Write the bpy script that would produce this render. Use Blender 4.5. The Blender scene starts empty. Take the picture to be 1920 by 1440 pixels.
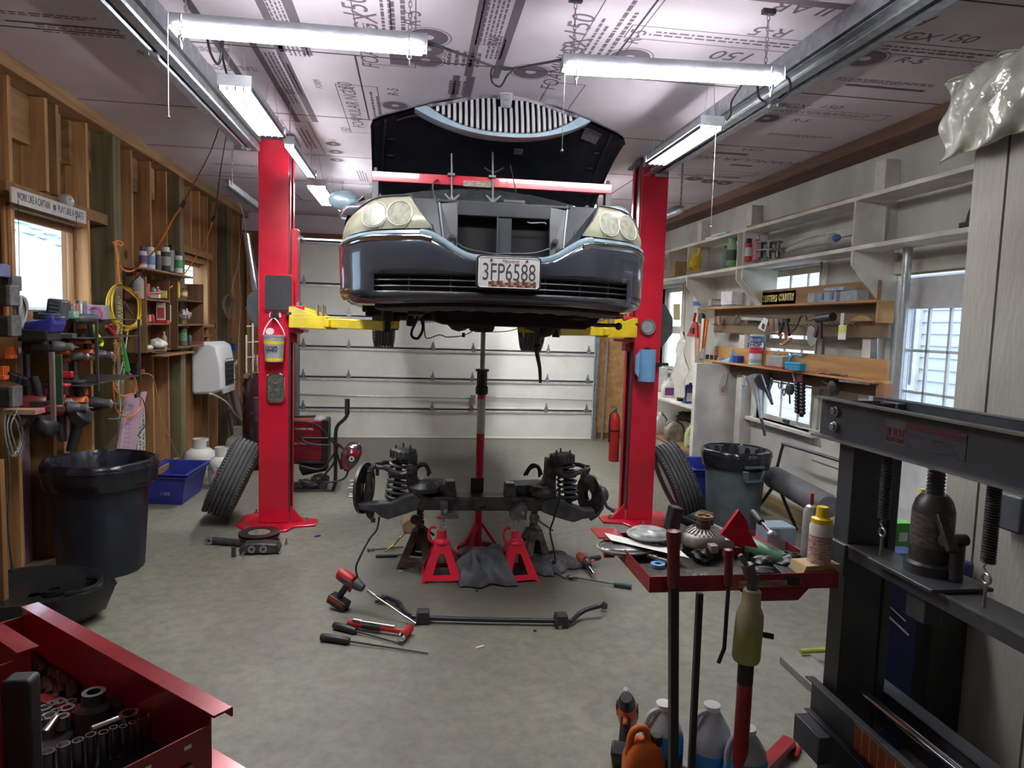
import bpy, bmesh, math, random
from mathutils import Matrix, Vector, Euler
random.seed(7)
PI=math.pi
col=bpy.context.scene.collection
V=Vector
# ---------- camera model (room axes: X right, Y towards the roller door, Z up) ----------
F0=1290.0; CAM=V((0,0,1.7)); YAW,PIT,ROL=math.radians(8.2),math.radians(4.9),math.radians(1.75)
_f=V((math.sin(YAW)*math.cos(PIT),math.cos(YAW)*math.cos(PIT),-math.sin(PIT)))
_r=V((math.cos(YAW),-math.sin(YAW),0)); _u=_r.cross(_f)
RT=_r*math.cos(ROL)+_u*math.sin(ROL); UP=_u*math.cos(ROL)-_r*math.sin(ROL)
def at(px,py,X=None,Y=None,Z=None):
    """photo measurement -> room coordinates on a known plane"""
    d=_f+RT*((px-960)/F0)-UP*((py-720)/F0)
    if X is not None: t=(X-CAM.x)/d.x
    elif Y is not None: t=(Y-CAM.y)/d.y
    else: t=(Z-CAM.z)/d.z
    return CAM+d*t
# ---------- materials ----------
MATS={}
def nodes(m):
    m.use_nodes=True; nt=m.node_tree; nt.nodes.clear()
    o=nt.nodes.new('ShaderNodeOutputMaterial'); b=nt.nodes.new('ShaderNodeBsdfPrincipled')
    nt.links.new(b.outputs[0],o.inputs[0]); return nt,b,o
def mat(name,c,rough=.5,metal=0.,var=.12,scale=12.,bump=.0,stretch=(1,1,1),coat=0.,emit=None,estr=0,trans=0,alpha=1,c2=None,detail=5,spec=None,ior=None,bscale=None,lo=.35,hi=.65):
    if name in MATS: return MATS[name]
    m=bpy.data.materials.new(name); nt,b,o=nodes(m); N=nt.nodes; L=nt.links
    b.inputs['Roughness'].default_value=rough; b.inputs['Metallic'].default_value=metal
    if coat: b.inputs['Coat Weight'].default_value=coat; b.inputs['Coat Roughness'].default_value=.06
    if trans: b.inputs['Transmission Weight'].default_value=trans
    if spec is not None: b.inputs['Specular IOR Level'].default_value=spec
    if ior: b.inputs['IOR'].default_value=ior
    if alpha<1: b.inputs['Alpha'].default_value=alpha
    if emit: b.inputs['Emission Color'].default_value=(*emit,1); b.inputs['Emission Strength'].default_value=estr
    c=tuple(c)
    if c2 is None: c2=tuple(max(0,x*(1-var)) for x in c); c1=tuple(min(1,x*(1+var)) for x in c)
    else: c1=c
    tc=N.new('ShaderNodeTexCoord'); mp=N.new('ShaderNodeMapping'); mp.inputs['Scale'].default_value=stretch
    L.new(tc.outputs['Object'],mp.inputs[0])
    nz=N.new('ShaderNodeTexNoise'); nz.inputs['Scale'].default_value=scale; nz.inputs['Detail'].default_value=detail
    L.new(mp.outputs[0],nz.inputs['Vector'])
    cr=N.new('ShaderNodeValToRGB'); cr.color_ramp.elements[0].position=lo; cr.color_ramp.elements[1].position=hi
    cr.color_ramp.elements[0].color=(*c2,1); cr.color_ramp.elements[1].color=(*c1,1)
    L.new(nz.outputs[0],cr.inputs[0]); L.new(cr.outputs[0],b.inputs['Base Color'])
    if bump:
        bp=N.new('ShaderNodeBump'); bp.inputs['Strength'].default_value=bump; bp.inputs['Distance'].default_value=.01
        n2=nz
        if bscale:
            n2=N.new('ShaderNodeTexNoise'); n2.inputs['Scale'].default_value=bscale; n2.inputs['Detail'].default_value=6; L.new(mp.outputs[0],n2.inputs['Vector'])
        L.new(n2.outputs[0],bp.inputs['Height']); L.new(bp.outputs[0],b.inputs['Normal'])
    MATS[name]=m; return m
def emis(name,c,s):
    if name in MATS: return MATS[name]
    m=bpy.data.materials.new(name); nt,b,o=nodes(m)
    b.inputs['Base Color'].default_value=(.8,.8,.8,1); b.inputs['Emission Color'].default_value=(*c,1); b.inputs['Emission Strength'].default_value=s
    MATS[name]=m; return m
# ---------- mesh builder ----------
class MB:
    def __init__(s): s.v=[];s.f=[];s.mi=[];s.cur=0;s.X=Matrix()
    def m(s,i): s.cur=i; return s
    def add(s,vs,fs):
        o=len(s.v); X=s.X
        s.v+=[X@V(p) for p in vs]; s.f+=[tuple(i+o for i in f) for f in fs]; s.mi+=[s.cur]*len(fs); return s
    def box(s,x0,x1,y0,y1,z0,z1):
        return s.add([(x0,y0,z0),(x1,y0,z0),(x1,y1,z0),(x0,y1,z0),(x0,y0,z1),(x1,y0,z1),(x1,y1,z1),(x0,y1,z1)],
          [(0,3,2,1),(4,5,6,7),(0,1,5,4),(1,2,6,5),(2,3,7,6),(3,0,4,7)])
    def bc(s,c,d,rot=None):
        R=Euler(rot).to_matrix() if rot else Matrix.Identity(3); c=V(c)
        vs=[c+R@V((sx*d[0]/2,sy*d[1]/2,sz*d[2]/2)) for sz in(-1,1) for sx,sy in((-1,-1),(1,-1),(1,1),(-1,1))]
        return s.add(vs,[(0,3,2,1),(4,5,6,7),(0,1,5,4),(1,2,6,5),(2,3,7,6),(3,0,4,7)])
    def bar(s,a,b,w,h,up=(0,0,1)):
        a=V(a);b=V(b);d=(b-a);l=d.length;d.normalize();x=d.cross(V(up))
        if x.length<1e-4: x=d.cross(V((1,0,0)))
        x.normalize();u=x.cross(d);vs=[]
        for p in(a,b):
            for sx,su in((-1,-1),(1,-1),(1,1),(-1,1)): vs.append(p+x*sx*w/2+u*su*h/2)
        return s.add(vs,[(0,1,2,3),(7,6,5,4),(0,4,5,1),(1,5,6,2),(2,6,7,3),(3,7,4,0)])
    @staticmethod
    def _fr(d):
        d=V(d).normalized(); x=d.cross(V((0,0,1)))
        if x.length<1e-3: x=V((1,0,0))
        x.normalize(); return x,x.cross(d)
    def cyl(s,a,b,r,r2=None,n=16,cap=True):
        a=V(a);b=V(b);r2=r if r2 is None else r2;x,u=s._fr(b-a);vs=[];fs=[]
        for p,q in((a,r),(b,r2)):
            for i in range(n): t=2*PI*i/n; vs.append(p+x*math.cos(t)*q+u*math.sin(t)*q)
        for i in range(n): j=(i+1)%n; fs.append((i,j,n+j,n+i))
        if cap: fs+= [tuple(range(n))[::-1],tuple(range(n,2*n))]
        return s.add(vs,fs)
    def ring(s,a,b,ro,ri,n=24):
        return s.lathe([(ri,0),(ro,0),(ro,1),(ri,1)],n,a,b,closed=True)
    def lathe(s,prof,n=24,a=(0,0,0),b=(0,0,1),closed=False,scale=True,wob=None):
        """profile of (radius, t): t runs from a to b (t=1 at b)"""
        a=V(a);b=V(b);x,u=s._fr(b-a);d=(b-a);vs=[];fs=[];k=len(prof)
        for r,t in prof:
            for i in range(n):
                q=2*PI*i/n; rr=r*(wob(i,t) if wob else 1); vs.append(a+d*t+x*math.cos(q)*rr+u*math.sin(q)*rr)
        for j in range(k if closed else k-1):
            j2=(j+1)%k
            for i in range(n): i2=(i+1)%n; fs.append((j*n+i,j*n+i2,j2*n+i2,j2*n+i))
        if not closed:
            if prof[0][0]>1e-5: fs.append(tuple(range(n))[::-1])
            if prof[-1][0]>1e-5: fs.append(tuple(range((k-1)*n,k*n)))
        return s.add(vs,fs)
    def sph(s,c,r,n=14,sc=(1,1,1)):
        c=V(c);vs=[];fs=[];m=max(4,n//2)
        for j in range(m+1):
            p=PI*j/m
            for i in range(n):
                q=2*PI*i/n; vs.append(c+V((math.sin(p)*math.cos(q)*r*sc[0],math.sin(p)*math.sin(q)*r*sc[1],math.cos(p)*r*sc[2])))
        for j in range(m):
            for i in range(n): i2=(i+1)%n; fs.append((j*n+i,(j+1)*n+i,(j+1)*n+i2,j*n+i2))
        return s.add(vs,fs)
    def tube(s,pts,r,n=8,closed=False,sub=0,cap=True):
        P=[V(p) for p in pts]
        if sub: P=spline(P,sub,closed)
        k=len(P); rr=r if callable(r) else (lambda t:r)
        T=[]
        for i in range(k):
            a=P[(i-1)%k] if (closed or i>0) else P[i]; b=P[(i+1)%k] if (closed or i<k-1) else P[i]
            T.append((b-a).normalized() if (b-a).length>1e-9 else V((0,0,1)))
        x,_=s._fr(T[0]); vs=[];fs=[]
        for i in range(k):
            t=T[i]; x=(x-t*x.dot(t)); x=x.normalized() if x.length>1e-6 else s._fr(t)[0]; u=t.cross(x); q=rr(i/(k-1))
            for j in range(n): a=2*PI*j/n; vs.append(P[i]+x*math.cos(a)*q+u*math.sin(a)*q)
        for i in range(k if closed else k-1):
            i2=(i+1)%k
            for j in range(n): j2=(j+1)%n; fs.append((i*n+j,i*n+j2,i2*n+j2,i2*n+j))
        if not closed and cap: fs+=[tuple(range(n))[::-1],tuple(range((k-1)*n,k*n))]
        return s.add(vs,fs)
    def coil(s,a,b,R,r,turns,n=7,per=14,R2=None):
        a=V(a);b=V(b);x,u=s._fr(b-a);k=int(turns*per);pts=[];R2=R if R2 is None else R2
        for i in range(k+1):
            t=i/k;q=2*PI*turns*t; rr=R+(R2-R)*t; pts.append(a+(b-a)*t+x*math.cos(q)*rr+u*math.sin(q)*rr)
        return s.tube(pts,r,n)
    def prism(s,poly,a,b,ax='z'):
        """2-D outline extruded along an axis. ax z:(x,y) y:(x,z) x:(y,z)"""
        f={'z':lambda p,t:(p[0],p[1],t),'y':lambda p,t:(p[0],t,p[1]),'x':lambda p,t:(t,p[0],p[1])}[ax]
        n=len(poly); vs=[f(p,a) for p in poly]+[f(p,b) for p in poly]
        fs=[tuple(range(n)),tuple(range(n,2*n))[::-1]]+[(i,n+i,n+(i+1)%n,(i+1)%n) for i in range(n)]
        return s.add(vs,fs)
    def grid(s,rows,closeu=False):
        """rows of points"""
        k=len(rows[0]);vs=[p for r in rows for p in r];fs=[]
        for i in range(len(rows)-1):
            for j in range(k if closeu else k-1):
                j2=(j+1)%k; fs.append((i*k+j,i*k+j2,(i+1)*k+j2,(i+1)*k+j))
        return s.add(vs,fs)
    def slab(s,rows,t):
        """sheet of points thickened by vector t"""
        t=V(t);k=len(rows[0]);m=len(rows);A=[V(p) for r in rows for p in r];B=[p+t for p in A];N=len(A);fs=[]
        for i in range(m-1):
            for j in range(k-1):
                a,b,c,d=i*k+j,i*k+j+1,(i+1)*k+j+1,(i+1)*k+j
                fs+=[(a,b,c,d),(N+d,N+c,N+b,N+a)]
        def e(a,b): fs.append((a,N+a,N+b,b))
        for j in range(k-1): e(j,j+1); e((m-1)*k+j+1,(m-1)*k+j)
        for i in range(m-1): e((i+1)*k,i*k); e(i*k+k-1,(i+1)*k+k-1)
        return s.add(A+B,fs)
def spline(P,sub,closed=False):
    out=[];k=len(P);rng=range(k if closed else k-1)
    for i in rng:
        p0=P[(i-1)%k] if closed or i>0 else P[i];p1=P[i];p2=P[(i+1)%k];p3=P[(i+2)%k] if closed or i<k-2 else p2
        for j in range(sub):
            t=j/sub;t2=t*t;t3=t2*t
            out.append(.5*((2*p1)+(p2-p0)*t+(2*p0-5*p1+4*p2-p3)*t2+(3*p1-p0-3*p2+p3)*t3))
    if not closed: out.append(P[-1])
    return out
WM={}      # world matrices of roots
def build(name,mb,mats,parent=None,bevel=0,smooth=40,label=None,cat=None,group=None,kind=None,seg=2,subs=0,org=None):
    if not isinstance(mats,(list,tuple)): mats=[mats]
    me=bpy.data.meshes.new(name)
    vs=mb.v
    if parent is not None:
        inv=WM[parent.name].inverted(); vs=[inv@p for p in vs]; loc=V((0,0,0)); W=WM[parent.name]
    else:
        if org is None:
            xs=[p.x for p in vs];ys=[p.y for p in vs];zs=[p.z for p in vs]
            loc=V(((min(xs)+max(xs))/2,(min(ys)+max(ys))/2,min(zs)))
        else: loc=V(org)
        vs=[p-loc for p in vs]; W=Matrix.Translation(loc)
    me.from_pydata([tuple(p) for p in vs],[],mb.f)
    for mt in mats: me.materials.append(mt)
    if len(mats)>1: me.polygons.foreach_set('material_index',mb.mi)
    bm=bmesh.new(); bm.from_mesh(me); bmesh.ops.recalc_face_normals(bm,faces=bm.faces); bm.to_mesh(me); bm.free()
    if smooth:
        me.polygons.foreach_set('use_smooth',[True]*len(me.polygons)); me.set_sharp_from_angle(angle=math.radians(smooth))
    me.update()
    o=bpy.data.objects.new(name,me); col.objects.link(o); o.parent=parent; o.location=loc
    WM[o.name]=W.copy()
    if bevel:
        b=o.modifiers.new('bevel','BEVEL'); b.width=bevel; b.segments=seg; b.limit_method='ANGLE'; b.angle_limit=math.radians(35); b.use_clamp_overlap=True
    if subs:
        b=o.modifiers.new('sub','SUBSURF'); b.levels=subs; b.render_levels=subs
    tag(o,label,cat,group,kind); return o
def tag(o,label=None,cat=None,group=None,kind=None):
    if label: o['label']=label
    if cat: o['category']=cat
    if group: o['group']=group
    if kind: o['kind']=kind
    return o
def thing(name,label,cat,loc=(0,0,0),group=None,kind=None):
    o=bpy.data.objects.new(name,None); o.empty_display_size=.05; col.objects.link(o); o.location=loc
    WM[o.name]=Matrix.Translation(V(loc)); return tag(o,label,cat,group,kind)
def kids(o): return KID.get(o.name,[o2 for o2 in o.children])
def dup(root,M,label=None,group=None,cat=None):
    """copy a thing with its parts and sub-parts; M places the copy"""
    def cp(o,par):
        c=o.copy(); col.objects.link(c); c.parent=par
        for ch in list(o.children): cp(ch,c)
        return c
    r=cp(root,None); r.matrix_world=M; WM[r.name]=M.copy()
    if label: r['label']=label
    if group: r['group']=group
    return r
def place(root,M):
    root.matrix_world=M; WM[root.name]=M.copy(); return root
def TR(x,y,z,rz=0,rx=0,ry=0,s=1):
    return Matrix.Translation(V((x,y,z)))@Euler((rx,ry,rz)).to_matrix().to_4x4()@Matrix.Scale(s,4)
def frame(o,x,y):
    """matrix with origin o, x axis along x, y axis near y"""
    x=V(x).normalized();y=V(y);z=x.cross(y).normalized();y=z.cross(x)
    return Matrix(((x.x,y.x,z.x,o[0]),(x.y,y.y,z.y,o[1]),(x.z,y.z,z.z,o[2]),(0,0,0,1)))
def text(name,body,M,size,mt,parent,width=None,ext=.0004,align='CENTER',label=None,shear=0,bold=0):
    cu=bpy.data.curves.new(name,'FONT'); cu.body=body; cu.size=size; cu.align_x=align; cu.align_y='CENTER'; cu.extrude=ext; cu.shear=shear; cu.offset=bold; cu.resolution_u=3
    t=bpy.data.objects.new(name,cu); col.objects.link(t)
    dg=bpy.context.evaluated_depsgraph_get(); dg.update()
    me=bpy.data.meshes.new_from_object(t.evaluated_get(dg)); bpy.data.objects.remove(t)
    if width:
        xs=[v.co.x for v in me.vertices]
        if xs:
            k=width/(max(xs)-min(xs)+1e-9)
            for v in me.vertices: v.co.x*=k
    inv=WM[parent.name].inverted()@M if parent is not None else M
    me.transform(inv); me.materials.clear(); me.materials.append(mt)
    o=bpy.data.objects.new(name,me); col.objects.link(o); o.parent=parent; WM[o.name]=(WM[parent.name].copy() if parent else Matrix())
    if label: o['label']=label
    return o
# common materials
STEEL=mat('steel',(.42,.42,.43),.35,.9); DSTEEL=mat('dark_steel',(.09,.09,.095),.45,.7); CHROME=mat('chrome',(.8,.8,.82),.12,1,var=.03)
BLACK=mat('black_plastic',(.018,.018,.02),.45); RUB=mat('rubber',(.03,.03,.032),.7); WHITE=mat('white_plastic',(.75,.75,.72),.4,var=.04)
RED=mat('red_paint',(.60,.010,.035),.3,coat=.4,var=.13,scale=3); REDP=mat('red_plastic',(.42,.015,.02),.4); GALV=mat('galvanized',(.34,.36,.38),.38,.8,var=.2,scale=20)
ORNG=mat('orange_plastic',(.72,.14,.03),.4); YEL=mat('yellow_paint',(.80,.58,.02),.35,var=.12,scale=9,coat=.2); BLUE=mat('blue_plastic',(.02,.05,.26),.4)
INK=mat('ink',(.04,.035,.05),.7,var=.02); WTXT=mat('white_print',(.8,.8,.78),.5,var=.02); PAPER=mat('paper',(.72,.71,.66),.7,var=.06)
GREASE=mat('greasy_iron',(.085,.082,.08),.42,.4,var=.5,scale=18,bump=.25,c2=(.03,.03,.032)); KRAFT=mat('cardboard',(.42,.28,.14),.8)
RAW=mat('raw_cast_metal',(.36,.35,.33),.5,.55,var=.25,scale=30,bump=.3)
ZC=3.15; XL=-2.52; XLS=-2.37; XR=3.47; YB=10.2; YF=-1.6
# ---------- materials with structure ----------
def floor_mat():
    m=bpy.data.materials.new('concrete'); nt,b,o=nodes(m);N=nt.nodes;L=nt.links
    tc=N.new('ShaderNodeTexCoord')
    def nz(s,d=6,r=.6):
        n=N.new('ShaderNodeTexNoise');n.inputs['Scale'].default_value=s;n.inputs['Detail'].default_value=d;n.inputs['Roughness'].default_value=r;L.new(tc.outputs['Object'],n.inputs['Vector']);return n
    a=nz(1.1,8,.65);c=nz(14,8,.7);d=nz(70,4)
    r1=N.new('ShaderNodeValToRGB');r1.color_ramp.elements[0].position=.3;r1.color_ramp.elements[1].position=.72
    r1.color_ramp.elements[0].color=(.152,.144,.112,1);r1.color_ramp.elements[1].color=(.255,.243,.193,1);L.new(a.outputs[0],r1.inputs[0])
    r2=N.new('ShaderNodeValToRGB');r2.color_ramp.elements[0].position=.35;r2.color_ramp.elements[1].position=.6;r2.color_ramp.elements[0].color=(.62,.62,.62,1);r2.color_ramp.elements[1].color=(1,1,1,1);L.new(c.outputs[0],r2.inputs[0])
    mx=N.new('ShaderNodeMix');mx.data_type='RGBA';mx.blend_type='MULTIPLY';mx.inputs[0].default_value=.72;L.new(r1.outputs[0],mx.inputs[6]);L.new(r2.outputs[0],mx.inputs[7])
    r3=N.new('ShaderNodeValToRGB');r3.color_ramp.elements[0].position=.27;r3.color_ramp.elements[1].position=.36;r3.color_ramp.elements[0].color=(.35,.33,.3,1);r3.color_ramp.elements[1].color=(1,1,1,1);e=nz(3.3,10,.75);L.new(e.outputs[0],r3.inputs[0])
    m2=N.new('ShaderNodeMix');m2.data_type='RGBA';m2.blend_type='MULTIPLY';m2.inputs[0].default_value=.8;L.new(mx.outputs[2],m2.inputs[6]);L.new(r3.outputs[0],m2.inputs[7])
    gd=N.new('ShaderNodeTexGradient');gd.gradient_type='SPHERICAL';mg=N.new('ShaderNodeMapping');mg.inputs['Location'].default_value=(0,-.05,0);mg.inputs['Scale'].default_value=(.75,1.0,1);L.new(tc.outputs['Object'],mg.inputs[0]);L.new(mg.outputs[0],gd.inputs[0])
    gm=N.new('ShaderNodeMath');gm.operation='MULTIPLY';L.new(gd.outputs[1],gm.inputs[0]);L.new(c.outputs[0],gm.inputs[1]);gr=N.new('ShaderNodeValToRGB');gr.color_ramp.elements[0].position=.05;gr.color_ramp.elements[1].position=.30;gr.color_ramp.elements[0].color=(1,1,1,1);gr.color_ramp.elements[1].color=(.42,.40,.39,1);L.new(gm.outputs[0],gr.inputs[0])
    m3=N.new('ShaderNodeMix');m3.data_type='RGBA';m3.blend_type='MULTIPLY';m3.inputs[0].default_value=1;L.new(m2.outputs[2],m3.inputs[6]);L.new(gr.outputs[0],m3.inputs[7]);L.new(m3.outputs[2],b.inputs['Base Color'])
    rr=N.new('ShaderNodeMapRange');rr.inputs[3].default_value=.42;rr.inputs[4].default_value=.75;L.new(a.outputs[0],rr.inputs[0]);L.new(rr.outputs[0],b.inputs['Roughness'])
    bp=N.new('ShaderNodeBump');bp.inputs['Strength'].default_value=.3;bp.inputs['Distance'].default_value=.004;L.new(d.outputs[0],bp.inputs['Height']);L.new(bp.outputs[0],b.inputs['Normal'])
    return m
def wood(name,c,c2,ax,sc=5,rough=.75,knots=True,bump=.25):
    """grain runs along ax"""
    m=bpy.data.materials.new(name);nt,b,o=nodes(m);N=nt.nodes;L=nt.links
    tc=N.new('ShaderNodeTexCoord');oi=N.new('ShaderNodeObjectInfo');mp=N.new('ShaderNodeMapping')
    s=[sc*2.2]*3; s['xyz'.index(ax)]=sc*.16; mp.inputs['Scale'].default_value=s
    ad=N.new('ShaderNodeVectorMath');ad.operation='ADD';ml=N.new('ShaderNodeVectorMath');ml.operation='SCALE';ml.inputs['Scale'].default_value=.7
    cb=N.new('ShaderNodeCombineXYZ');
    for i in range(3): L.new(oi.outputs['Random'],cb.inputs[i])
    L.new(cb.outputs[0],ml.inputs[0]);ml.inputs['Scale'].default_value=9
    L.new(tc.outputs['Object'],ad.inputs[0]);L.new(ml.outputs[0],ad.inputs[1]);L.new(ad.outputs[0],mp.inputs[0])
    n=N.new('ShaderNodeTexNoise');n.inputs['Scale'].default_value=1.6;n.inputs['Detail'].default_value=7;n.inputs['Distortion'].default_value=.6;L.new(mp.outputs[0],n.inputs['Vector'])
    r=N.new('ShaderNodeValToRGB');r.color_ramp.elements[0].position=.32;r.color_ramp.elements[1].position=.68;r.color_ramp.elements[0].color=(*c2,1);r.color_ramp.elements[1].color=(*c,1);L.new(n.outputs[0],r.inputs[0])
    hv=N.new('ShaderNodeHueSaturation');mr=N.new('ShaderNodeMapRange');mr.inputs[3].default_value=.72;mr.inputs[4].default_value=1.25;L.new(oi.outputs['Random'],mr.inputs[0]);L.new(mr.outputs[0],hv.inputs['Value']);L.new(r.outputs[0],hv.inputs['Color'])
    out=hv.outputs[0]
    if knots:
        v=N.new('ShaderNodeTexVoronoi');v.inputs['Scale'].default_value=1.0;m2=N.new('ShaderNodeMapping');k=[7]*3;k['xyz'.index(ax)]=2.2;m2.inputs['Scale'].default_value=k;L.new(ad.outputs[0],m2.inputs[0]);L.new(m2.outputs[0],v.inputs['Vector'])
        kr=N.new('ShaderNodeValToRGB');kr.color_ramp.elements[0].position=.06;kr.color_ramp.elements[1].position=.13;kr.color_ramp.elements[0].color=(.28,.2,.15,1);kr.color_ramp.elements[1].color=(1,1,1,1);L.new(v.outputs['Distance'],kr.inputs[0])
        mx=N.new('ShaderNodeMix');mx.data_type='RGBA';mx.blend_type='MULTIPLY';mx.inputs[0].default_value=.9;L.new(out,mx.inputs[6]);L.new(kr.outputs[0],mx.inputs[7]);out=mx.outputs[2]
    L.new(out,b.inputs['Base Color']);b.inputs['Roughness'].default_value=rough
    bp=N.new('ShaderNodeBump');bp.inputs['Strength'].default_value=bump;bp.inputs['Distance'].default_value=.004;L.new(n.outputs[0],bp.inputs['Height']);L.new(bp.outputs[0],b.inputs['Normal'])
    MATS[name]=m;return m
W_STUD=wood('stud_wood',(.48,.26,.105),(.27,.135,.052),'z'); W_STUDY=wood('beam_wood',(.35,.20,.09),(.20,.105,.045),'y')
W_POST=wood('treated_post',(.21,.17,.08),(.10,.085,.042),'z',knots=False); W_PLY=wood('sheathing_plywood',(.37,.20,.075),(.22,.11,.04),'z',sc=2.5)
W_FRAME=wood('window_wood',(.36,.185,.065),(.24,.115,.04),'z',knots=False); W_CAB=wood('cabinet_wood',(.21,.115,.05),(.12,.062,.026),'z',sc=6,knots=False,rough=.5)
W_SHELF=wood('plywood_shelf',(.52,.30,.12),(.34,.17,.06),'y',sc=3,knots=False); W_PLANK=wood('dark_plank',(.25,.14,.07),(.13,.07,.035),'y',knots=False)
WP=mat('white_painted_wood',(.62,.60,.53),.6,var=.18,scale=3.5,bump=.1,bscale=30); WPD=mat('dusty_white_panel',(.62,.605,.54),.7,c2=(.36,.35,.32),scale=1.6,bump=.1,bscale=25,stretch=(1,1,.5),lo=.28,hi=.6)
FOAM=mat('pink_foam_board',(.62,.54,.60),.6,var=.07,scale=2); PINK=mat('pink_foam_strip',(.50,.33,.42),.6,var=.08,scale=2)
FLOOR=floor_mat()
def st(name,mb,m,parent=None,**k):
    return build(name,mb,m,parent,kind=None if parent else 'structure',**k)
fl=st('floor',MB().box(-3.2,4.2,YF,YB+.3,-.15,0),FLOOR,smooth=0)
ce=st('ceiling',MB().box(-2.7,3.6,YF,YB+.2,ZC,ZC+.1),FOAM,smooth=0)
# seams between foam boards: 4x8 sheets laid across the room in staggered rows
sm=MB()
for k in range(-1,9):
    y=.35+1.22*k
    if y<YB: sm.box(-2.7,3.6,y-.005,y+.005,ZC-.0015,ZC+.001)
for k in range(-2,9):
    y0=.35+1.22*k; 
    for x in ((-.35,2.09) if k%2 else (-1.4,1.04,3.35)): sm.box(x-.005,x+.005,y0,y0+1.22,ZC-.0015,ZC+.001)
st('board_seam',sm,mat('seam_black',(.05,.04,.05),.8),ce,smooth=0)
def cmark(px,py,body,size,rz=0,**k):
    p=at(px,py,Z=ZC-.001); M=Matrix.Translation(p)@Euler((PI,0,rz)).to_matrix().to_4x4()
    return text('printed_text',body,M,size,INK2,ce,ext=.0002,**k)
INK2=mat('board_ink',(.16,.115,.15),.7,var=.02)
def fine(px,py,w,h,n,rz=0,seedv=0):
    """a block of small print lines: n rows of broken dashes"""
    p=at(px,py,Z=ZC-.001); mb=MB(); rnd=random.Random(seedv+int(px)); mb.X=Matrix.Translation(p)@Euler((PI,0,rz)).to_matrix().to_4x4()
    for i in range(n):
        y=h/2-h*(i+.5)/n; x=-w/2; end=w/2-(rnd.random()*w*.3 if i==n-1 else 0)
        while x<end:
            l=rnd.uniform(.015,.06); mb.box(x,min(x+l,end),y-h/n*.22,y+h/n*.22,0,.0004); x+=l+.012
    return build('printed_text',mb,INK2,ce,smooth=0)
def rect(px,py,w,h,t,rz=0,fill=False):
    p=at(px,py,Z=ZC-.001); mb=MB(); mb.X=Matrix.Translation(p)@Euler((PI,0,rz)).to_matrix().to_4x4()
    if fill: mb.box(-w/2,w/2,-h/2,h/2,0,.0004)
    else:
        mb.box(-w/2,w/2,h/2-t,h/2,0,.0004);mb.box(-w/2,w/2,-h/2,-h/2+t,0,.0004);mb.box(-w/2,-w/2+t,-h/2,h/2,0,.0004);mb.box(w/2-t,w/2,-h/2,h/2,0,.0004)
    return build('printed_frame',mb,INK2,ce,smooth=0)
def disc(px,py,r):
    p=at(px,py,Z=ZC-.001); mb=MB(); mb.lathe([(r*.96,0),(r,0),(r,.0004),(r*.96,.0004)],28,p,p+V((0,0,-1)),closed=True)
    mb.lathe([(r*.25,0),(r*.85,0),(r*.85,.0004),(r*.25,.0004)],28,p,p+V((0,0,-1)),closed=True); build('printed_badge',mb,INK2,ce,smooth=0)
H=-PI/2
for px,py,b,s,rz in [(668,15,'150',.17,H),(690,55,'NGX',.17,H),(775,35,'R-5',.12,H),(775,33,'',.1,H),(694,104,'FOAM',.14,H),(650,165,'150',.13,H),(665,205,'FOAMULAR NGX',.12,H),(738,173,'R-5',.10,H),
  (1088,50,'150',.17,H),(1074,98,'NGX',.17,H),(1050,128,'FOAMULAR',.14,H),(1192,70,'R-5',.12,H),(839,112,'ICC-ES',.05,H),
  (1378,105,'150',.16,PI),(1448,60,'R-5',.14,PI),(1706,68,'NGX',.12,0),(1796,73,'150',.12,0),(1706,114,'R-5',.11,0),(1483,198,'NGX',.10,0),(1556,201,'150',.10,0),(1500,226,'R-5',.09,0),
  (1395,300,'FOAMULAR NGX',.13,PI),(1412,281,'USA',.1,PI),(840,35,'',.1,H),(597,158,'FORM',.06,H),(625,265,'R-5',.08,H),(1605,25,'FOAMULAR',.15,PI),(650,245,'150',.1,H)]:
    if b: cmark(px,py,b,s,rz,shear=.2)
for a in [(745,20,.9,.10,2,H),(725,40,.8,.07,2,H),(925,30,.7,.13,6,H),(930,90,.3,.10,4,H),(870,110,.22,.2,5,H),(705,200,.6,.07,2,H),(1115,75,.5,.07,2,H),(1160,60,.9,.09,2,H),(860,165,.25,.14,5,H),
  (510,20,.6,.12,6,H),(540,70,.4,.12,5,H),(555,85,.3,.12,5,H),(530,140,.7,.14,6,H),(540,180,.3,.1,4,H),(1390,78,.95,.07,2,PI),(1755,98,.85,.07,2,0),(1530,212,.75,.06,2,0),(1010,205,.3,.08,3,H),
  (690,60,.2,.05,3,H),(1660,155,.6,.06,3,0),(1500,255,.5,.06,3,0),(170,60,.5,.12,4,0),(60,27,.6,.05,2,0),(400,125,.5,.1,4,0),(360,90,.4,.08,4,0),(575,260,.6,.1,3,H),(680,330,.5,.1,4,H),(1330,330,.6,.1,4,PI),(450,310,.5,.08,3,0),(440,325,.4,.05,2,0)]: fine(*a)
for a in [(722,38,1.2,.30,.006,H),(680,210,1.1,.26,.006,H),(1150,60,1.15,.26,.006,H),(1385,78,1.15,.15,.006,PI),(1750,97,1.2,.14,.006,0),(1530,212,1.0,.12,.006,0),(1037,200,.9,.22,.006,H),(572,260,1.0,.2,.006,H),(1330,322,.9,.12,.006,PI)]: rect(*a)
for a in [(895,60,1.25,.045,0,H),(955,65,1.25,.045,0,H),(495,20,1.,.04,0,H),(545,20,1.1,.05,0,H),(522,165,1.5,.035,0,H),(560,165,1.5,.045,0,H),(1660,165,.5,.03,0,0),(852,168,.5,.04,0,H),(877,170,.5,.05,0,H),(1370,288,.3,.06,0,0),(1390,310,.2,.05,0,0),(748,108,.22,.1,0,H),(1505,5,.5,.05,0,0),(170,52,.8,.02,0,0)]: rect(*a,fill=True)
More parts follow.
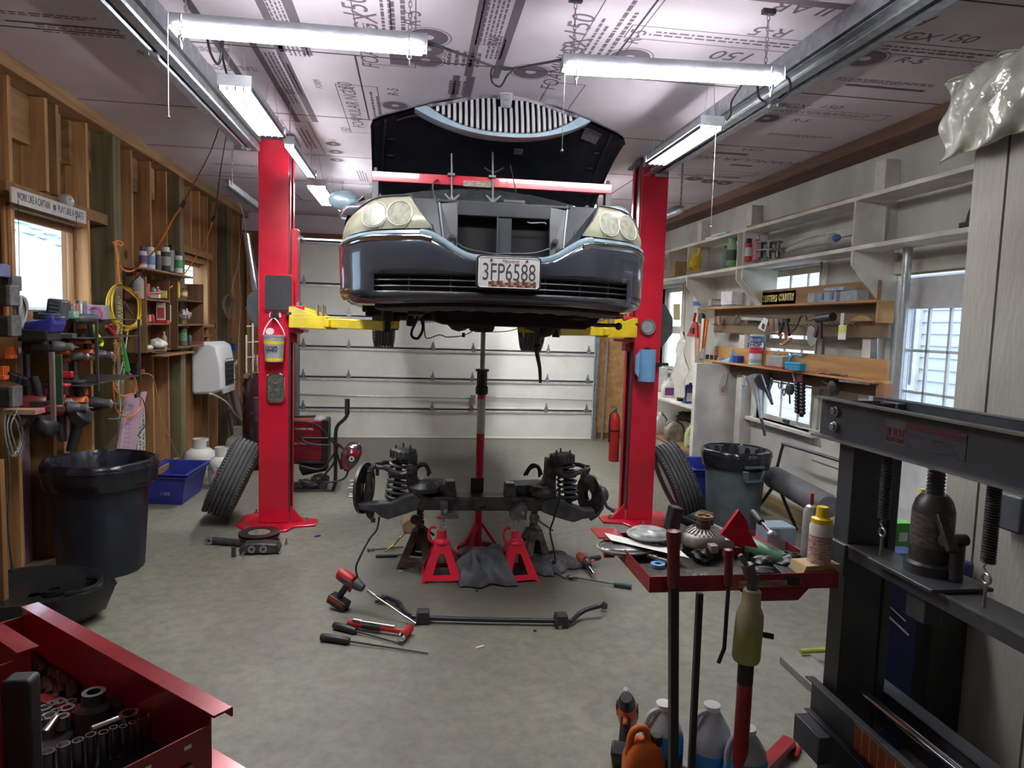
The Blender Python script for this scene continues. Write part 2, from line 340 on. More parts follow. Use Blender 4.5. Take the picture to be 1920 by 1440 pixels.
for a in [(803,70,.12),(800,92,.11),(798,113,.11),(741,198,.1),(1180,108,.13),(1622,110,.12),(1437,222,.1),(995,135,.12),(625,270,.07),(630,285,.07),(632,300,.07),(1302,335,.09),(1330,340,.09),(1358,343,.09)]: disc(*a)
# ---------- walls ----------
def wallx(x0,x1,y0,y1,z0,z1,holes,mb=None):
    mb=mb or MB(); ys=sorted({y0,y1,*[h[0] for h in holes],*[h[1] for h in holes]})
    for a,b in zip(ys,ys[1:]):
        cuts=sorted([(h[2],h[3]) for h in holes if h[0]<=a+1e-6 and h[1]>=b-1e-6]); z=z0
        for c,d in cuts:
            if c>z: mb.box(x0,x1,a,b,z,c)
            z=d
        if z<z1: mb.box(x0,x1,a,b,z,z1)
    return mb
WL=[(4.52,5.50,1.66,2.31),(7.62,8.52,1.60,2.29)]
wl=st('wall_left',wallx(XL-.04,XL,YF,YB,0,ZC,WL),W_PLY,smooth=0)
stL=[2.2,2.62,3.04,3.45,3.86,4.26,4.53,5.50,6.30,6.72,7.12,7.56,8.44,8.80,9.5,9.9]
for y in stL:
    z1=3.06
    zs=(0.04,z1) 
    st('stud',MB().box(XL+.002,XLS,y-.019,y+.019,*zs),W_STUD,wl,bevel=.002,smooth=0)
for y in (4.94,5.08): # cripples above / below the window
    st('stud',MB().box(XL+.002,XLS,y-.019,y+.019,2.47,3.06),W_STUD,wl,smooth=0); st('stud',MB().box(XL+.002,XLS,y-.019,y+.019,.04,1.62),W_STUD,wl,smooth=0)
for y in (7.85,8.15): st('stud',MB().box(XL+.002,XLS,y-.019,y+.019,2.42,3.06),W_STUD,wl,smooth=0); st('stud',MB().box(XL+.002,XLS,y-.019,y+.019,.04,1.45),W_STUD,wl,smooth=0)
for y in (4.03,5.88,7.40,9.15): st('post',MB().box(XL+.002,XLS+.05,y-.07,y+.07,0,3.07),W_POST,wl,bevel=.004,smooth=0)
st('bottom_plate',MB().box(XL+.002,XLS-.004,YF,YB,0,.04),W_STUDY,wl,smooth=0)
st('kick_board',MB().box(XLS,XLS+.03,5.98,7.3,.04,.26),W_STUDY,wl,bevel=.003,smooth=0)
st('top_plate',MB().box(XL+.002,XLS+.06,YF,YB,3.065,ZC),W_STUDY,wl,bevel=.003,smooth=0)
hb=[2.3,2.75,3.15,3.57,3.97,4.37,4.75,5.15,5.6,6.05,6.5,6.95,7.25,7.7,8.0,8.3,8.6,9.0,9.3,9.7]
for y in hb: st('blocking_board',MB().box(XL+.002,XL+.06,y-.17,y+.17,2.74+.05*((y*7)%1),3.06),W_STUDY,wl,smooth=0)
for y,z0,z1,m in [(4.76,0.04,1.5,PINK),(5.3,0.04,1.6,PINK),(6.95,.04,1.45,PINK),(6.95,1.9,2.6,PINK),(7.0,2.0,2.5,PINK)]: st('foam_strip',MB().box(XL+.003,XL+.022,y-.13,y+.13,z0,z1),m,wl,smooth=0)
# back wall
bw=MB(); bw.box(-2.56,-1.62,YB-.02,YB+.1,0,ZC);bw.box(2.7,3.6,YB-.02,YB+.1,0,ZC);bw.box(-1.62,2.7,YB-.02,YB+.1,2.86,ZC)
wb=st('wall_back',bw,W_PLY,smooth=0)
st('foam_panel',MB().box(-2.4,3.4,YB-.05,YB-.021,2.90,ZC),FOAM,wb,smooth=0)
for x in (-2.3,-1.9): st('stud',MB().box(x-.02,x+.02,YB-.12,YB-.021,0,2.88),W_STUD,wb,smooth=0)
st('header_board',MB().box(-1.7,2.78,YB-.10,YB-.051,2.83,2.90),wood('header_wood',(.30,.13,.06),(.2,.08,.04),'x'),wb,smooth=0)
for x in (.05,1.2): st('foam_seam',MB().box(x,x+.012,YB-.053,YB-.0495,2.9,ZC),MATS['seam_black'] if 'seam_black' in MATS else INK,wb,smooth=0)
# right wall
WR=[(5.55,6.55,.84,2.30),(8.62,9.42,1.15,2.27),(3.80,4.62,0,2.14)]
wr=st('wall_right',wallx(XR,XR+.04,YF,YB,0,ZC,WR),WPD,smooth=0)
for y in (3.35,4.72,6.72,7.95,9.55,2.0): st('stud',MB().box(XR-.12,XR-.001,y-.06,y+.06,0,2.98),WP,wr,bevel=.004,smooth=0)
st('wall_plate',MB().box(3.22,XR-.001,YF,YB,3.06,ZC),wood('plate_wood',(.24,.12,.07),(.13,.065,.04),'y'),wr,bevel=.003,smooth=0)
st('batten',MB().box(XR-.03,XR-.001,4.8,6.64,2.50,2.56),WP,wr,smooth=0)
st('bottom_board',MB().box(XR-.05,XR-.002,4.64,6.6,0.0,.14),wood('old_board',(.28,.19,.09),(.15,.1,.05),'y'),wr,bevel=.003,smooth=0)
st('panel_seam',MB().box(XR-.004,XR-.0005,5.05,5.52,.60,.606),INK,wr,smooth=0); st('panel_seam',MB().box(XR-.004,XR-.0005,6.8,7.6,.78,.786),INK,wr,smooth=0)
wf=st('wall_front',MB().box(-2.6,3.6,YF-.1,YF,0,ZC),WPD,smooth=0)
# closet wall near the camera, rough-sawn grey siding
SID=bpy.data.materials.new('rough_siding');nt,b_,o_=nodes(SID);N=nt.nodes;L=nt.links
tc=N.new('ShaderNodeTexCoord');mp=N.new('ShaderNodeMapping');mp.inputs['Scale'].default_value=(1,1,.22);n1=N.new('ShaderNodeTexNoise');n1.inputs['Scale'].default_value=55;n1.inputs['Detail'].default_value=5
L.new(tc.outputs['Object'],mp.inputs[0]);L.new(mp.outputs[0],n1.inputs['Vector']);n2=N.new('ShaderNodeTexNoise');n2.inputs['Scale'].default_value=1.5;n2.inputs['Detail'].default_value=7;L.new(tc.outputs['Object'],n2.inputs['Vector'])
r_=N.new('ShaderNodeValToRGB');r_.color_ramp.elements[0].position=.3;r_.color_ramp.elements[1].position=.6;r_.color_ramp.elements[0].color=(.25,.23,.20,1);r_.color_ramp.elements[1].color=(.37,.355,.315,1);L.new(n2.outputs[0],r_.inputs[0]);L.new(r_.outputs[0],b_.inputs['Base Color'])
bp=N.new('ShaderNodeBump');bp.inputs['Strength'].default_value=.6;bp.inputs['Distance'].default_value=.006;L.new(n1.outputs[0],bp.inputs['Height']);L.new(bp.outputs[0],b_.inputs['Normal']);b_.inputs['Roughness'].default_value=.85
XS=2.285;ys=[2.625,2.458,2.158,1.858,1.558,1.258,.958,.658,.358,-.2,-1.6]
mb=MB(); mb.box(XS+.012,XS+.1,YF,2.625,0,2.56); mb.box(XS+.1,XR-.12,2.52,2.62,0,2.56)
for a,b in zip(ys,ys[1:]): mb.box(XS,XS+.0125,b+.006,a-(.006 if a<2.6 else 0),0,2.56)
ws=st('wall_closet',mb,SID,smooth=0)
# ---------- roller door ----------
dz=[0,.445,.89,1.325,1.77,2.21,2.80]; YD=10.087
DW=mat('door_white',(.80,.80,.73),.5,c2=(.70,.70,.63),scale=2.5,bump=.05); DX0,DX1=-1.60,2.69
d=thing('door_1',None,None,(.55,YD,0),kind='structure')
for a,b in zip(dz,dz[1:]):
    mb=MB().box(DX0,DX1,YD,YD+.045,a+.004,b-.02); mb.box(DX0,DX1,YD-.012,YD,a+.004,a+.03)
    build('door_panel',mb,DW,d,bevel=.004,smooth=0)
    build('rail',MB().box(DX0,DX1,YD-.02,YD-.002,b-.055,b-.022),mat('door_rail',(.66,.67,.63),.4,.3),d,bevel=.002,smooth=0)
    build('seam',MB().box(DX0,DX1,YD-.004,YD+.03,b-.02,b+.003),INK,d,smooth=0)
for z in dz[1:-1]:
    for x in (-1.55,-.92,.28,.86,1.98,2.6):
        mb=MB().prism([(x-.03,z-.03),(x+.03,z-.03),(x+.03,z+.02),(x+.012,z+.06),(x+.006,z+.10),(x-.006,z+.10),(x-.012,z+.06),(x-.03,z+.02)],YD-.03,YD-.012,'y'); build('hinge',mb,GALV,d,bevel=.002,smooth=0)
build('lock_rod',MB().cyl((-1.6,YD-.03,.63),(.86,YD-.03,.60),.007,n=8).cyl((.98,YD-.03,.64),(2.69,YD-.03,.60),.007,n=8),GALV,d)
build('lock_handle',MB().box(.84,.91,YD-.05,YD-.01,.53,.66).cyl((.87,YD-.045,.62),(.70,YD-.06,.60),.008,n=8),GALV,d,bevel=.003)
build('bottom_seal',MB().box(DX0,DX1,YD-.01,YD+.04,0,.012),RUB,d,smooth=0)
for x in (DX0-.05,DX1+.02):
    build('jamb_track',MB().box(x,x+.035,YD-.09,YD-.01,0,2.85).box(x-.01,x+.05,YD-.012,YD+.02,0,2.9),GALV,d,bevel=.003,smooth=0)
st('wood_panel',MB().box(2.78,3.3,YB-.06,YB-.021,.1,2.1),W_SHELF,wb,smooth=0)
# rear door horizontal tracks with perforated hangers
def track(name,x,y0,y1,z,hang,lab):
    t=thing(name,lab,'track',(x,(y0+y1)/2,z))
    prof=[(x-.03,z-.03),(x+.025,z-.03),(x+.032,z-.02),(x+.032,z+.02),(x+.025,z+.03),(x-.03,z+.03),(x-.03,z+.027),(x+.024,z+.027),(x+.029,z+.02),(x+.029,z-.02),(x+.024,z-.027),(x-.03,z-.027)]
    build('rail',MB().prism(prof,y0,y1,'y'),GALV,t,smooth=30)
    for hy in hang:
        mb=MB().box(x+.034,x+.038,hy-.018,hy+.018,z-.01,ZC); k=0
        build('hanger',mb,GALV,t,smooth=0)
        hb_=MB()
        zz=z+.06
        while zz<ZC-.03: hb_.cyl((x+.0335,hy,zz),(x+.0385,hy,zz),.008,n=8); zz+=.045
        build('hanger_hole',hb_,INK,t,smooth=0)
    return t
pL=at(422,342,Z=2.80); pR=at(1275,392,Z=2.72)
track('door_track',pL.x,pL.y,YD,2.80,[pL.y+.08],'galvanized rear door track hanging beside the bare stud wall')
track('door_track',pR.x,pR.y,YD,2.72,[pR.y+.08],'galvanized rear door track hanging near the white shelves')
for x,lab in ((-1.325,'long steel track under the ceiling, left of the car'),(2.0,'long steel track under the ceiling, right of the car')):
    s=1 if x<0 else -1
    t=thing('overhead_track',lab,'track',(x,2,3.03))
    mb=MB()
    for dx in (0,.085): mb.prism([(x+dx*s-.028,2.98),(x+dx*s+.022,2.98),(x+dx*s+.03,2.99),(x+dx*s+.03,3.03),(x+dx*s+.022,3.04),(x+dx*s-.028,3.04),(x+dx*s-.028,3.036),(x+dx*s+.02,3.036),(x+dx*s+.026,3.03),(x+dx*s+.026,2.99),(x+dx*s+.02,2.984),(x+dx*s-.028,2.984)],.3,5.70,'y')
    build('rail',mb,GALV,t,smooth=0)
    build('mounting_angle',MB().box(x+.12*s-.004,x+.12*s+.004,.3,5.70,3.05,ZC-.002).box(min(x-.03,x+.12*s),max(x+.03,x+.12*s),.3,5.70,3.05,3.056),GALV,t,smooth=0)
    for y in (1.5,3.75,5.6): build('roller_bracket',MB().cyl((x-.05,y,2.975),(x+.05,y,2.975),.018,n=10).box(x-.012,x+.012,y-.03,y+.03,2.965,3.05),GALV,t,bevel=.002)
# ---------- windows ----------
GL=mat('window_glass',(.9,.95,1),.02,trans=1,var=0,ior=1.03,spec=.2)
def window(n,x,side,y0,y1,z0,z1,mfr,cols,rows,rail=None,fw=.045,depth=.12,trim=.07,sill=True):
    s=side; a,b=(x,x+.04*s); w=thing('window_%d'%n,None,None,(x,(y0+y1)/2,z0),kind='structure')
    def bx(ya,yb,za,zb,xa,xb): return (min(xa,xb),max(xa,xb),ya,yb,za,zb)
    mb=MB() # jamb lining
    for q in ((y0-.02,y0,z0-.02,z1+.02),(y1,y1+.02,z0-.02,z1+.02),(y0-.02,y1+.02,z1,z1+.02),(y0-.02,y1+.02,z0-.02,z0)): mb.box(*bx(*q,x-.03*s,x+depth*s))
    build('window_frame',mb,mfr,w,bevel=.002,smooth=0)
    if trim:
        mb=MB()
        for q in ((y0-trim,y0-.005,z0-trim,z1+trim),(y1+.005,y1+trim,z0-trim,z1+trim),(y0-.004,y1+.004,z1+.005,z1+trim)): mb.box(*bx(*q,x-.02*s,x-.001*s))
        build('casing',mb,mfr,w,bevel=.003,smooth=0)
    if sill: build('window_sill',MB().box(*bx(y0-trim-.02,y1+trim+.02,z0-.035,z0,x-.07*s,x+depth*s)),mfr,w,bevel=.004,smooth=0)
    mb=MB(); xs=(x+.05*s,x+.085*s); g=MB()
    zz=[z0,z1] if rail is None else [z0,rail,z1]
    for i,(za,zb) in enumerate(zip(zz,zz[1:])):
        xo=xs if (i==0) else (x+.07*s,x+.105*s)
        for q in ((y0,y0+fw,za,zb),(y1-fw,y1,za,zb),(y0+fw,y1-fw,zb-fw,zb),(y0+fw,y1-fw,za,za+fw)): mb.box(*bx(*q,*xo))
        for c in range(1,cols): yc=y0+fw+(y1-y0-2*fw)*c/cols; mb.box(*bx(yc-.009,yc+.009,za+fw,zb-fw,xo[0]+.008*s,xo[1]-.008*s))
        for r in range(1,rows): zc=za+fw+(zb-za-2*fw)*r/rows; mb.box(*bx(y0+fw,y1-fw,zc-.009,zc+.009,xo[0]+.008*s,xo[1]-.008*s))
        xm=(xo[0]+xo[1])/2; g.box(*bx(y0+.01,y1-.01,za+.01,zb-.01,xm-.002,xm+.002))
    build('sash',mb,mfr,w,bevel=.002,smooth=0); build('pane',g,GL,w,smooth=0)
    return w
window(1,XLS-.04,-1,4.52,5.50,1.66,2.31,W_FRAME,1,1,fw=.045,trim=.045)
window(2,XLS-.04,-1,7.62,8.52,1.60,2.29,W_FRAME,1,1,fw=.045,trim=.045)
w3=window(3,XR,1,5.55,6.55,.84,2.30,WP,3,2,rail=1.60,fw=.05,trim=.09)
build('sash_lock',MB().box(XR-.075,XR-.06,5.98,6.08,.875,.90) if 0 else MB().box(XR+.03,XR+.05,6.0,6.09,.855,.885),DSTEEL,w3)
window(4,XR,1,8.62,9.42,1.15,2.27,WP,1,1,rail=1.70,fw=.05,trim=.06)
st('window_post',MB().box(XR-.10,XR-.001,9.45,9.5,0,2.4),W_FRAME,wr,smooth=0)
# window header beams of the left wall
for y0,y1,z0,z1 in ((4.45,5.80,2.37,2.45),(7.50,8.60,2.35,2.42),(4.5,5.6,1.58,1.64),(7.5,8.5,1.45,1.49)): st('header_beam',MB().box(XL+.03,XLS+.012,y0,y1,z0,z1),W_FRAME if z0>2 else W_STUDY,wl,bevel=.003,smooth=0)
# walk-in door on the right
DP=mat('door_paint',(.66,.67,.68),.4,var=.06)
d=thing('door_2',None,None,(XR,4.2,0),kind='structure'); x=XR+.02
mb=wallx(x,x+.045,3.82,4.60,.02,2.12,[(3.92,4.50,1.02,1.90)]); build('door_panel',mb,DP,d,bevel=.003,smooth=0)
mb=MB(); 
for q in ((3.89,3.92,.99,1.93),(4.50,4.53,.99,1.93),(3.89,4.53,1.90,1.93),(3.89,4.53,.99,1.02)): mb.box(x-.012,x,*q)
for c in (1,2): mb.box(x+.01,x+.03,3.92+.58*c/3-.01,3.92+.58*c/3+.01,1.02,1.90)
for c in (1,2): mb.box(x+.01,x+.03,3.92,4.50,1.02+.88*c/3-.01,1.02+.88*c/3+.01)
build('window_grille',mb,DP,d,bevel=.002,smooth=0); build('pane',MB().box(x+.034,x+.038,3.92,4.50,1.02,1.90),GL,d,smooth=0)
mb=MB()
for q in ((3.71,3.80,0,2.24),(4.62,4.71,0,2.24),(3.80,4.62,2.15,2.24)): mb.box(XR-.03,XR-.001,*q)
build('door_frame',mb,WP,d,bevel=.004,smooth=0)
build('door_knob',MB().lathe([(.012,0),(.012,.03),(.03,.045),(.03,.06),(.015,.07),(0,.072)],16,(x,3.9,.95),(x-1,3.9,.95)),STEEL,d)
# the world outside the windows
SN=mat('snow_ground',(.55,.58,.60),.9); st('ground_outside',MB().box(-60,-2.7,-20,60,-.4,-.2).box(3.7,60,-20,60,-.4,-.2),SN,smooth=0)
hill=MB(); rows=[]
for i in range(3):
    rows.append([V((-45+i*8,10+j*3.2,(0,6,12.)[2-i]*(.85+.15*math.sin(j*.35)))) for j in range(50)])
hill.slab(rows,(0,0,-.5)); HM=mat('wooded_hill',(.55,.64,.66),.95,c2=(.36,.45,.47),scale=1.6,bump=.6,detail=8); st('hill_outside',hill,HM,smooth=0)
tr=MB()
for j in range(46):
    y=14+j*3.3+random.random(); x=-44; h=2.6+random.random()*2.5; zb=10.2*(.85+.15*math.sin((y-10)/3.2*.35))
    for k in range(3): tr.lathe([(2.2-.5*k,0),(0,1)],7,(x,y,zb+k*h*.25),(x,y,zb+k*h*.25+h*.55))
tr_=build('tree_line',tr,HM,smooth=0,label='line of grey evergreen trees on the hill beyond the left window',cat='trees',kind='stuff')
sb=thing('shed',"pale low shed with a sloping roof seen through the left window",'shed',(-14,27,0))
build('wall',MB().box(-17,-12,24,32,-.2,1.8),mat('shed_wall',(.5,.52,.52),.8),sb,smooth=0); build('roof',MB().prism([(23.5,1.8),(32.5,1.8),(28,3.3)],-17.4,-11.6,'x'),mat('shed_roof',(.42,.44,.45),.8),sb,smooth=0)
nb=thing('neighbour_house','pale house wall with lap siding seen through the right windows','house',(6.5,6.5,0))
LS=mat('lap_siding',(.55,.58,.62),.7,var=.03); mb=MB()
for k in range(28): mb.prism([(6.52,-.2+k*.15),(6.5,-.2+k*.15),(6.52,-.05+k*.15)],2.5,16,'y')
mb.box(6.52,6.7,2.5,16,-.2,4.0); build('siding',mb,LS,nb,smooth=0)
mb=MB(); g=MB()
for y in (8.6,4.2): mb.box(6.46,6.51,y-.5,y+.5,1.0,2.3); g.box(6.45,6.462,y-.42,y-.02,1.08,2.22).box(6.45,6.462,y+.02,y+.42,1.08,2.22)
build('window',mb,WP,nb,smooth=0);build('pane',g,mat('dark_pane',(.12,.14,.16),.1),nb,smooth=0)
LED=emis('led_diffuser',(.97,.985,1.0),36); TUBE=emis('led_tube',(.97,.985,1.0),36); LHOUS=mat('lamp_housing',(.40,.42,.46),.4,.5)
def chain(a,b,par,name='chain',r=.0022):
    a=V(a);b=V(b);n=int((b-a).length/.022);mb=MB();d=(b-a)/n
    for i in range(n):
        c=a+d*(i+.5);pts=[]
        for k in range(8):
            t=2*PI*k/8; o=V((math.cos(t)*.007,0,0)) if i%2 else V((0,math.cos(t)*.007,0)); pts.append(c+o+V((0,0,math.sin(t)*.0145)))
        mb.tube(pts,r,5,closed=True)
    return build(name,mb,STEEL,par)
def shop_light(pa,pb,Z,label,group=None,w=.12):
    """hanging two-tube strip light running across the room"""
    a=at(*pa,Z=Z);b=at(*pb,Z=Z); L_=(b-a).length; c=(a+b)/2; ang=math.atan2(b.y-a.y,b.x-a.x)
    t=thing('shop_light',label,'shop light',(0,0,0),group)
    mb=MB().prism([(-w*.40,-.008),(-w*.34,.045),(w*.34,.045),(w*.40,-.008)],-L_/2,L_/2,'x')
    mb.box(-L_/2-.004,-L_/2,-w*.45,w*.45,-.018,.04).box(L_/2,L_/2+.004,-w*.45,w*.45,-.018,.04)
    build('housing',mb,LHOUS,t,bevel=.001,smooth=30)
    for y in (-.038,.038): build('tube',MB().cyl((-L_/2+.02,y,-.004),(L_/2-.02,y,-.004),.014,n=10),TUBE,t)
    return place(t,TR(c.x,c.y,c.z,ang)),a,b
def hang(t,x,y,z,top=ZC,par=None):
    chain((x,y,z),(x,y,top-.01),par); build('ceiling_hook',MB().box(x-.03,x+.03,y-.012,y+.012,top-.02,top-.001),DSTEEL,par)
for pa,pb,lab,pc in (((324,52),(800,90),'hanging strip light left of the raised hood',((345,80),(772,95))),((1054,125),(1462,148),'hanging strip light right of the raised hood',((1083,100),(1448,150)))):
    t,a,b=shop_light(pa,pb,2.85,lab)
    for f in (.05,.93):
        p=a+(b-a)*f; q=p+V((0,0,.045)); W=WM[t.name]; 
        chain(q,(q.x,q.y,ZC-.005),t); build('ceiling_hook',MB().box(q.x-.03,q.x+.03,q.y-.012,q.y+.012,ZC-.022,ZC-.001),DSTEEL,t)
        chain(p+V((0,-.062,.03)),p+V((0,-.062,-.10)),t,'loose_chain',.003)
    if a.x<0: pcx=a+V((.0,-.06,-.02)); c0=at(322,220,Y=pcx.y)
    else: pcx=a+V((-.0,-.06,-.02)); c0=at(1046,282,Y=pcx.y)
    build('pull_cord',MB().cyl(pcx,(pcx.x,pcx.y,c0.z),.0016,n=5).sph((pcx.x,pcx.y,c0.z),.007,8),STEEL,t)
def panel_light(x0,x1,y0,y1,z,label,cord=None):
    t=thing('panel_light',label,'panel light',((x0+x1)/2,(y0+y1)/2,z))
    build('housing',MB().box(x0+.004,x1-.004,y0,y1,z+.012,z+.05).box(x0-.004,x1+.004,y0-.02,y0,z,z+.055).box(x0-.004,x1+.004,y1,y1+.02,z,z+.055),LHOUS,t,bevel=.003,smooth=0)
    n=4; w=(x1-x0)/n
    for k in range(n): build('diffuser',MB().box(x0+w*k+.006,x0+w*(k+1)-.006,y0+.005,y1-.005,z-.006,z+.011),LED,t,smooth=0)
    for k in range(n+1): build('divider',MB().box(x0+w*k-.004,x0+w*k+.004,y0,y1,z-.016,z+.004),DSTEEL,t,smooth=0)
    for x in (x0+.03,x1-.03):
        for y in (y0+.03,y1-.03): build('wire_hanger',MB().cyl((x,y,z+.05),((x0+x1)/2+(x-(x0+x1)/2)*.3,y,ZC-.002),.0018,n=5),STEEL,t)
    if cord: build('pull_cord',MB().cyl((x1-.03,y0+.01,z),(x1-.03,y0+.01,z-cord),.0014,n=5).sph((x1-.03,y0+.01,z-cord),.006,8),STEEL,t)
    return t
def plight(n0,f0,Z,label,cord=None,w=None):
    a=at(*n0[0],Z=Z);b=at(*n0[1],Z=Z);c=at(*f0[0],Z=Z);e=at(*f0[1],Z=Z)
    x0=(a.x+c.x)/2;x1=(b.x+e.x)/2; return panel_light(x0,x1,(a.y+b.y)/2,(c.y+e.y)/2,Z,label,cord)
plight(((407,161),(468,165)),((490,255),(535,252)),2.84,'bright four-row panel light in front of the left lift post',None)
plight(((1306,237),(1358,237)),((1213,307),(1246,306)),2.84,'bright four-row panel light in front of the right lift post',.55)
plight(((543,270),(560,274)),((566,328),(588,334)),2.86,'narrow panel light just behind the left lift post')
plight(((577,349),(611,349)),((603,383),(633,386)),2.86,'panel light farther back, between left post and car mirror')
plight(((1148,362),(1145,370)),((1185,333),(1190,348)),2.86,'panel light beside the right lift post behind the red bar') if 0 else panel_light(1.52,1.70,6.5,7.7,2.86,'panel light behind the raised hood beside the right post')
panel_light(1.3,1.48,8.4,9.3,2.86,'farthest panel light over the right of the car')
t,a,b=shop_light((636,392),(700,394),2.86,'short far strip light behind the car mirror'); 
for f in (.1,.9): p=a+(b-a)*f; chain(p+V((0,0,.045)),(p.x,p.y,ZC-.003),t)
# cords between lamps
def rope(name,pts,r,m,label,cat='cable',sub=8,n=7,group=None): return build(name,MB().tube(pts,r,n,sub=sub),m,label=label,cat=cat,group=group)
A=lambda px,py,Z: at(px,py,Z=Z)
rope('lamp_cord',[A(800,78,2.88),A(860,100,2.93),A(935,128,2.98),A(965,128,2.98),A(1010,120,2.95),A(1052,112,2.88)],.006,BLACK,'black cord linking the two front strip lights')
rope('cord_loop',[A(960,128,2.97),A(925,126,2.94),A(922,152,2.90),A(938,162,2.88),A(952,140,2.92),A(968,128,2.965)],.005,BLACK,'slack loop of black cord under the ceiling above the grille')
rope('lamp_cord',[A(1462,140,2.88),A(1480,150,2.9),A(1478,175,2.9),A(1450,192,2.9),A(1425,185,2.92),A(1420,160,2.95)],.006,BLACK,'black cord curling off the right strip light end')
rope('lamp_cord',[A(1362,226,2.87),A(1370,215,2.9),A(1372,190,2.95),A(1390,160,3.0),A(1385,150,3.12)],.005,BLACK,'black cord rising from the right panel light')
rope('lamp_cord',[A(388,68,3.08),A(395,100,2.95),A(410,120,2.9),A(418,80,3.0),A(415,70,3.1),A(418,110,3.0),A(428,148,2.88)],.006,BLACK,'black cord looping above the left panel light')
st('conduit_strip',MB().bar(A(350,0,ZC-.01),A(720,470,ZC-.01) if 0 else A(560,300,ZC-.01),.03,.015),DSTEEL)
# ---------- two-post lift ----------
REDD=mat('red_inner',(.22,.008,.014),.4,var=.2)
def lift_post(s,label):
    """s=+1 left post opening to the right, -1 right post"""
    xo=-1.235 if s>0 else 2.125; t=thing('lift_post',label,'lift post',(xo+s*.13,5.88,0))
    X=lambda v: xo+s*v
    def bx(mb,a,b,*r): return mb.box(min(X(a),X(b)),max(X(a),X(b)),*r)
    zt=at(515,259,Y=5.76).z
    mb=MB(); bx(mb,0,.01,5.76,6.02,.02,zt);bx(mb,0,.235,5.755,5.765,.02,zt);bx(mb,0,.235,6.01,6.02,.02,zt);bx(mb,.225,.235,5.765,5.815,.02,zt);bx(mb,.225,.235,5.965,6.01,.02,zt)
    build('column',mb,RED,t,bevel=.006,smooth=0)
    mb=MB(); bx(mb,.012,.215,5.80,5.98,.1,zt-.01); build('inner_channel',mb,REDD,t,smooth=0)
    mb=MB(); bx(mb,.03,.29,5.83,5.95,1.50,2.42); build('carriage',mb,RED,t,bevel=.006,smooth=0)
    mb=MB(); bx(mb,.236,.243,5.77,5.80,.1,zt); build('slide_strip',mb,DSTEEL,t,smooth=0)
    mb=MB(); bx(mb,.02,.25,5.80,6.0,zt+.001,ZC-.001); bx(mb,-.02,.28,5.74,6.03,zt-.012,zt+.012); build('top_extension',mb,mat('lift_black',(.05,.045,.07),.5),t,bevel=.003,smooth=0)
    # base plate
    pl=[(-.17,5.72),(-.05,5.56),(.12,5.50),(.26,5.56),(.30,5.66),(.46,5.70),(.46,5.86),(.30,5.92),(.24,6.12),(-.05,6.12),(-.17,6.0)]
    pl=[(X(a),b) for a,b in pl]; build('base_plate',MB().prism(pl,0,.018,'z'),RED,t,bevel=.003,smooth=0)
    for a,b in ((-.08,5.68),(.14,5.58),(.38,5.78),(-.08,6.05)): build('anchor_bolt',MB().cyl((X(a),b,.018),(X(a),b,.035),.018,n=6).cyl((X(a),b,.035),(X(a),b,.055),.009,n=8),STEEL,t)
    mb=MB().prism([(X(.245),.02),(X(.36),.02),(X(.245),.16)],5.78,5.79,'y'); build('gusset',mb,RED,t,smooth=0)
    # carriage pivot bracket
    mb=MB(); bx(mb,.25,.36,5.70,5.98,1.775,1.80); bx(mb,.25,.36,5.70,5.98,1.585,1.61); bx(mb,.25,.275,5.70,5.98,1.61,1.775); build('pivot_bracket',mb,RED,t,bevel=.004,smooth=0)
    build('pivot_pin',MB().cyl((X(.31),5.76,1.57),(X(.31),5.76,1.83),.024,n=14),STEEL,t)
    return t,X
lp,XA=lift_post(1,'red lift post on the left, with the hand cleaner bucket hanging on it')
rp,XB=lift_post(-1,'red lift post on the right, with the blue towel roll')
def arm(s,X,y1,x1,y2,x2,label,rear=False):
    """swing arm: root y1,x1 to pad y2,x2 (offsets from the outer face of the post)"""
    t=thing('swing_arm',None,None,(0,0,0)); post=lp if s>0 else rp; t.parent=post; WM[t.name]=WM[post.name].copy(); t['label']=label
    a=V((X(x1),y1,1.675));b=V((X(x2),y2,1.665)); d=(b-a).normalized(); m=a+(b-a)*.42
    mb=MB().bar(a,m,.15,.10); build('outer_tube',mb,YEL,t,bevel=.008,smooth=0)
    mb=MB().bar(m-d*.05,b,.105,.072).bar(m-d*.02,m+d*.03,.17,.06); build('inner_tube',mb,YEL,t,bevel=.006,smooth=0)
    # triangular root web
    n=V((-d.y,d.x,0)); mb=MB()
    for q in (-.07,.064): 
        o=a+n*q; mb.add([o+V((0,0,.05)),o+V((0,0,.115)),o+d*.05+V((0,0,.115)),o+d*.28+V((0,0,.05)),*[p+n*.006 for p in (o+V((0,0,.05)),o+V((0,0,.115)),o+d*.05+V((0,0,.115)),o+d*.28+V((0,0,.05)))]],[(0,1,2,3),(7,6,5,4),(0,4,5,1),(1,5,6,2),(2,6,7,3),(3,7,4,0)])
    build('root_web',mb,YEL,t,smooth=0)
    build('pad',MB().cyl(b+V((0,0,.036)),b+V((0,0,.11)),.045,n=20).cyl(b+V((0,0,-.05)),b+V((0,0,.04)),.03,n=14),RUB,t,bevel=.003)
    build('lock_gear',MB().lathe([(.05,0),(.075,.1),(.075,.9),(.05,1)],18,a+V((0,0,.05)),a+V((0,0,.075))),DSTEEL,t)
    for q in (.22,.27): build('adapter_stud',MB().cyl(a+d*q+V((0,0,.05)),a+d*q+V((0,0,.14)),.012,n=10),STEEL,t)
    if not rear: build('arm_label',MB().bc(a+d*.22+V((s*.0,-.0795,0))-n*0,(.12,.001,.02),(0,0,math.atan2(d.y,d.x))),mat('label_amber',(.7,.35,.03),.5),t,smooth=0) if 0 else None
    return t
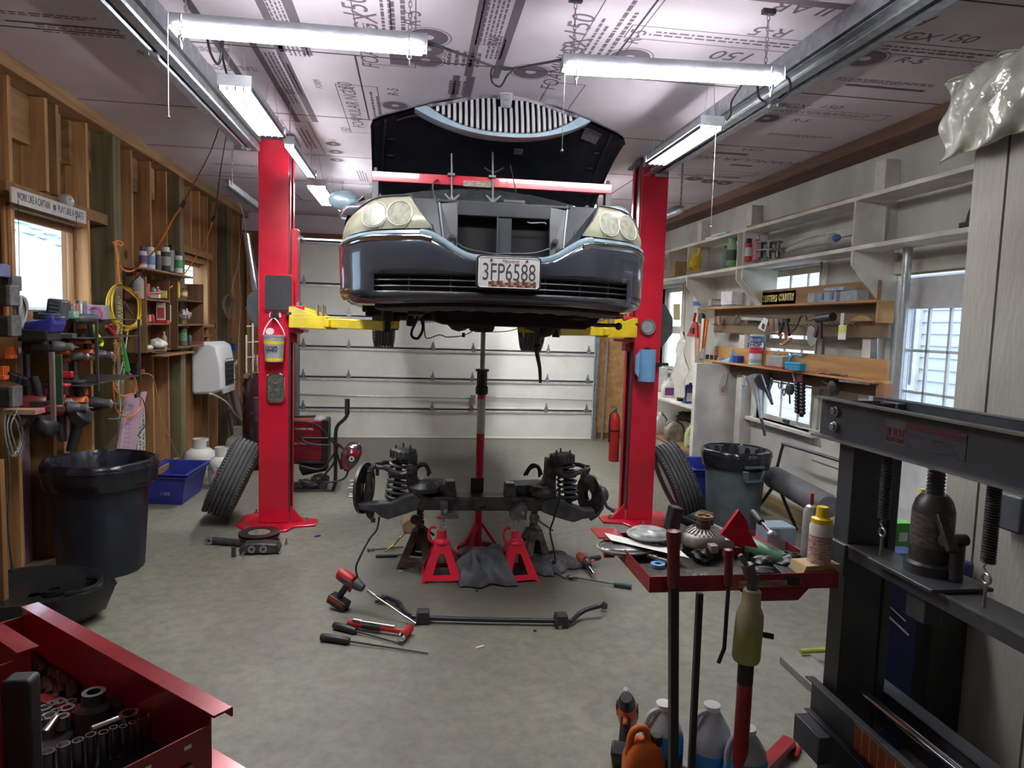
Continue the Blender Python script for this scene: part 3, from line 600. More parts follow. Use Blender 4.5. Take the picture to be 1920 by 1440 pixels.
arm(1,XA,5.70,.29,5.28,1.03,'yellow lift arm reaching right from the left post to the front of the car')
arm(1,XA,5.96,.30,6.95,1.05,'thin yellow rear arm behind the left post under the car',True)
arm(-1,XB,5.70,.29,5.28,1.03,'yellow lift arm reaching left from the right post to the front of the car')
arm(-1,XB,5.96,.30,6.95,1.05,'yellow rear arm behind the right post under the car',True)
# things on the left post
y=5.752
p0=at(495,513,Y=y);p1=at(551,586,Y=y)
t=thing('door_pad','dark rubber door guard pad with red rim on the left lift post','pad',((p0.x+p1.x)/2,y,p1.z))
def rrect(x0,x1,z0,z1,r,n=5):
    P=[]
    for cx,cz,a0 in ((x1-r,z1-r,0),(x0+r,z1-r,PI/2),(x0+r,z0+r,PI),(x1-r,z0+r,1.5*PI)):
        for k in range(n+1): a=a0+PI/2*k/n; P.append((cx+r*math.cos(a),cz+r*math.sin(a)))
    return P
build('rim',MB().prism(rrect(p0.x,p1.x,p1.z,p0.z,.03),y-.022,y-.001,'y'),RED,t,bevel=.003,smooth=30)
build('rubber_face',MB().prism(rrect(p0.x+.012,p1.x-.012,p1.z+.012,p0.z-.012,.022),y-.032,y-.021,'y'),mat('pad_rubber',(.045,.045,.05),.85,var=.2,scale=60,bump=.3),t,bevel=.003,smooth=30)
def boxat(name,px0,px1,py0,py1,Y0,Y1,m,label,cat,bev=.012):
    a=at(px0,py0,Y=Y0);b=at(px1,py1,Y=Y0); return build(name,MB().box(a.x,b.x,Y0,Y1,b.z,a.z),m,bevel=bev,smooth=0,label=label,cat=cat)
a=at(477,548,Y=5.85);b=at(497,618,Y=5.85); DG=mat('motor_grey',(.06,.065,.07),.5)
t=thing('power_box','dark grey angular control housing behind the left post','lift motor',(-1.30,5.9,b.z))
build('housing',MB().prism([(-1.238,a.z+.01),(-1.30,a.z),(-1.335,a.z-.05),(-1.335,b.z+.12),(-1.238,b.z-.02)],5.80,6.0,'y'),DG,t,bevel=.006,smooth=0)
k=at(464,578,Y=5.84); build('release_knob',MB().cyl((-1.336,5.84,k.z),(k.x,5.84,k.z),.007,n=8).sph((k.x,5.84,k.z),.018),DSTEEL,t)
build('chrome_pipe',MB().cyl(at(478,548,Y=5.9),at(461,440,Y=6.2),.022,n=14),STEEL,t,label='chrome pipe rising behind')
a=at(1222,568,Y=5.85);b=at(1243,655,Y=5.85)
t=thing('release_box','dark grey angular housing on the outer side of the right post','lift motor',(2.2,5.9,b.z))
build('housing',MB().prism([(2.128,a.z),(2.17,a.z-.01),(2.245,a.z-.13),(2.245,b.z+.14),(2.128,b.z-.02)],5.80,6.0,'y'),DG,t,bevel=.006,smooth=0)
# hand cleaner bucket
yb=5.68; c=at(514,650,Y=yb); top=at(514,628,Y=yb).z; bot=at(514,678,Y=yb).z; r=(at(535,645,Y=yb)-at(494,645,Y=yb)).length/2; hk=at(516,592,Y=5.75)
t=thing('hand_cleaner_bucket','grey and yellow hand cleaner bucket hanging on the left post','bucket',(c.x,yb,bot))
GREY=mat('bucket_grey',(.36,.36,.37),.4)
build('bucket',MB().lathe([(0,0),(r*.82,0),(r*.97,.93),(r*1.03,.93),(r*1.05,1),(r*.98,1),(0,.99)],28,(c.x,yb,bot),(c.x,yb,top)),GREY,t,smooth=35)
f=lambda q,dz:[(r*(.825+.15*q),q),(r*(.825+.15*(q+dz))+.001,q+dz)]
for q,dz,m,n in ((.04,.10,YEL,'yellow_band'),(.66,.12,YEL,'yellow_band')): build(n,MB().lathe([(r*(.82+.161*q)+.001,q),(r*(.82+.161*(q+dz))+.001,q+dz)],28,(c.x,yb,bot),(c.x,yb,top)),m,t,smooth=35)
text('print','GOJO',TR(c.x-.005,yb-r*.98,bot+(top-bot)*.50,0,PI/2,0)@Matrix.Identity(4),.05,INK,t,width=.09,bold=.002)
build('handle',MB().tube([(c.x-r,yb,top-.01),(c.x-r*.75,yb,top+.06),(hk.x,yb+.02,hk.z-.02),(c.x+r*.75,yb,top+.05),(c.x+r,yb,top-.01)],.005,6,sub=6),WHITE,t)
build('scoop_lid',MB().lathe([(0,0),(.03,0),(.032,1),(0,1)],16,(c.x-.02,yb-.05,top+.02),(c.x-.02,yb-.065,top+.03)),mat('clear_plastic',(.7,.72,.72),.2,alpha=.6),t)
t=thing('hook_magnet','round black magnetic hook on a white tag, left lift post','hook',(hk.x,5.75,hk.z))
build('tag',MB().box(hk.x-.045,hk.x+.045,5.746,5.754,hk.z-.012,hk.z+.042),WHITE,t,smooth=0)
build('magnet',MB().cyl((hk.x,5.746,hk.z),(hk.x,5.715,hk.z),.032,n=20).cyl((hk.x,5.715,hk.z),(hk.x,5.67,hk.z),.006).cyl((hk.x,5.675,hk.z),(hk.x,5.675,hk.z-.03),.005),BLACK,t,bevel=.002)
# magnetic trays
p0=at(500,698,Y=y);p1=at(535,755,Y=y)
t=thing('magnetic_tray','rectangular steel parts tray stuck to the left lift post','tray',((p0.x+p1.x)/2,y,p1.z))
build('tray',MB().prism(rrect(p0.x,p1.x,p1.z,p0.z,.045),y-.03,y-.001,'y'),CHROME,t,bevel=.006,smooth=30)
build('tray_floor',MB().prism(rrect(p0.x+.016,p1.x-.016,p1.z+.016,p0.z-.016,.035),y-.0315,y-.029,'y'),mat('grimy_steel',(.13,.12,.10),.6,.5,var=.4,scale=30,bump=.3),t,smooth=30)
for i in range(5): q=V((random.uniform(p0.x+.03,p1.x-.03),y-.038,random.uniform(p1.z+.07,p0.z-.07))); build('screw',MB().cyl(q,q+V((random.uniform(-.02,.02),0,random.uniform(-.02,.02)+.005)),.004,n=6),DSTEEL,t)
p=at(1213,613,Y=y); r=.068
t=thing('magnetic_dish','round steel magnetic dish stuck to the right lift post','dish',(p.x,y,p.z-r))
build('dish',MB().lathe([(r*.7,0),(r,1),(r*.93,1),(r*.80,.55),(0,.55)],28,(p.x,y-.001,p.z),(p.x,y-.035,p.z)),CHROME,t,smooth=35)
build('magnet_face',MB().cyl((p.x,y-.0195,p.z),(p.x,y-.023,p.z),r*.74,n=24),mat('dish_grey',(.3,.31,.32),.5),t)
# blue towel roll on right post
p0=at(1199,655,Y=5.66);p1=at(1227,715,Y=5.66); x=(p0.x+p1.x)/2; r=(p1.x-p0.x)/2
t=thing('towel_roll','blue shop towel roll on a holder on the right lift post','towel roll',(x,5.66,p1.z))
BT=mat('blue_towel',(.16,.36,.58),.9,var=.05)
build('roll',MB().lathe([(r*.3,0),(r,0),(r,1),(r*.3,1)],28,(x,5.66,p1.z),(x,5.66,p0.z),closed=True),BT,t,smooth=35)
w=[[V((x-r*.95-.04*k/4,5.64-.01*math.sin(k),p1.z+.02+(p0.z-p1.z-.02)*j/4-(.0 if k==0 else .03*k/4*(1-abs(j-2)/2)*0)+.05*k/4*(1 if j==0 else -1 if j==4 else 0))) for k in range(5)] for j in range(5)]
build('loose_sheet',MB().slab(w,(0,.002,0)),BT,t,smooth=60)
build('holder',MB().box(x-.02,x+.02,5.69,5.752,p0.z-.03,p0.z-.005).cyl((x,5.66,p0.z-.01),(x,5.66,p0.z+.02),.022).box(x+.03,x+.13,5.69,5.72,p0.z-.15,p0.z-.115).box(x+.02,x+.05,5.69,5.752,p0.z-.2,p0.z-.06),BLACK,t,bevel=.004)
# ---------- the raised sedan ----------
XC=.48; YN=3.56
PAINT=mat('dark_blue_paint',(.045,.050,.066),.18,.3,var=.08,scale=2,coat=1); HPAINT=PAINT
TRIM=mat('satin_blue_trim',(.30,.41,.48),.3,.3,coat=.6); DPL=mat('dark_trim_plastic',(.035,.037,.043),.42,var=.2); VOID=mat('engine_black',(.006,.006,.007),.8)
CHB=mat('bumper_chrome',(.62,.64,.68),.14,1,var=.04)
car=thing('car','dark blue sedan raised on the lift with its hood open','car',(XC,6.2,1.62))
PLAN=[(0,0),(.1,.002),(.2,.008),(.3,.022),(.4,.048),(.5,.085),(.6,.135),(.7,.205),(.78,.29),(.845,.40),(.89,.52),(.92,.66),(.935,.80),(.945,.95),(.95,1.08)]
def plan(x):
    a=abs(x)
    for (x0,y0),(x1,y1) in zip(PLAN,PLAN[1:]):
        if a<=x1: t=(a-x0)/(x1-x0); return y0+(y1-y0)*t
    return PLAN[-1][1]
def nrm(x):
    e=.004; s=1 if x>=0 else -1; a=min(abs(x),.94); d=(plan(a+e)-plan(a-e if a>e else 0))/(2*e if a>e else a+e or 1)
    n=V((s*d,-1,0)); return n.normalized()
def sp(x,z,off=0):
    """point on the nose surface; x from the car centre line, off outward"""
    n=nrm(x); return V((XC+x,YN+plan(x),z))+n*off
XS_=sorted({round(s*p[0],4) for p in PLAN for s in (1,-1)}|{.05,-.05,.15,-.15,.25,-.25,.35,-.35,.45,-.45,.55,-.55,.65,-.65,.74,-.74,.815,-.815})
def sm01(a,b,x): t=max(0,min(1,(x-a)/(b-a))); return t*t*(3-2*t)
def ztop(x): return 2.045+.125*sm01(.17,.46,abs(x))-.02*sm01(.7,.95,abs(x))
def zbot(x): return 1.80-.015*sm01(.3,.75,abs(x))+.03*sm01(.85,.945,abs(x))
ZR=[None,None,None,1.855,1.885,1.92,1.950]
prof=[(0,.10),(.03,.045),(.10,.012),(.18,0),(.24,0),(.32,0),(.42,0),(.50,-.002),(.62,-.004),(.74,-.004),(.84,-.006),(.90,.002),(.96,.012),(1,.035)]
mb=MB(); rows=[[sp(x,(ZR[ii] if 3<=ii<=6 else 1.95+(ztop(x)-1.95)*max(.0,(q-.42)/.58) if ii>6 else zbot(x)+(1.855-zbot(x))*q/.18),-o) for x in XS_] for ii,(q,o) in enumerate(prof)]
k=len(XS_); vs=[p for r in rows for p in r]; fs=[]
for i in range(len(rows)-1):
    for j in range(k-1):
        xm=(XS_[j]+XS_[j+1])/2
        if 3<=i<=5 and abs(xm)<.72: continue
        fs.append((i*k+j,i*k+j+1,(i+1)*k+j+1,(i+1)*k+j))
mb.add(vs,fs); bu=build('bumper',mb,PAINT,car,smooth=50)
md=bu.modifiers.new('thick','SOLIDIFY'); md.thickness=.006; md.offset=-1
zo0=lambda x: 1.855; zo1=lambda x: 1.95
xs=[i/24*1.42-.71 for i in range(25)]
mb=MB().grid([[sp(x,zo0(x)-.01,-.07) for x in xs],[sp(x,zo1(x)+.01,-.07) for x in xs]]); build('lower_grille_back',mb,VOID,car)
mb=MB()
for q in (1.857,1.886,1.918,1.948): mb.tube([sp(x,q,-.012) for x in xs],.0055,5)
for x in (-.52,-.3,0,.2,.4,.58): mb.cyl(sp(x,zo0(x),-.02),sp(x,zo1(x),-.02),.005,n=5)
build('lower_grille_bars',mb,BLACK,car)
# lower lip and splash shield
mb=MB(); xl=[x for x in XS_ if abs(x)<.8]
mb.grid([[sp(x,zbot(x),-.10) for x in xl],[sp(x,zbot(x)-.012,-.09) for x in xl],[sp(x,zbot(x)-.025,-.12) for x in xl],[sp(x,zbot(x)-.03,-.32)+V((0,0,.004*math.sin(x*37))) for x in xl]]); build('air_deflector',mb,mat('dusty_plastic',(.06,.063,.062),.6,var=.3,scale=14),car,smooth=50)
# side chrome strips and centre moulding
for s in (-1,1):
    a=[s*x for x in (.40,.45,.5,.6,.7,.78,.845,.89,.92,.935)]
    build('chrome_strip',MB().grid([[sp(x,ztop(x)-.048,.003) for x in a],[sp(x,ztop(x)-.040,.008) for x in a],[sp(x,ztop(x)-.024,.008) for x in a],[sp(x,ztop(x)-.016,.003) for x in a]]),CHB,car,smooth=60)
    build('bumper_top',MB().grid([[sp(x,ztop(x)-.012,.004) for x in a],[sp(x,ztop(x)+.004,.0) for x in a],[sp(x,ztop(x)+.010,-.05) for x in a]]),TRIM,car,smooth=60)
xm=[i/30*.92-.46 for i in range(31)]
build('bumper_moulding',MB().grid([[sp(x,ztop(x)-.022,.002) for x in xm],[sp(x,ztop(x)-.012,.007) for x in xm],[sp(x,ztop(x)+.002,.005) for x in xm],[sp(x,ztop(x)+.012,-.02) for x in xm]]),TRIM,car,smooth=60)
build('moulding_line',MB().tube([sp(x,ztop(x)-.028,.002) for x in xm],.0028,5),CHB,car)
build('paint_scuff',MB().grid([[sp(-x,z,.0015-.012*(1-q)) for x in (.84,.87,.90,.925)] for z,q in ((1.815,-1),(1.84,.5),(1.875,1))] ),mat('yellow_scuff',(.75,.5,.02),.5,c2=(.4,.28,.03),scale=40),car,smooth=60)
# licence plate
pc=at(947,509,Y=3.50); 
pl=thing('x','','',pc); bpy.data.objects.remove(pl)
Yp=3.535; c=V((XC-.005,Yp,1.965)); w,h=.168,.086
build('plate_frame',MB().prism([(p[0]+c.x,p[1]+c.z) for p in rrect(-w,w,-h,h,.022)],Yp-.008,Yp+.03,'y'),BLACK,car,bevel=.003,smooth=30,label='black licence plate frame')
pb=build('licence_plate',MB().prism([(p[0]+c.x,p[1]+c.z) for p in rrect(-w+.013,w-.013,-h+.011,h-.011,.014)],Yp-.011,Yp-.007,'y'),mat('plate_white',(.50,.48,.45),.5,var=.05),car,smooth=30)
WM[pb.name]=WM[car.name].copy()
build('plate_rim',MB().tube([(c.x+p[0],Yp-.012,c.z+p[1]) for p in rrect(-w+.012,w-.012,-h+.010,h-.010,.015)],.002,5,closed=True),WTXT,pb)
text('plate_number','3FP6588',TR(c.x,Yp-.0115,c.z-.002,0,PI/2),.125,INK,pb,width=.272)
o=col.objects['plate_number']; 
text('plate_state','Maryland',TR(c.x+.005,Yp-.0115,c.z+.058,0,PI/2),.026,mat('maroon_ink',(.2,.03,.05),.6),pb,width=.088,shear=.3)
mb=MB().m(0)
rnd=random.Random(3)
for i in range(17):
    x=c.x-.105+i*.0145; 
    for j in range(2): mb.m((i+j)%3); mb.box(x,x+.0145,Yp-.0118,Yp-.011,c.z-.074+j*.012,c.z-.062+j*.012+(rnd.random()*.014 if j else 0))
build('plate_flag',mb,[mat('flag_gold',(.30,.17,.05),.6),INK,mat('flag_red',(.16,.03,.03),.6)],pb,smooth=0)
for dx in (-.092,.092): build('plate_bolt',MB().cyl((c.x+dx,Yp-.011,c.z+.062),(c.x+dx,Yp-.016,c.z+.062),.006,n=10),DSTEEL,pb)
# headlights
HL=mat('yellowed_lens',(.34,.33,.235),.25,var=.12,scale=5,coat=.4,c2=(.25,.24,.17)); HLR=mat('lens_ring',(.72,.72,.62),.15,.3,var=.02)
for s in (-1,1):
    def hp(x,q,off=0):
        z0=2.185-.012*sm01(.7,.95,x); z1=2.362-.055*sm01(.66,.93,x)-.02*sm01(.9,.94,x)
        p=sp(s*x,z0+(z1-z0)*q,off); p.y+=.075*q; p.x-=s*.03*q*sm01(.7,.95,x); return p
    X1=[.47,.53,.60,.67,.74,.80,.85,.885,.915,.932]
    rows=[]
    for i in range(9):
        q=i/8; xi=.405+.115*q; off=-.02*(abs(q-.5)*2)**3
        rows.append([hp(xi+(x-.405)*(.932-xi)/(.932-.405),q,off) for x in [.405]+X1])
    hl=build('headlight',MB().slab(rows,(0,.03,0)),HL,car,smooth=50)
    WM[hl.name]=WM[car.name].copy()
    for xc,r in ((.565,.062),(.70,.066)):
        pts=[]
        for i in range(24): a=2*PI*i/24; q=.46+r/.155*.95*math.sin(a); pts.append(hp(xc+r*math.cos(a)*1.05,max(.03,min(.97,q)),.004))
        build('lens_ring',MB().tube(pts,.003,5,closed=True),HLR,hl)
        build('reflector',MB().add([hp(xc,.46,.003)]+[hp(xc+(p.x-XC-s*xc)*0+r*.9*math.cos(2*PI*i/24)*1.05,.46+r*.9/.155*.95*math.sin(2*PI*i/24),.003) for i,p in enumerate(pts)],[(0,i+1,(i+1)%24+1) for i in range(24)]),mat('hazy_reflector',(.24,.24,.19),.3,.0,var=.25,scale=30),hl)
    # frame around the lamp
    build('headlight_trim',MB().tube([rows[0][0]+V((0,-.0,-.003)),rows[4][0]+V((-s*.004,0,0)),rows[8][0]+V((0,0,.004))]+[p+V((0,0,.006)) for p in rows[8][1:]],.006,6),DPL,hl)
    # slanted filler panels beside the radiator opening
    A_=[V((XC+s*.40,3.72,2.165)),V((XC+s*.515,3.80,2.365)),V((XC+s*.36,3.86,2.375)),V((XC+s*.33,3.80,2.13))]
    B_=[V((XC+s*.36,3.86,2.375)),V((XC+s*.255,3.84,2.37)),V((XC+s*.255,3.80,2.08)),V((XC+s*.33,3.80,2.13))]
    for q,n in ((A_,'header_panel'),(B_,'header_post')):
        build(n,MB().slab([[q[3],q[0]],[q[2],q[1]]] if n=='header_panel' else [[q[2],q[3]],[q[1],q[0]]],(0,.04,0)),DPL,car,bevel=.004,smooth=0)
    build('panel_rib',MB().bar(A_[2]+V((0,-.006,0)),A_[3]+V((0,-.006,0)),.008,.01,up=(0,1,0)),mat('rib_grey',(.2,.21,.23),.35),car,smooth=0)
    for dz,dx in ((.0,.285),(-.05,.305)): 
        p=V((XC+s*dx,3.80,2.165+dz)); build('header_bolt',MB().cyl(p,p+V((0,-.02,0)),.016,n=12).cyl(p+V((0,-.02,0)),p+V((0,-.028,0)),.009,n=6),DSTEEL,car)
# radiator support
build('radiator_beam',MB().box(XC-.262,XC+.262,3.83,3.90,2.29,2.37),DPL,car,bevel=.006,smooth=0)
build('radiator_brace',MB().box(XC-.035,XC+.045,3.84,3.90,2.09,2.29).box(XC-.04,XC-.03,3.825,3.84,2.09,2.29),DPL,car,bevel=.004,smooth=0)
build('radiator_core',MB().box(XC-.42,XC+.42,3.91,4.0,1.90,2.34),VOID,car,smooth=0)
build('lower_beam_lip',MB().tube([(XC-.26,3.82,2.14),(XC-.2,3.81,2.105),(XC-.05,3.81,2.085),(XC+.02,3.81,2.09),(XC+.17,3.81,2.10),(XC+.26,3.82,2.13)],.006,6,sub=5),DPL,car)
build('radiator_cover',MB().slab([[(XC-.60,4.0,2.385),(XC+.60,4.0,2.385)],[(XC-.36,3.84,2.372),(XC+.36,3.84,2.372)]],(0,0,-.015)),DPL,car,bevel=.003,smooth=0)
build('hood_latch',MB().box(XC+.0,XC+.12,3.86,3.93,2.374,2.395),DSTEEL,car,bevel=.004)
build('beam_hook',MB().tube([(XC+.13,3.825,2.27),(XC+.15,3.82,2.265),(XC+.22,3.82,2.27),(XC+.235,3.82,2.262)],.004,6,sub=4),STEEL,car)
# body shell behind the nose: fenders, doors, tail
def bx(y): # half width
    return .952+.02*sm01(4.6,5.5,y)-.0*y-.07*sm01(8.3,9.05,y)
ys=[4.62,4.9,5.2,5.6,6.2,7.0,7.4,7.8,8.3,8.8,9.02]
for s in (-1,1):
    rows=[]
    for y in ys:
        w=bx(y); rows.append([V((XC+s*w*f,y,z)) for f,z in ((.93,1.80),(.985,1.84),(1,1.95),(1.0,2.14),(.985,2.32),(.95,2.42),(.87,2.50+.03*sm01(4.6,5.6,y)))])
    build('body_side',MB().slab(rows,(-s*.01,0,0)),PAINT,car,smooth=50)
    # fender crown from lamp to cowl
    rows=[]
    for y in (3.84,4.0,4.2,4.4,4.62,4.9,5.1):
        t=(y-3.84)/1.26; xo=.62+.30*sm01(3.7,4.4,y); xi=.56+.16*sm01(3.8,4.6,y)
        rows.append([V((XC+s*xi,y,2.375+.09*t)),V((XC+s*(xi+xo)/2,y,2.383+.10*t)),V((XC+s*xo,y,2.35+.10*t)),V((XC+s*(xo+.03),y,2.29+.11*t))])
    build('fender',MB().slab(rows,(0,0,-.012)),PAINT,car,smooth=50)
    # wheel arch side skirt below lamp between bumper and door
    rows=[[V((XC+s*.945,4.5,z)),V((XC+s*.95,4.66,z))] for z in (2.0,2.15,2.3,2.38)]
    # door mirror
    m=V((XC+s*.985,5.05,2.535)); mi=build('door_mirror',MB().sph(m,.1,16,(1.1,.55,.72)).cyl(m+V((-s*.02,0,-.03)),m+V((-s*.16,.03,-.07)),.035),TRIM,car,smooth=60,label='dark blue door mirror shell')
    # rear wheel
    yw=7.52; wx=XC+s*(.80); wz=1.80
TREAD=mat('tire_rubber',(.075,.077,.080),.75,var=.25,scale=30)
def tire(R=.335,W=.215,treads=70,rim=True):
    """tyre around the local Y axis, centred on the origin"""
    mb=MB(); h=W/2
    pr=[(R*.60,-h*.82),(R*.66,-h*.95),(R*.80,-h*1.05),(R*.92,-h*.98),(R*.975,-h*.84)]
    g=[-.62,-.52,-.34,-.24,-.05,.05,.24,.34,.52,.62]
    for i,a in enumerate(g[::2]):
        b=g[i*2+1]; pr+=[(R*.995,h*a),(R*.945,h*a+.001),(R*.945,h*b-.001),(R*.995,h*b)]
    pr+=[(R*.975,h*.84),(R*.92,h*.98),(R*.80,h*1.05),(R*.66,h*.95),(R*.60,h*.82)]
    mb.lathe([(r,t) for r,t in pr],56,(0,0,0),(0,1,0)); 
    mb.f=[f for f in mb.f if len(f)==4]; mb.mi=mb.mi[:len(mb.f)]
    # shoulder sipes
    for i in range(treads):
        a=2*PI*i/treads
        for sgn in (-1,1):
            c_=V((math.cos(a)*R*.988,sgn*h*.84,math.sin(a)*R*.988)); mb.bc(c_,(R*.03,h*.2,.012),(0,-a,0))
    return mb
for s in (-1,1):
    M=Matrix.Translation(V((XC+s*.80,7.52,1.755)))@Euler((0,0,PI/2)).to_matrix().to_4x4(); mb=tire(treads=60); mb.v=[M@p for p in mb.v]
    wh=build('rear_wheel',mb,TREAD,car,smooth=30); WM[wh.name]=WM[car.name].copy()
    build('rim',MB().lathe([(.0,.0),(.2,.0),(.205,.6),(.2,1)],24,(XC+s*.72,7.52,1.755),(XC+s*.88,7.52,1.755)),STEEL,wh)
build('roof',MB().slab([[V((XC+x*(.74 if i in(0,5) else .70),y,z-abs(x)**3*.05)) for x in (-1,-.8,-.4,0,.4,.8,1)] for i,(y,z) in enumerate(((5.95,3.00),(6.2,3.06),(6.7,3.085),(7.2,3.07),(7.6,3.02),(7.75,2.99)))],(0,0,-.02)),PAINT,car,smooth=60)
WG=mat('tinted_glass',(.10,.14,.13),.06,var=.05,coat=.5,c2=(.16,.21,.19))
build('windshield',MB().slab([[V((XC+x*w,y+abs(x)**2*.18,z)) for x in (-1,-.75,-.4,0,.4,.75,1)] for y,z,w in ((5.05,2.515,.76),(5.4,2.72,.74),(5.8,2.93,.71),(5.96,2.995,.70))],(0,0,-.006)),WG,car,smooth=60)
build('rear_window',MB().slab([[V((XC+x*w,y,z)) for x in (-1,0,1)] for y,z,w in ((7.74,2.98,.70),(8.25,2.56,.74))],(0,0,-.006)),WG,car,smooth=60)
for s in (-1,1): build('side_windows',MB().slab([[V((XC+s*.70,5.97,2.98)),V((XC+s*.83,5.55,2.55))],[V((XC+s*.70,7.72,2.98)),V((XC+s*.83,8.1,2.55))]],(0,.0,-.006)),WG,car,smooth=0)
build('trunk_lid',MB().slab([[V((XC+x*.82,y,z)) for x in (-1,-.6,0,.6,1)] for y,z in ((8.22,2.55),(8.7,2.52),(9.02,2.47),(9.06,2.3),(9.05,1.95),(8.98,1.85))],(0,-.01,-.01)),PAINT,car,smooth=50)
build('cowl',MB().box(XC-.80,XC+.80,4.95,5.12,2.45,2.52),VOID,car,smooth=0)
# underbody
UB=mat('underbody',(.022,.022,.024),.6,.3,var=.5,scale=8,bump=.3)
build('engine_bay_floor',MB().box(XC-.80,XC+.80,4.25,5.0,1.86,1.90).box(XC-.6,XC+.6,3.8,4.25,1.84,1.88),UB,car,smooth=0)
build('floor_pan',MB().box(XC-.84,XC+.84,5.0,8.9,1.80,1.84).box(XC-.14,XC+.14,5.0,7.6,1.76,1.81).box(XC-.84,XC-.70,4.9,6.9,1.76,1.81).box(XC+.70,XC+.84,4.9,6.9,1.76,1.81),UB,car,bevel=.01,smooth=0)
build('frame_rail',MB().box(XC-.52,XC-.42,3.9,8.6,1.74,1.84).box(XC+.42,XC+.52,3.9,8.6,1.74,1.84),UB,car,bevel=.01,smooth=0)
build('engine_shield',MB().prism([(XC-.40,1.84),(XC-.36,1.71),(XC-.30,1.69),(XC+.55,1.685),(XC+.62,1.72),(XC+.70,1.84)],4.10,4.62,'y'),VOID,car,bevel=.015,smooth=0)
build('engine_block',MB().box(XC-.3,XC+.3,4.3,4.95,1.78,2.3).cyl((XC-.12,4.6,1.70),(XC+.05,4.6,1.70),.05),UB,car,bevel=.02)
build('transmission',MB().lathe([(.2,0),(.19,.2),(.12,.5),(.09,1)],14,(XC,4.95,1.86),(XC,6.2,1.84)),UB,car)
build('rear_axle',MB().cyl((XC-.7,7.52,1.76),(XC+.7,7.52,1.76),.045).sph((XC,7.52,1.76),.15,12),UB,car)
build('wheel_well_left',MB().box(XC-.87,XC-.60,4.25,4.30,1.86,2.3),VOID,car,smooth=0); build('wheel_well_right',MB().box(XC+.60,XC+.87,4.25,4.30,1.86,2.3),VOID,car,smooth=0)
for n in ('wheel_well_left','wheel_well_right'): col.objects[n].name='wheel_well'
HOSE=mat('black_hose',(.012,.012,.013),.4)
def hose(pts,r=.006,m=HOSE,n='brake_hose',**k): return build(n,MB().tube([at(px,py,Y=Y) for px,py,Y in pts],r,7,sub=6),m,car,**k)
hose([(783,582,4.5),(782,598,4.5),(773,618,4.5),(772,630,4.5),(782,635,4.5),(790,625,4.5),(793,612,4.5),(790,600,4.5)],.009)
hose([(795,600,4.5),(797,630,4.5),(805,634,4.5),(822,628,4.5),(830,629,4.5),(838,632,4.5),(865,630,4.5),(884,622,4.5),(890,615,4.5)],.0035,n='brake_line')
hose([(890,622,4.5),(940,622,4.5),(965,618,4.5),(975,612,4.5)],.003,n='brake_line'); hose([(852,605,4.5),(860,612,4.5),(880,614,4.5),(896,608,4.5),(900,602,4.5)],.007)
hose([(812,580,4.5),(815,590,4.5),(825,596,4.5)],.006)
for px,py in ((776,602),(869,628),(890,617)): p=at(px,py,Y=4.49); build('line_clip',MB().bc(p,(.02,.02,.03)),BLACK,car,bevel=.003)
mb=MB().tube([at(px,py,Y=4.75) for px,py in ((1000,590),(1010,632),(1006,655),(1012,690),(1013,718))],lambda t:.022-.012*t,8,sub=4).sph(at(1007,652,Y=4.75),.035,10); build('steering_shaft',mb,GREASE,car)
mb=MB().tube([at(px,py,Y=4.4) for px,py in ((1050,585),(1085,598),(1110,608),(1130,610),(1158,610))],lambda t:.016-.004*t,8,sub=4).sph(at(1160,612,Y=4.4),.026,10); build('tie_rod',mb,GREASE,car)
mb=MB(); 
for px,py,q in ((1000,600,.11),(1045,600,.10),(960,598,.08),(1075,596,.07),(1020,618,.08)): mb.sph(at(px,py,Y=4.8),q,10,(1,1,.7))
build('steering_gear',mb,UB,car)
for px0,px1,py0,py1,Y in ((685,715,570,594,4.7),(1115,1170,580,598,4.7),(762,775,590,612,4.6)): a=at(px0,py0,Y=Y);b=at(px1,py1,Y=Y); build('frame_bracket',MB().box(a.x,b.x,Y,Y+.2,b.z,a.z),UB,car,bevel=.01)
# splash liner flaps
for s in (-1,1): build('fender_liner',MB().slab([[sp(s*x,1.80-.015*math.sin(x*20),-o) for x in (.35,.5,.6,.7,.8)] for o in (.1,.3,.5)],(0,0,-.006)),mat('dusty_plastic',(.06,.063,.062),.6),car,smooth=60)
# ---------- hood ----------
hd=thing('hood','raised dark hood of the sedan with its chrome grille attached','hood',(XC,4.95,2.56)) if 0 else None
HU=mat('hood_underside',(.028,.030,.042),.38,var=.3,scale=6)
def hy(x): return 3.955+.75*plan(x*1.0)*.62
def hr(x): return 2.665-.11*min(1,abs(x)/.74)**2
def hz(x): return 2.965-.115*sm01(.2,.8,abs(x))
cols_=[-.745,-.73,-.68,-.6,-.5,-.4,-.3,-.2,-.1,0,.1,.2,.3,.4,.5,.6,.68,.73,.745]
rows=[]
for t in (0,.04,.15,.3,.5,.7,.85,1):
    r=[]
    for x in cols_:
        xx=x*(1+.05*t); y=hy(x)+(4.97-hy(x))*t; z=hz(x)+(hr(x)-hz(x))*t+.05*math.sin(t*PI)
        if abs(x)>.7: z-=.012 if abs(x)<.74 else .05
        if t==0: z-=.014
        r.append(V((XC+xx,y,z)))
    rows.append(r)
ho=build('hood',MB().slab(rows,(0,0,.008)),PAINT,car,smooth=45,label='raised hood'); WM[ho.name]=WM[car.name].copy()
mb=MB(); r2=[[p+V((0,.01,-.012)) for p in r[1:-1]] for r in rows]; mb.grid(r2); build('hood_liner',mb,HU,ho,smooth=45)
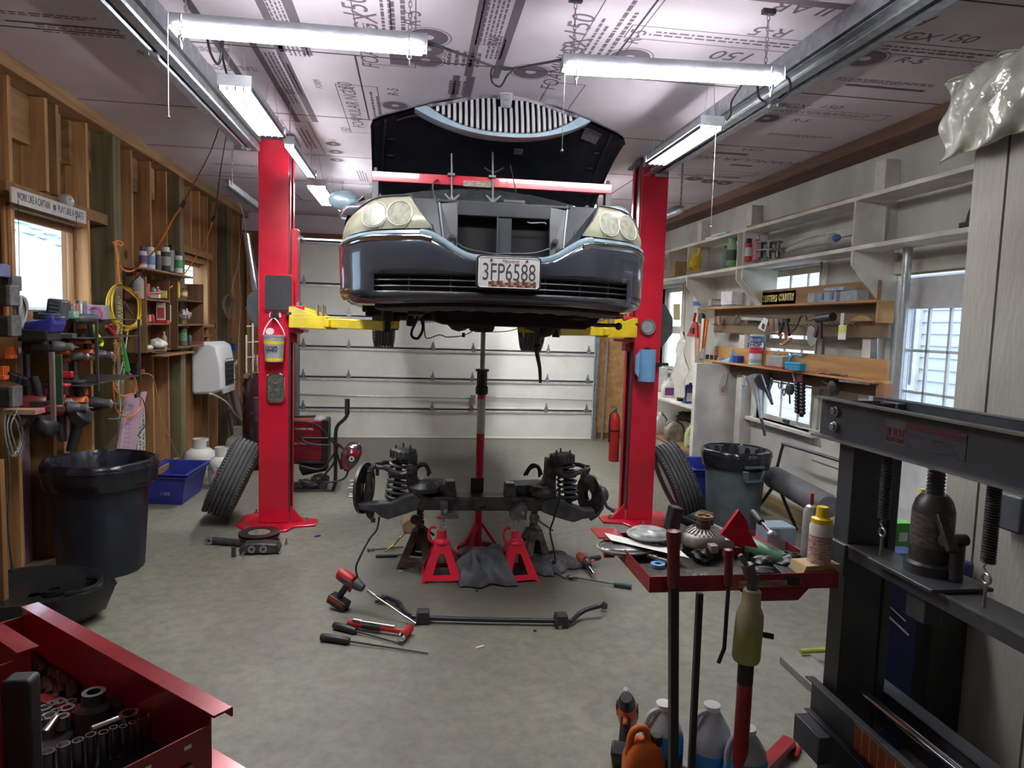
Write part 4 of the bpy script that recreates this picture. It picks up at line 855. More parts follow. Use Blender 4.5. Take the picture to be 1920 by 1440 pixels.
# pressed ribs on the underside
for s in (-1,1):
    def u(t,x): 
        y=hy(x)+(4.97-hy(x))*t; return V((XC+x*(1+.05*t),y,hz(x)+(hr(x)-hz(x))*t+.05*math.sin(t*PI)-.018))
    build('hood_rib',MB().tube([u(.06,s*.66),u(.3,s*.67),u(.6,s*.68),u(.95,s*.69)],.009,6,sub=4),HU,ho)
    build('hood_rib',MB().tube([u(.10,s*.60),u(.10,s*.5),u(.16,s*.45),u(.3,s*.43)],.008,6,sub=4),HU,ho)
    for t in (.35,.55,.75): build('rib_slot',MB().bc(u(t,s*.63),(.04,.03,.012)),VOID,ho,bevel=.003)
    build('hood_bolt',MB().bc(u(.97,s*.70),(.03,.05,.03)),DSTEEL,ho)
build('hood_sticker',MB().slab([[u(.10,.50)+V((0,0,-.0)),u(.10,.60)],[u(.24,.50),u(.24,.60)]],(0,0,-.002)),mat('sticker_grey',(.25,.26,.28),.5,var=.3,scale=40),ho,smooth=0)
build('hood_lamp',MB().bc(u(.55,.16)+V((0,0,-.01)),(.06,.05,.02),(-.3,0,0)),mat('lamp_lens',(.3,.3,.32),.3),ho,bevel=.006)
GBAR=mat('grille_bar_silver',(.55,.56,.58),.3,.35,var=.03)
# grille shell (hangs from the hood edge)
def gt(x): return 2.955-.07*sm01(.05,.44,abs(x))    # top of bars
def gb(x): return 2.758+.145*(abs(x)/.43)**2.6       # bottom of bars
def gp(x,z,off=0): return V((XC+x,hy(x)-.02-off-.35*(hz(x)-z),z))
xs=[-.43+.86*i/40 for i in range(41)]
build('grille_back',MB().grid([[gp(x,gt(x),-.025) for x in xs],[gp(x,(gt(x)+gb(x))/2,-.03) for x in xs],[gp(x,gb(x),-.025) for x in xs]]),VOID,ho)
xo=[-.50+1.0*i/40 for i in range(41)]
sh0=lambda x: 2.722+.165*(abs(x)/.52)**2.3
rim=[]
def clampx(x,m): return max(-m,min(m,x))
R1=[gp(x,max(sh0(x),0)-.0,-.02) for x in xo]; R2=[gp(x,sh0(x)+.004,.008) for x in xo]; R3=[gp(clampx(x*.885,.44),min(gb(clampx(x*.885,.43))-.012,gt(.43)+.01),.010) for x in xo]; R4=[gp(clampx(x*.87,.43),gb(clampx(x*.87,.43)),-.01) for x in xo]
build('grille_shell',MB().grid([[p+V((0,.10,.01)) for p in R1],R1,R2,R3]),TRIM,ho,smooth=60)
build('grille_surround',MB().grid([R3,[ (a+b)/2+V((0,-.008,0)) for a,b in zip(R3,R4)],R4]),CHB,ho,smooth=60)
T1=[gp(x,gt(x)+.020,-.03) for x in xs];T2=[gp(x,gt(x)+.018,.006) for x in xs];T3=[gp(x,gt(x)-.002,.004) for x in xs]
build('grille_top_rail',MB().grid([T1,T2,T3]),CHB,ho,smooth=60)
mb=MB(); nb_=27
for i in range(nb_):
    x=-.405+.81*i/(nb_-1)
    z1=gt(x)-.004; z0=gb(x)+.001
    if abs(x)<.035: z1-=.05
    if z1-z0<.012: continue
    a=gp(x,z0,.0);m_=gp(x,(z0+z1)/2,.004);b=gp(x,z1,-.004); k=len(mb.v)
    mb=mb
    g=MB().tube([a,m_,b],.0092,7,sub=3); g.v=[V((p.x,p.y,p.z)) for p in g.v]; build('grille_bar',g,GBAR,ho,smooth=60)
e0=gp(0,2.985,.012);e1=gp(0,2.895,.016)
build('emblem_mount',MB().prism([(XC-.038,2.982),(XC+.038,2.982),(XC+.028,2.892),(XC-.028,2.892)],e1.y-.004,e1.y+.02,'y'),CHB,ho,bevel=.004,smooth=0)
mb=MB(); ey=e1.y-.006
for a,b,c_,d_ in ((-.013,.013,.072,.074),(-.013,.013,.012,.014),(-.014,-.012,.012,.074),(.012,.014,.012,.074),(-.0013,.0013,.02,.066),(-.009,.009,.042,.044)): mb.box(XC+a,XC+b,ey-.003,ey+.004,2.895+c_,2.895+d_)
build('emblem',mb,CHROME,ho,smooth=0)
RODM=mat('dull_rod',(.16,.16,.17),.5,.6)
# ---------- engine support bar across the fenders ----------
Yb=4.32; a=at(698,331,Y=Yb);b=at(1145,356,Y=Yb)
t=thing('engine_support_bar','long red engine support bar across the fenders under the raised hood','support bar',((a.x+b.x)/2,Yb,a.z))
build('beam',MB().bar(a,b,.055,.058),RED,t,bevel=.003,smooth=0)
for p in (a+V((.02,0,0)),b-V((.02,0,0))):
    build('upright',MB().box(p.x-.02,p.x+.02,Yb-.03,Yb+.03,p.z-.16,p.z-.029).box(p.x-.035,p.x+.035,Yb-.05,Yb+.05,p.z-.175,p.z-.16).cyl(p+V((0,-.0,.03)),p+V((0,0,.055)),.012,n=6),DSTEEL,t,bevel=.003)
for px,py0,py1 in ((847,288,378),(924,285,380)):
    p0=at(px,py0,Y=Yb-.04);p1=at(px,py1,Y=Yb-.04)
    build('threaded_rod',MB().cyl(p0,p1,.007,n=10),RODM,t); zc=at(px,329 if px<900 else 333,Y=Yb-.04).z
    build('rod_clamp',MB().box(p0.x-.022,p0.x+.022,Yb-.06,Yb+.0,zc-.004,zc+.012),RODM,t,bevel=.002)
    mb=MB()
    for q in (-1,1): mb.bar((p1.x,Yb-.04,p1.z+.0),(p1.x+q*.045,Yb-.06,p1.z+.04),.006,.012)
    mb.cyl(p1,p1+V((0,0,.03)),.014,n=8); build('wing_nut',mb,RODM,t)
zc=at(924,325,Y=Yb-.04)
build('tee_handle',MB().cyl(zc+V((-.05,0,.03)),zc,.005,n=6).cyl(zc,zc+V((.065,0,.035)),.005,n=6),DSTEEL,t)
c0=at(897,345,Y=Yb-.03); s_=(b-a).normalized(); build('label_plate',MB().bc((c0.x,Yb-.029,c0.z-.0),(.185,.002,.034),(0,-math.atan2(s_.z,s_.x),0)),mat('worn_label',(.42,.36,.30),.6,c2=(.16,.13,.11),scale=35,stretch=(1,1,4)),t,smooth=0)
build('hook_chain',MB().tube([at(px,py,Y=Yb-.05) for px,py in ((822,337),(814,342),(811,352),(814,368),(817,385))],lambda q:.006+.006*(q>.7),6,sub=5),DSTEEL,t)
build('prop_wire',MB().cyl(at(957,310,Y=4.2),at(974,392,Y=4.05),.003,n=6),DSTEEL,t)
# ---------- front suspension subframe standing on jack stands ----------
YS=4.60
def P(px,py,dy=0.): p=at(px,py,Y=YS); return V((p.x,p.y+dy,p.z))
sf=thing('suspension_subframe','greasy front subframe with coil springs sitting on four jack stands','car subframe',(P(890,940).x,YS,P(890,945).z))
def poly_y(pts,y0,y1,m,name,par,bev=.006,label=None):
    return build(name,MB().prism([(p.x,p.z) for p in (P(*q) for q in pts)],YS+y0,YS+y1,'y'),m,par,bevel=bev,smooth=0,label=label)
poly_y([(776,908),(800,925),(1005,927),(1028,912),(1034,925),(1034,952),(1010,952),(790,950),(774,948)],-.10,.06,GREASE,'cross_beam',sf,.012)
poly_y([(795,905),(835,908),(837,925),(790,925)],-.02,.16,GREASE,'beam_web',sf); poly_y([(962,910),(1020,908),(1040,925),(962,927)],-.02,.16,GREASE,'beam_web',sf)
for q in ([(835,899),(852,898),(855,925),(833,927)],[(945,902),(962,902),(965,927),(943,927)]): poly_y(q,-.08,.0,GREASE,'engine_mount',sf,.004)
for q in ((843,899),(954,903)): p=P(*q); build('mount_face',MB().box(p.x-.028,p.x+.028,YS-.075,YS-.01,p.z,p.z+.006),STEEL,sf,bevel=.002)
for pts in ([(824,931),(838,931),(838,950),(855,950),(858,960),(826,960)],[(978,935),(972,933),(950,950),(952,962),(980,962),(982,940)]): poly_y(pts,-.17,-.10,mat('bracket_metal',(.13,.13,.13),.45,.6,var=.3,scale=20),'stand_bracket',sf,.005)
for q in ((833,945),(973,949)): p=P(*q); build('bracket_bolt',MB().cyl((p.x,YS-.17,p.z),(p.x,YS-.185,p.z),.013,n=6).cyl((p.x,YS-.185,p.z),(p.x,YS-.19,p.z),.005),STEEL,sf)
p=P(903,944); build('beam_slot',MB().box(p.x-.022,p.x+.022,YS-.1015,YS-.09,p.z-.008,p.z+.008),VOID,sf,smooth=0)
# towers
poly_y([(771,850),(783,850),(783,895),(796,915),(782,928),(768,924),(762,905),(762,890),(768,886),(766,855)],-.05,.05,GREASE,'spring_tower',sf,.008)
poly_y([(1023,858),(1042,862),(1040,905),(1040,928),(1012,918),(1021,890)],-.05,.05,GREASE,'spring_tower',sf,.008)
# tower lower plates with holes
for c in ((795,915),(1015,922)):
    p=P(*c); build('tower_foot',MB().lathe([(0,0),(.10,0),(.105,.5),(.07,1),(0,1)],16,p+V((0,-.03,-.01)),p+V((0,-.03,.05))),GREASE,sf); build('foot_hole',MB().lathe([(.02,0),(.035,0),(.035,1),(.02,1)],14,p+V((0,-.06,.045)),p+V((0,-.06,.053)),closed=True),STEEL,sf)
for s,tp,bt,hat in ((-1,(749,862),(741,940),(756,851)),(1,(1060,868),(1066,942),(1054,860))):
    a=P(*tp);b=P(*bt); d=(a-b)
    build('coil_spring',MB().coil(b+d*.12,a,.068,.0095,7.0,R2=.058),mat('spring_black',(.10,.10,.115),.32,.35),sf)
    build('shock_absorber',MB().cyl(b,b+d*.5,.026,n=16).cyl(b+d*.5,a,.022,n=14).cyl(b+d*.08,b+d*.13,.07,n=20),BLACK,sf)
    h=P(*hat); rows=[]
    # ribbed upper mount: drum-like arch
    mb=MB().lathe([(.0,0),(.085,0),(.09,.3),(.085,1),(0,1)],24,h+V((-s*-.0,-.06,0.0)),h+V((0,.07,.0)))
    mb=MB().lathe([(0,0),(.078,0),(.085,.15),(.085,.75),(.068,1),(0,1)],28,h+V((-.0,0,-.025)),h+V((.008*-s,0,.035)))
    build('spring_hat',mb,mat('cast_hat',(.10,.10,.105),.45,.5,var=.3,scale=20,bump=.2),sf,smooth=30)
    rb=MB()
    for k in range(18):
        an=2*PI*k/18; q=h+V((math.cos(an)*.085,math.sin(an)*.085,.004)); rb.bc(q,(.006,.008,.05),(0,0,an))
    build('hat_rib',rb,GREASE,sf)
    for k in range(3): an=PI/2+k*2*PI/3; q=h+V((math.cos(an)*.055,math.sin(an)*.055,.02)); build('mount_stud',MB().cyl(q,q+V((0,0,.045)),.006,n=8).cyl(q,q+V((0,0,.016)),.011,n=6),DSTEEL,sf)
    # front ear with bolt
    e=P(771,857) if s<0 else P(1041,864)
    build('mount_ear',MB().cyl(e+V((0,-.085,0)),e+V((0,-.06,0)),.026,n=16).cyl(e+V((0,-.095,0)),e+V((0,-.085,0)),.012,n=6),GREASE,sf)
# upper control arms (wishbones)
def U(pts,r,name,m=GREASE,dy=-.07,sub=5): return build(name,MB().tube([P(x,y,dy if len(q)==0 else q[0]) for x,y,*q in pts],r,9,sub=sub),m,sf)
U([(771,874),(764,882),(750,885),(735,880),(722,873),(708,872)],lambda t:.019-.004*t,'upper_arm'); U([(708,872,.02),(725,870,.06),(745,878,.10),(765,876,.10)],.016,'upper_arm')
U([(1042,877),(1048,885),(1062,888),(1080,882),(1092,877),(1098,876)],lambda t:.019-.004*t,'upper_arm'); U([(1098,876,.02),(1082,874,.06),(1062,880,.10),(1045,878,.10)],.016,'upper_arm')
for q in ((771,874),(1042,877)): p=P(*q); build('arm_bushing',MB().cyl(p+V((0,-.1,0)),p+V((0,-.04,0)),.032,n=18).cyl(p+V((0,-.11,0)),p+V((0,-.1,0)),.014,n=6),GREASE,sf,bevel=.003)
for q in ((708,873),(1100,878)): p=P(*q); build('ball_joint',MB().sph(p+V((0,-.03,0)),.022,10).cyl(p+V((0,-.03,-.06)),p+V((0,-.03,.03)),.012),GREASE,sf)
# lower control arms
poly_y([(775,918),(790,928),(784,948),(760,956),(742,962),(728,966),(715,962),(705,952),(672,948),(672,936),(708,936),(735,934),(752,925)],-.11,-.02,mat('stamped_arm',(.075,.077,.085),.4,.5,var=.3,scale=12),'lower_arm',sf,.012)
poly_y([(1010,932),(1042,926),(1062,938),(1090,948),(1108,948),(1110,962),(1085,966),(1070,972),(1055,968),(1035,962),(1010,952)],-.11,-.02,MATS['stamped_arm'],'lower_arm',sf,.012)
# knuckles, shields, hubs
poly_y([(700,868),(706,872),(697,890),(701,905),(702,925),(695,940),(703,958),(700,975),(690,968),(680,950),(682,925),(686,900),(690,880)],-.05,.05,GREASE,'steering_knuckle',sf,.012)
poly_y([(1092,885),(1104,888),(1118,905),(1128,925),(1130,950),(1120,965),(1105,975),(1098,960),(1110,950),(1112,930),(1100,908),(1090,900)],-.05,.05,GREASE,'steering_knuckle',sf,.012)
h=P(680,915); build('brake_shield',MB().lathe([(.04,0),(.15,.15),(.17,.0),(.172,.3),(.15,.4),(.04,.3)],30,h+V((.02,0,0)),h+V((-.04,0.02,.0)),closed=True),GREASE,sf,smooth=40)
h=P(672,917); build('wheel_hub',MB().lathe([(0,0),(.07,0),(.072,.4),(.045,.5),(.04,1),(0,1)],26,h+V((.03,0,0)),h+V((-.03,0,0))),mat('rusty_hub',(.13,.08,.05),.6,.5,var=.4,scale=20),sf,smooth=35)
for k in range(5): an=2*PI*k/5+.3; q=h+V((-.01,math.cos(an)*.055,math.sin(an)*.055)); build('wheel_stud',MB().cyl(q,q+V((-.05,0,0)),.007,n=8),STEEL,sf)
h=P(1118,928); build('brake_shield',MB().lathe([(.04,0),(.145,.1),(.15,.3),(.13,.5),(.04,.4)],30,h+V((-.06,0,0)),h+V((.01,.03,0)),closed=True),GREASE,sf,smooth=40)
build('wheel_hub',MB().lathe([(0,0),(.05,0),(.065,.5),(.06,1),(0,1)],24,h+V((-.0,-.01,0)),h+V((.05,.02,0))),GREASE,sf,smooth=35)
build('tie_rod_end',MB().tube([P(1118,905,-.1),P(1124,925,-.12),P(1128,940,-.12),P(1140,948,-.12)],.012,8,sub=4).sph(P(1140,948,-.12),.018,8),mat('bare_arm',(.12,.12,.15),.3,.7),sf)
U([(712,965,-.06),(708,985,-.09),(695,1000,-.12),(680,1025,-.18),(672,1045,-.2),(676,1065,-.2)],.0065,'sensor_cable',HOSE,sub=6)
U([(1043,905,-.12),(1040,930,-.14),(1030,965,-.14),(1024,985,-.14),(1030,1015,-.14),(1034,1040,-.14)],.0065,'sensor_cable',HOSE,sub=6)
U([(690,880,-.08),(699,882,-.08),(697,900,-.08),(701,920,-.08),(697,930,-.08)],.006,'sensor_cable',HOSE)
for q in ((701,968,-.09),(676,1067,-.2),(1031,1041,-.14)): p=P(*q); build('cable_plug',MB().bc(p,(.03,.022,.03)),BLACK,sf,bevel=.004)
for c in ((790,890),(1005,892)):
    p=P(*c,.12); build('rolled_hose',MB().tube([p+V((-.05,0,-.02)),p+V((-.02,0,.03)),p+V((.03,0,.04)),p+V((.06,0,-.02))],.014,8,sub=5).tube([p+V((-.06,.02,-.03)),p+V((-.01,.02,.045)),p+V((.04,.02,.03)),p+V((.05,.02,-.04))],.01,8,sub=5),RUB,sf)
p=P(897,915,.10); build('stand_plate',MB().box(p.x-.045,p.x+.045,YS+.08,YS+.10,p.z-.05,p.z+.05),BLACK,sf,bevel=.006)
# ---------- jack stands ----------
def jack_stand(px,py,label,m,mc,Htop,rz=0,w=.27,cast=True,group=None,nm='jack_stand'):
    """stamped pyramid stand with ratchet column"""
    c=at(px,py,Z=0); t=thing(nm,label,'jack stand',(0,0,0),group); h=.245; b=w/2; tp=.045
    cor=[(-b,-b),(b,-b),(b,b),(-b,b)]; ct=[(-tp,-tp),(tp,-tp),(tp,tp),(-tp,tp)]
    for i in range(4):
        a0,a1=cor[i],cor[(i+1)%4];t0,t1=ct[i],ct[(i+1)%4]
        A0=V((*a0,0));A1=V((*a1,0));T0=V((*t0,h));T1=V((*t1,h))
        def L(u,v): return (A0+(A1-A0)*u)*(1-v)+(T0+(T1-T0)*u)*v
        n=((A1-A0).cross(T0-A0)).normalized()
        out=[L(0,0),L(.06,0),L(.1,.06),L(.9,.06),L(.94,0),L(1,0),L(1,1),L(0,1)]
        inn=[L(.25,.2),L(.75,.2),L(.62,.72),L(.38,.72)]
        mb=MB(); th=n*-.005
        # faces as strips around the window
        quads=[[L(0,0),L(.06,0),L(.1,.06),L(.25,.2),L(.38,.72),L(0,1)],[L(.1,.06),L(.9,.06),L(.75,.2),L(.25,.2)],[L(.94,0),L(1,0),L(1,1),L(.62,.72),L(.75,.2),L(.9,.06)],[L(.38,.72),L(.62,.72),L(1,1),L(0,1)]]
        for q in quads:
            k=len(q); mb.add(q+[p+th for p in q],[tuple(range(k)),tuple(range(k,2*k))[::-1]]+[(j,k+j,k+(j+1)%k,(j+1)%k) for j in range(k)])
        build('side_plate',mb,m,t,smooth=0)
    build('collar',MB().lathe([(.062,0),(.055,.2),(.034,.35),(.032,1),(0.02,1),(.02,0)],4 if not cast else 20,(0,0,h-.012),(0,0,h+.075),closed=True),m,t,bevel=.003)
    build('ratchet_column',MB().box(-.019,.019,-.022,.019,.10,Htop-.012),mc,t,bevel=.003,smooth=0)
    tm=MB(); z=.16
    while z<Htop-.04: tm.box(.019,.025,-.012,.012,z,z+.012); z+=.024
    build('ratchet_teeth',tm,mc,t,smooth=0)
    build('saddle',MB().prism([(-.05,0),(-.05,.016),(-.04,.004),(.04,.004),(.05,.016),(.05,0),(.03,-.016),(-.03,-.016)],-.025,.025,'y') if 0 else MB().prism([(-.045,Htop),(-.045,Htop-.012),(-.02,Htop-.022),(.02,Htop-.022),(.045,Htop-.012),(.045,Htop),(.035,Htop-.008),(-.035,Htop-.008)],-.025,.025,'y'),m,t,bevel=.002,smooth=0)
    if cast:
        build('lever_handle',MB().tube([(-.04,0,h+.09),(-.07,-.01,h+.095),(-.085,-.01,h+.07),(-.085,-.01,h+.03),(-.07,-.01,h),(-.04,0,h-.005)],.009,8,sub=5),m,t)
    else:
        build('lever_handle',MB().bar((-.02,-.05,h+.09),(.12,-.07,h-.01),.02,.012).lathe([(0,0),(.035,0),(.035,1),(0,1)],12,(-.02,-.03,h+.09),(-.02,-.06,h+.09)),m,t,bevel=.002)
    place(t,TR(c.x,c.y+b,0,rz)); return t
GCOL=mat('ratchet_grey',(.45,.44,.42),.4,.6,var=.35,scale=25)
zS=P(840,960).z
jack_stand(828,1094,'red cast jack stand under the left of the subframe',RED,GCOL,zS,0)
jack_stand(970,1094,'red cast jack stand under the right of the subframe, right of the rags',RED,GCOL,zS,.15)
jack_stand(786,1070,'rusty dark angle-iron jack stand behind the left red one',mat('rusty_brown',(.10,.065,.05),.6,.4,c2=(.045,.03,.028),scale=12),DSTEEL,.50,-.25,.26,False)
jack_stand(1003,1062,'grey-painted angle-iron jack stand behind the right red one',mat('chipped_grey',(.30,.30,.29),.5,.3,c2=(.10,.09,.08),scale=25),mat('old_grey',(.12,.12,.12),.5,.5),.50,.3,.22,False)
# ---------- tall support stand ----------
c=at(895,1022,Z=0); c=V((.50,5.02,0))
t=thing('tall_support_stand','tall red and black screw stand propping the middle of the car','support stand',c)
Zp=lambda py: at(900,py,Y=5.02).z
build('base_ring',MB().tube([(c.x+.17*math.cos(k*PI/8),c.y+.17*math.sin(k*PI/8),.014) for k in range(16)],.013,8,closed=True),RED,t)
mb=MB()
for k in range(3): an=PI/2+k*2*PI/3+.5; mb.bar((c.x+.16*math.cos(an),c.y+.16*math.sin(an),.02),(c.x+.02*math.cos(an),c.y+.02*math.sin(an),.22),.03,.02)
build('base_leg',mb,RED,t)
build('outer_pole',MB().cyl((c.x,c.y,.03),(c.x,c.y,Zp(735)),.030,n=24),RED,t); build('pole_label',MB().lathe([(.0308,0),(.0308,1)],24,(c.x,c.y,Zp(812)),(c.x,c.y,Zp(748))),mat('label_silver',(.55,.55,.54),.4,var=.15,scale=60),t)
build('collar',MB().lathe([(.034,0),(.046,.05),(.046,.3),(.038,.35),(.038,.9),(.05,.92),(.05,1),(.02,1)],20,(c.x,c.y,Zp(740)),(c.x,c.y,Zp(692))),BLACK,t,smooth=30)
build('screw',MB().cyl((c.x,c.y,Zp(695)),(c.x,c.y,1.745),.016,n=14).coil((c.x,c.y,Zp(690)),(c.x,c.y,1.74),.0165,.003,42,n=5,per=10),STEEL,t)
build('pedal_lever',MB().bar((c.x-.03,c.y-.03,.05),(c.x-.02,c.y-.10,.02),.03,.01),RED,t)
# ---------- rags ----------
def crumple(name,cx,cy,sx,sy,h,label,m,seed,cat='rag',rz=0,n=26):
    rnd=random.Random(seed); ph=[(rnd.uniform(3,9),rnd.uniform(3,9),rnd.uniform(0,6),rnd.uniform(.2,1)) for _ in range(7)]; rows=[]
    for i in range(n):
        r=[]
        for j in range(n):
            u=i/(n-1)*2-1;v=j/(n-1)*2-1; rr=max(abs(u),abs(v)); e=1-rr**3
            z=sum(a*abs(math.sin(fx*u+fy*v+p)) for fx,fy,p,a in ph)/sum(q[3] for q in ph)
            k=1+.12*math.sin(5*math.atan2(v,u)+seed)
            x=u*sx*k+.03*math.sin(v*9+seed)*sx*2; y=v*sy*k+.03*math.sin(u*8)*sy*2
            xr=x*math.cos(rz)-y*math.sin(rz); yr=x*math.sin(rz)+y*math.cos(rz)
            r.append(V((cx+xr,cy+yr,.006+h*z*max(0,e)**.6*(1-.35*(u*u+v*v)/2))))
        rows.append(r)
    return build(name,MB().slab(rows,(0,0,-.004)),m,smooth=70,label=label,cat=cat,subs=1)
RAG=mat('dark_rag',(.075,.08,.09),.9,var=.35,scale=9,bump=.4,bscale=120); c=at(905,1080,Z=0)
crumple('shop_rag',.49,4.50,.19,.19,.26,'dark crumpled cloth between the two red jack stands',RAG,5,n=34)
crumple('shop_rag',1.02,4.68,.15,.13,.12,'grey folded cloth right of the right red jack stand',mat('grey_rag',(.14,.145,.15),.9,var=.3,scale=60,bump=.3),11,rz=.4)
crumple('shop_rag',.90,4.62,.08,.15,.11,'narrow dark cloth tucked against the right jack stand',RAG,17,rz=.5)
# ---------- sway bar ----------
D=lambda px,py,z=.02: at(px,py,Z=z)
t=thing('sway_bar','black sway bar with two rubber bushings lying on the floor','sway bar',D(920,1160,0))
build('bar',MB().tube([D(718,1118,.03),D(730,1122,.03),D(748,1130,.03),D(758,1145,.03),D(772,1154,.03),D(790,1158,.03),D(920,1162,.03),D(1055,1164,.03),D(1072,1163,.03),D(1085,1152,.04),D(1100,1143,.06),D(1125,1136,.08),D(1132,1131,.08)],.0135,10,sub=6),mat('bar_black',(.03,.032,.045),.35,.4),t)
for px,py in ((793,1157),(1052,1164)): p=D(px,py,.033); build('bushing',MB().box(p.x-.034,p.x+.034,p.y-.035,p.y+.035,0.002,.075).box(p.x-.038,p.x-.025,p.y-.037,p.y+.037,.0,.06).box(p.x+.025,p.x+.038,p.y-.037,p.y+.037,.0,.06),RUB,t,bevel=.008)
for px,py in ((717,1118),(1133,1131)): p=D(px,py,.05); build('bar_eye',MB().lathe([(.008,0),(.02,0),(.02,1),(.008,1)],14,p+V((0,0,-.03)),p+V((0,0,.0)),closed=True),DSTEEL,t)
p=D(1050,1180,.0); build('brass_nut',MB().cyl((p.x,p.y,0),(p.x,p.y,.02),.012,n=6),mat('brass',(.45,.28,.1),.35,.9),label='small brass nut on the floor below the right bushing',cat='nut')
# ---------- power tools ----------
def impact(name,label,m1,m2,bat=True,socket=.0,L=.20,cat='power tool',chuck=None):
    """pistol-grip tool along +x, grip towards -z, origin at the body centre"""
    t=thing(name,label,cat,(0,0,0))
    build('motor_body',MB().lathe([(.0,0),(.03,0),(.038,.08),(.04,.5),(.036,.6),(.034,.62)],20,(-L*.5,0,0),(L*.35,0,0)),m1,t,smooth=35)
    build('nose',MB().lathe([(.034,0),(.034,.2),(.026,.8),(.022,1),(0,1)],18,(L*.12,0,0),(L*.40,0,0)),m2,t,smooth=35)
    build('anvil',MB().cyl((L*.55,0,0),(L*.55+.03,0,0),.009,n=8) if not chuck else MB().lathe([(.018,0),(.021,.3),(.021,.8),(.010,1),(.004,1.05),(.004,1.5)],14,(L*.38,0,0),(L*.38+.04,0,0)),STEEL,t)
    build('handle',MB().tube([(-.02,0,-.025),(-.03,0,-.07),(-.045,0,-.13)],lambda q:.021-.002*q,12,sub=4),BLACK,t)
    build('trigger',MB().bc((.004,0,-.055),(.016,.016,.03)),m1,t,bevel=.004)
    if bat:
        build('battery',MB().box(-.10,.025,-.036,.036,-.19,-.135),BLACK,t,bevel=.008,seg=3); build('battery_trim',MB().box(-.095,.01,-.0375,.0375,-.165,-.145),m1,t,bevel=.003)
    build('side_panel',MB().box(-.06,.02,-.041,-.036,-.012,.014).box(-.06,.02,.036,.041,-.012,.014),m2,t,bevel=.002)
    return t
DGR=mat('tool_grey',(.06,.06,.064),.45)
d=impact('impact_driver','red cordless driver standing on its battery, left of the sway bar',REDP,DGR)
q=at(642,1148,Z=0); place(d,frame((q.x+.055,q.y,.185),(.80,-.45,-.35),(.45,.8,0)))
a=at(692,1102,Z=.16); b=at(780,1168,Z=.02)
w0=WM[d.name]@V((.14,0,0)); t=thing('socket_extension','long chrome extension bar running from the red driver to the floor','socket extension',b)
build('shaft',MB().cyl(w0,V((b.x,b.y,.014)),.0065,n=10),CHROME,t); dd=(V((b.x,b.y,.014))-w0).normalized(); build('socket',MB().cyl(V((b.x,b.y,.014))-dd*.07,V((b.x,b.y,.014)),.0115,n=12),CHROME,t)
build('knurled_collar',MB().cyl(w0+dd*.0,w0+dd*.03,.011,n=12),STEEL,t)
d=impact('impact_wrench','orange cordless impact wrench lying right of the grey rag',ORNG,DGR,bat=False)
q=at(1097,1052,Z=.045); place(d,frame((q.x,q.y,.045),(.12,-1,-.1),(0,-.1,1))); 
q0=WM[d.name]@V((.12,0,0)); build('long_socket',MB().cyl((.125,0,0),(.25,0,-0.0),.014,n=12),CHROME,d) if 0 else None
a=at(1102,1060,Z=.04);b=at(1114,1078,Z=.02); build('deep_socket',MB().cyl(V((a.x,a.y-.04,.035)),V((b.x,b.y,.018)),.013,.017,n=14),CHROME,label='long chrome deep socket in front of the orange wrench',cat='socket')
def stick(name,a,b,za,zb,r,m,label,cat,r2=None,extra=None):
    A_=at(*a,Z=za);B_=at(*b,Z=zb); t=thing(name,label,cat,(A_.x,A_.y,0)); build('shaft',MB().cyl(A_,B_,r,r2,n=10),m,t)
    if extra: extra(t,A_,B_,(B_-A_).normalized())
    return t
def grip(f0,f1,r,m):
    def g(t,A_,B_,d): L_=(B_-A_).length; build('grip',MB().lathe([(r*.8,0),(r,.06),(r*.9,.5),(r,.94),(r*.8,1)],14,A_+d*L_*f0,A_+d*L_*f1),m,t,smooth=35)
    return g
stick('pry_bar',(602,1194),(803,1225),.022,.008,.0065,BLACK,'longest black-handled pry bar, nearest to the camera','pry bar',.004,grip(0,.27,.021,BLACK))
stick('pry_bar',(626,1172),(756,1208),.022,.008,.006,BLACK,'shorter black-handled pry bar just behind the long one','pry bar',.004,grip(0,.33,.021,BLACK))
def rat(t,A_,B_,d): build('ratchet_head',MB().sph(A_+V((0,0,.0)),.024,12,(1.1,1,.6)).cyl(A_,A_+d*.05,.014,.009),DSTEEL,t); L_=(B_-A_).length; build('grip',MB().cyl(A_+d*L_*.72,B_,.016,n=14),mat('grip_teal',(.03,.065,.08),.5),t,bevel=.002)
stick('ratchet','(1070,1081)' and (1070,1081),(1184,1100),.02,.018,.006,DSTEEL,'long-handled ratchet with dark teal grip on the floor','ratchet',None,rat)
stick('breaker_bar',(1004,1050),(1060,1083),.02,.012,.010,STEEL,'short steel bar poking out from under the cloth, right','bar',.007)
stick('long_bolt',(692,1031),(756,1025),.014,.014,.007,mat('old_bolt',(.2,.18,.14),.5,.7),'long rusty bolt on the floor left of the rusty stand','bolt',None,lambda t,A_,B_,d:build('bolt_head',MB().cyl(A_-d*.012,A_,.016,n=6).cyl(A_+d*.03,A_+d*.034,.016,n=12),MATS['old_bolt'],t))
stick('hand_tool',(705,1042),(745,1041),.014,.014,.012,mat('grip_teal2',(.03,.06,.07),.5),'dark-gripped ratchet half hidden behind the rusty stand','ratchet',None,lambda t,A_,B_,d:build('chrome_end',MB().cyl(B_,B_+d*.08,.008,n=8),CHROME,t))
build('coiled_air_line',MB().tube([at(722,1033,Z=.01),at(740,1020,Z=.04),at(750,1008,Z=.09),at(760,1000,Z=.11)],.006,7,sub=5),mat('brass',(.45,.28,.1),.35,.9),label='thin brass-coloured line bent beside the rusty stand',cat='hose')
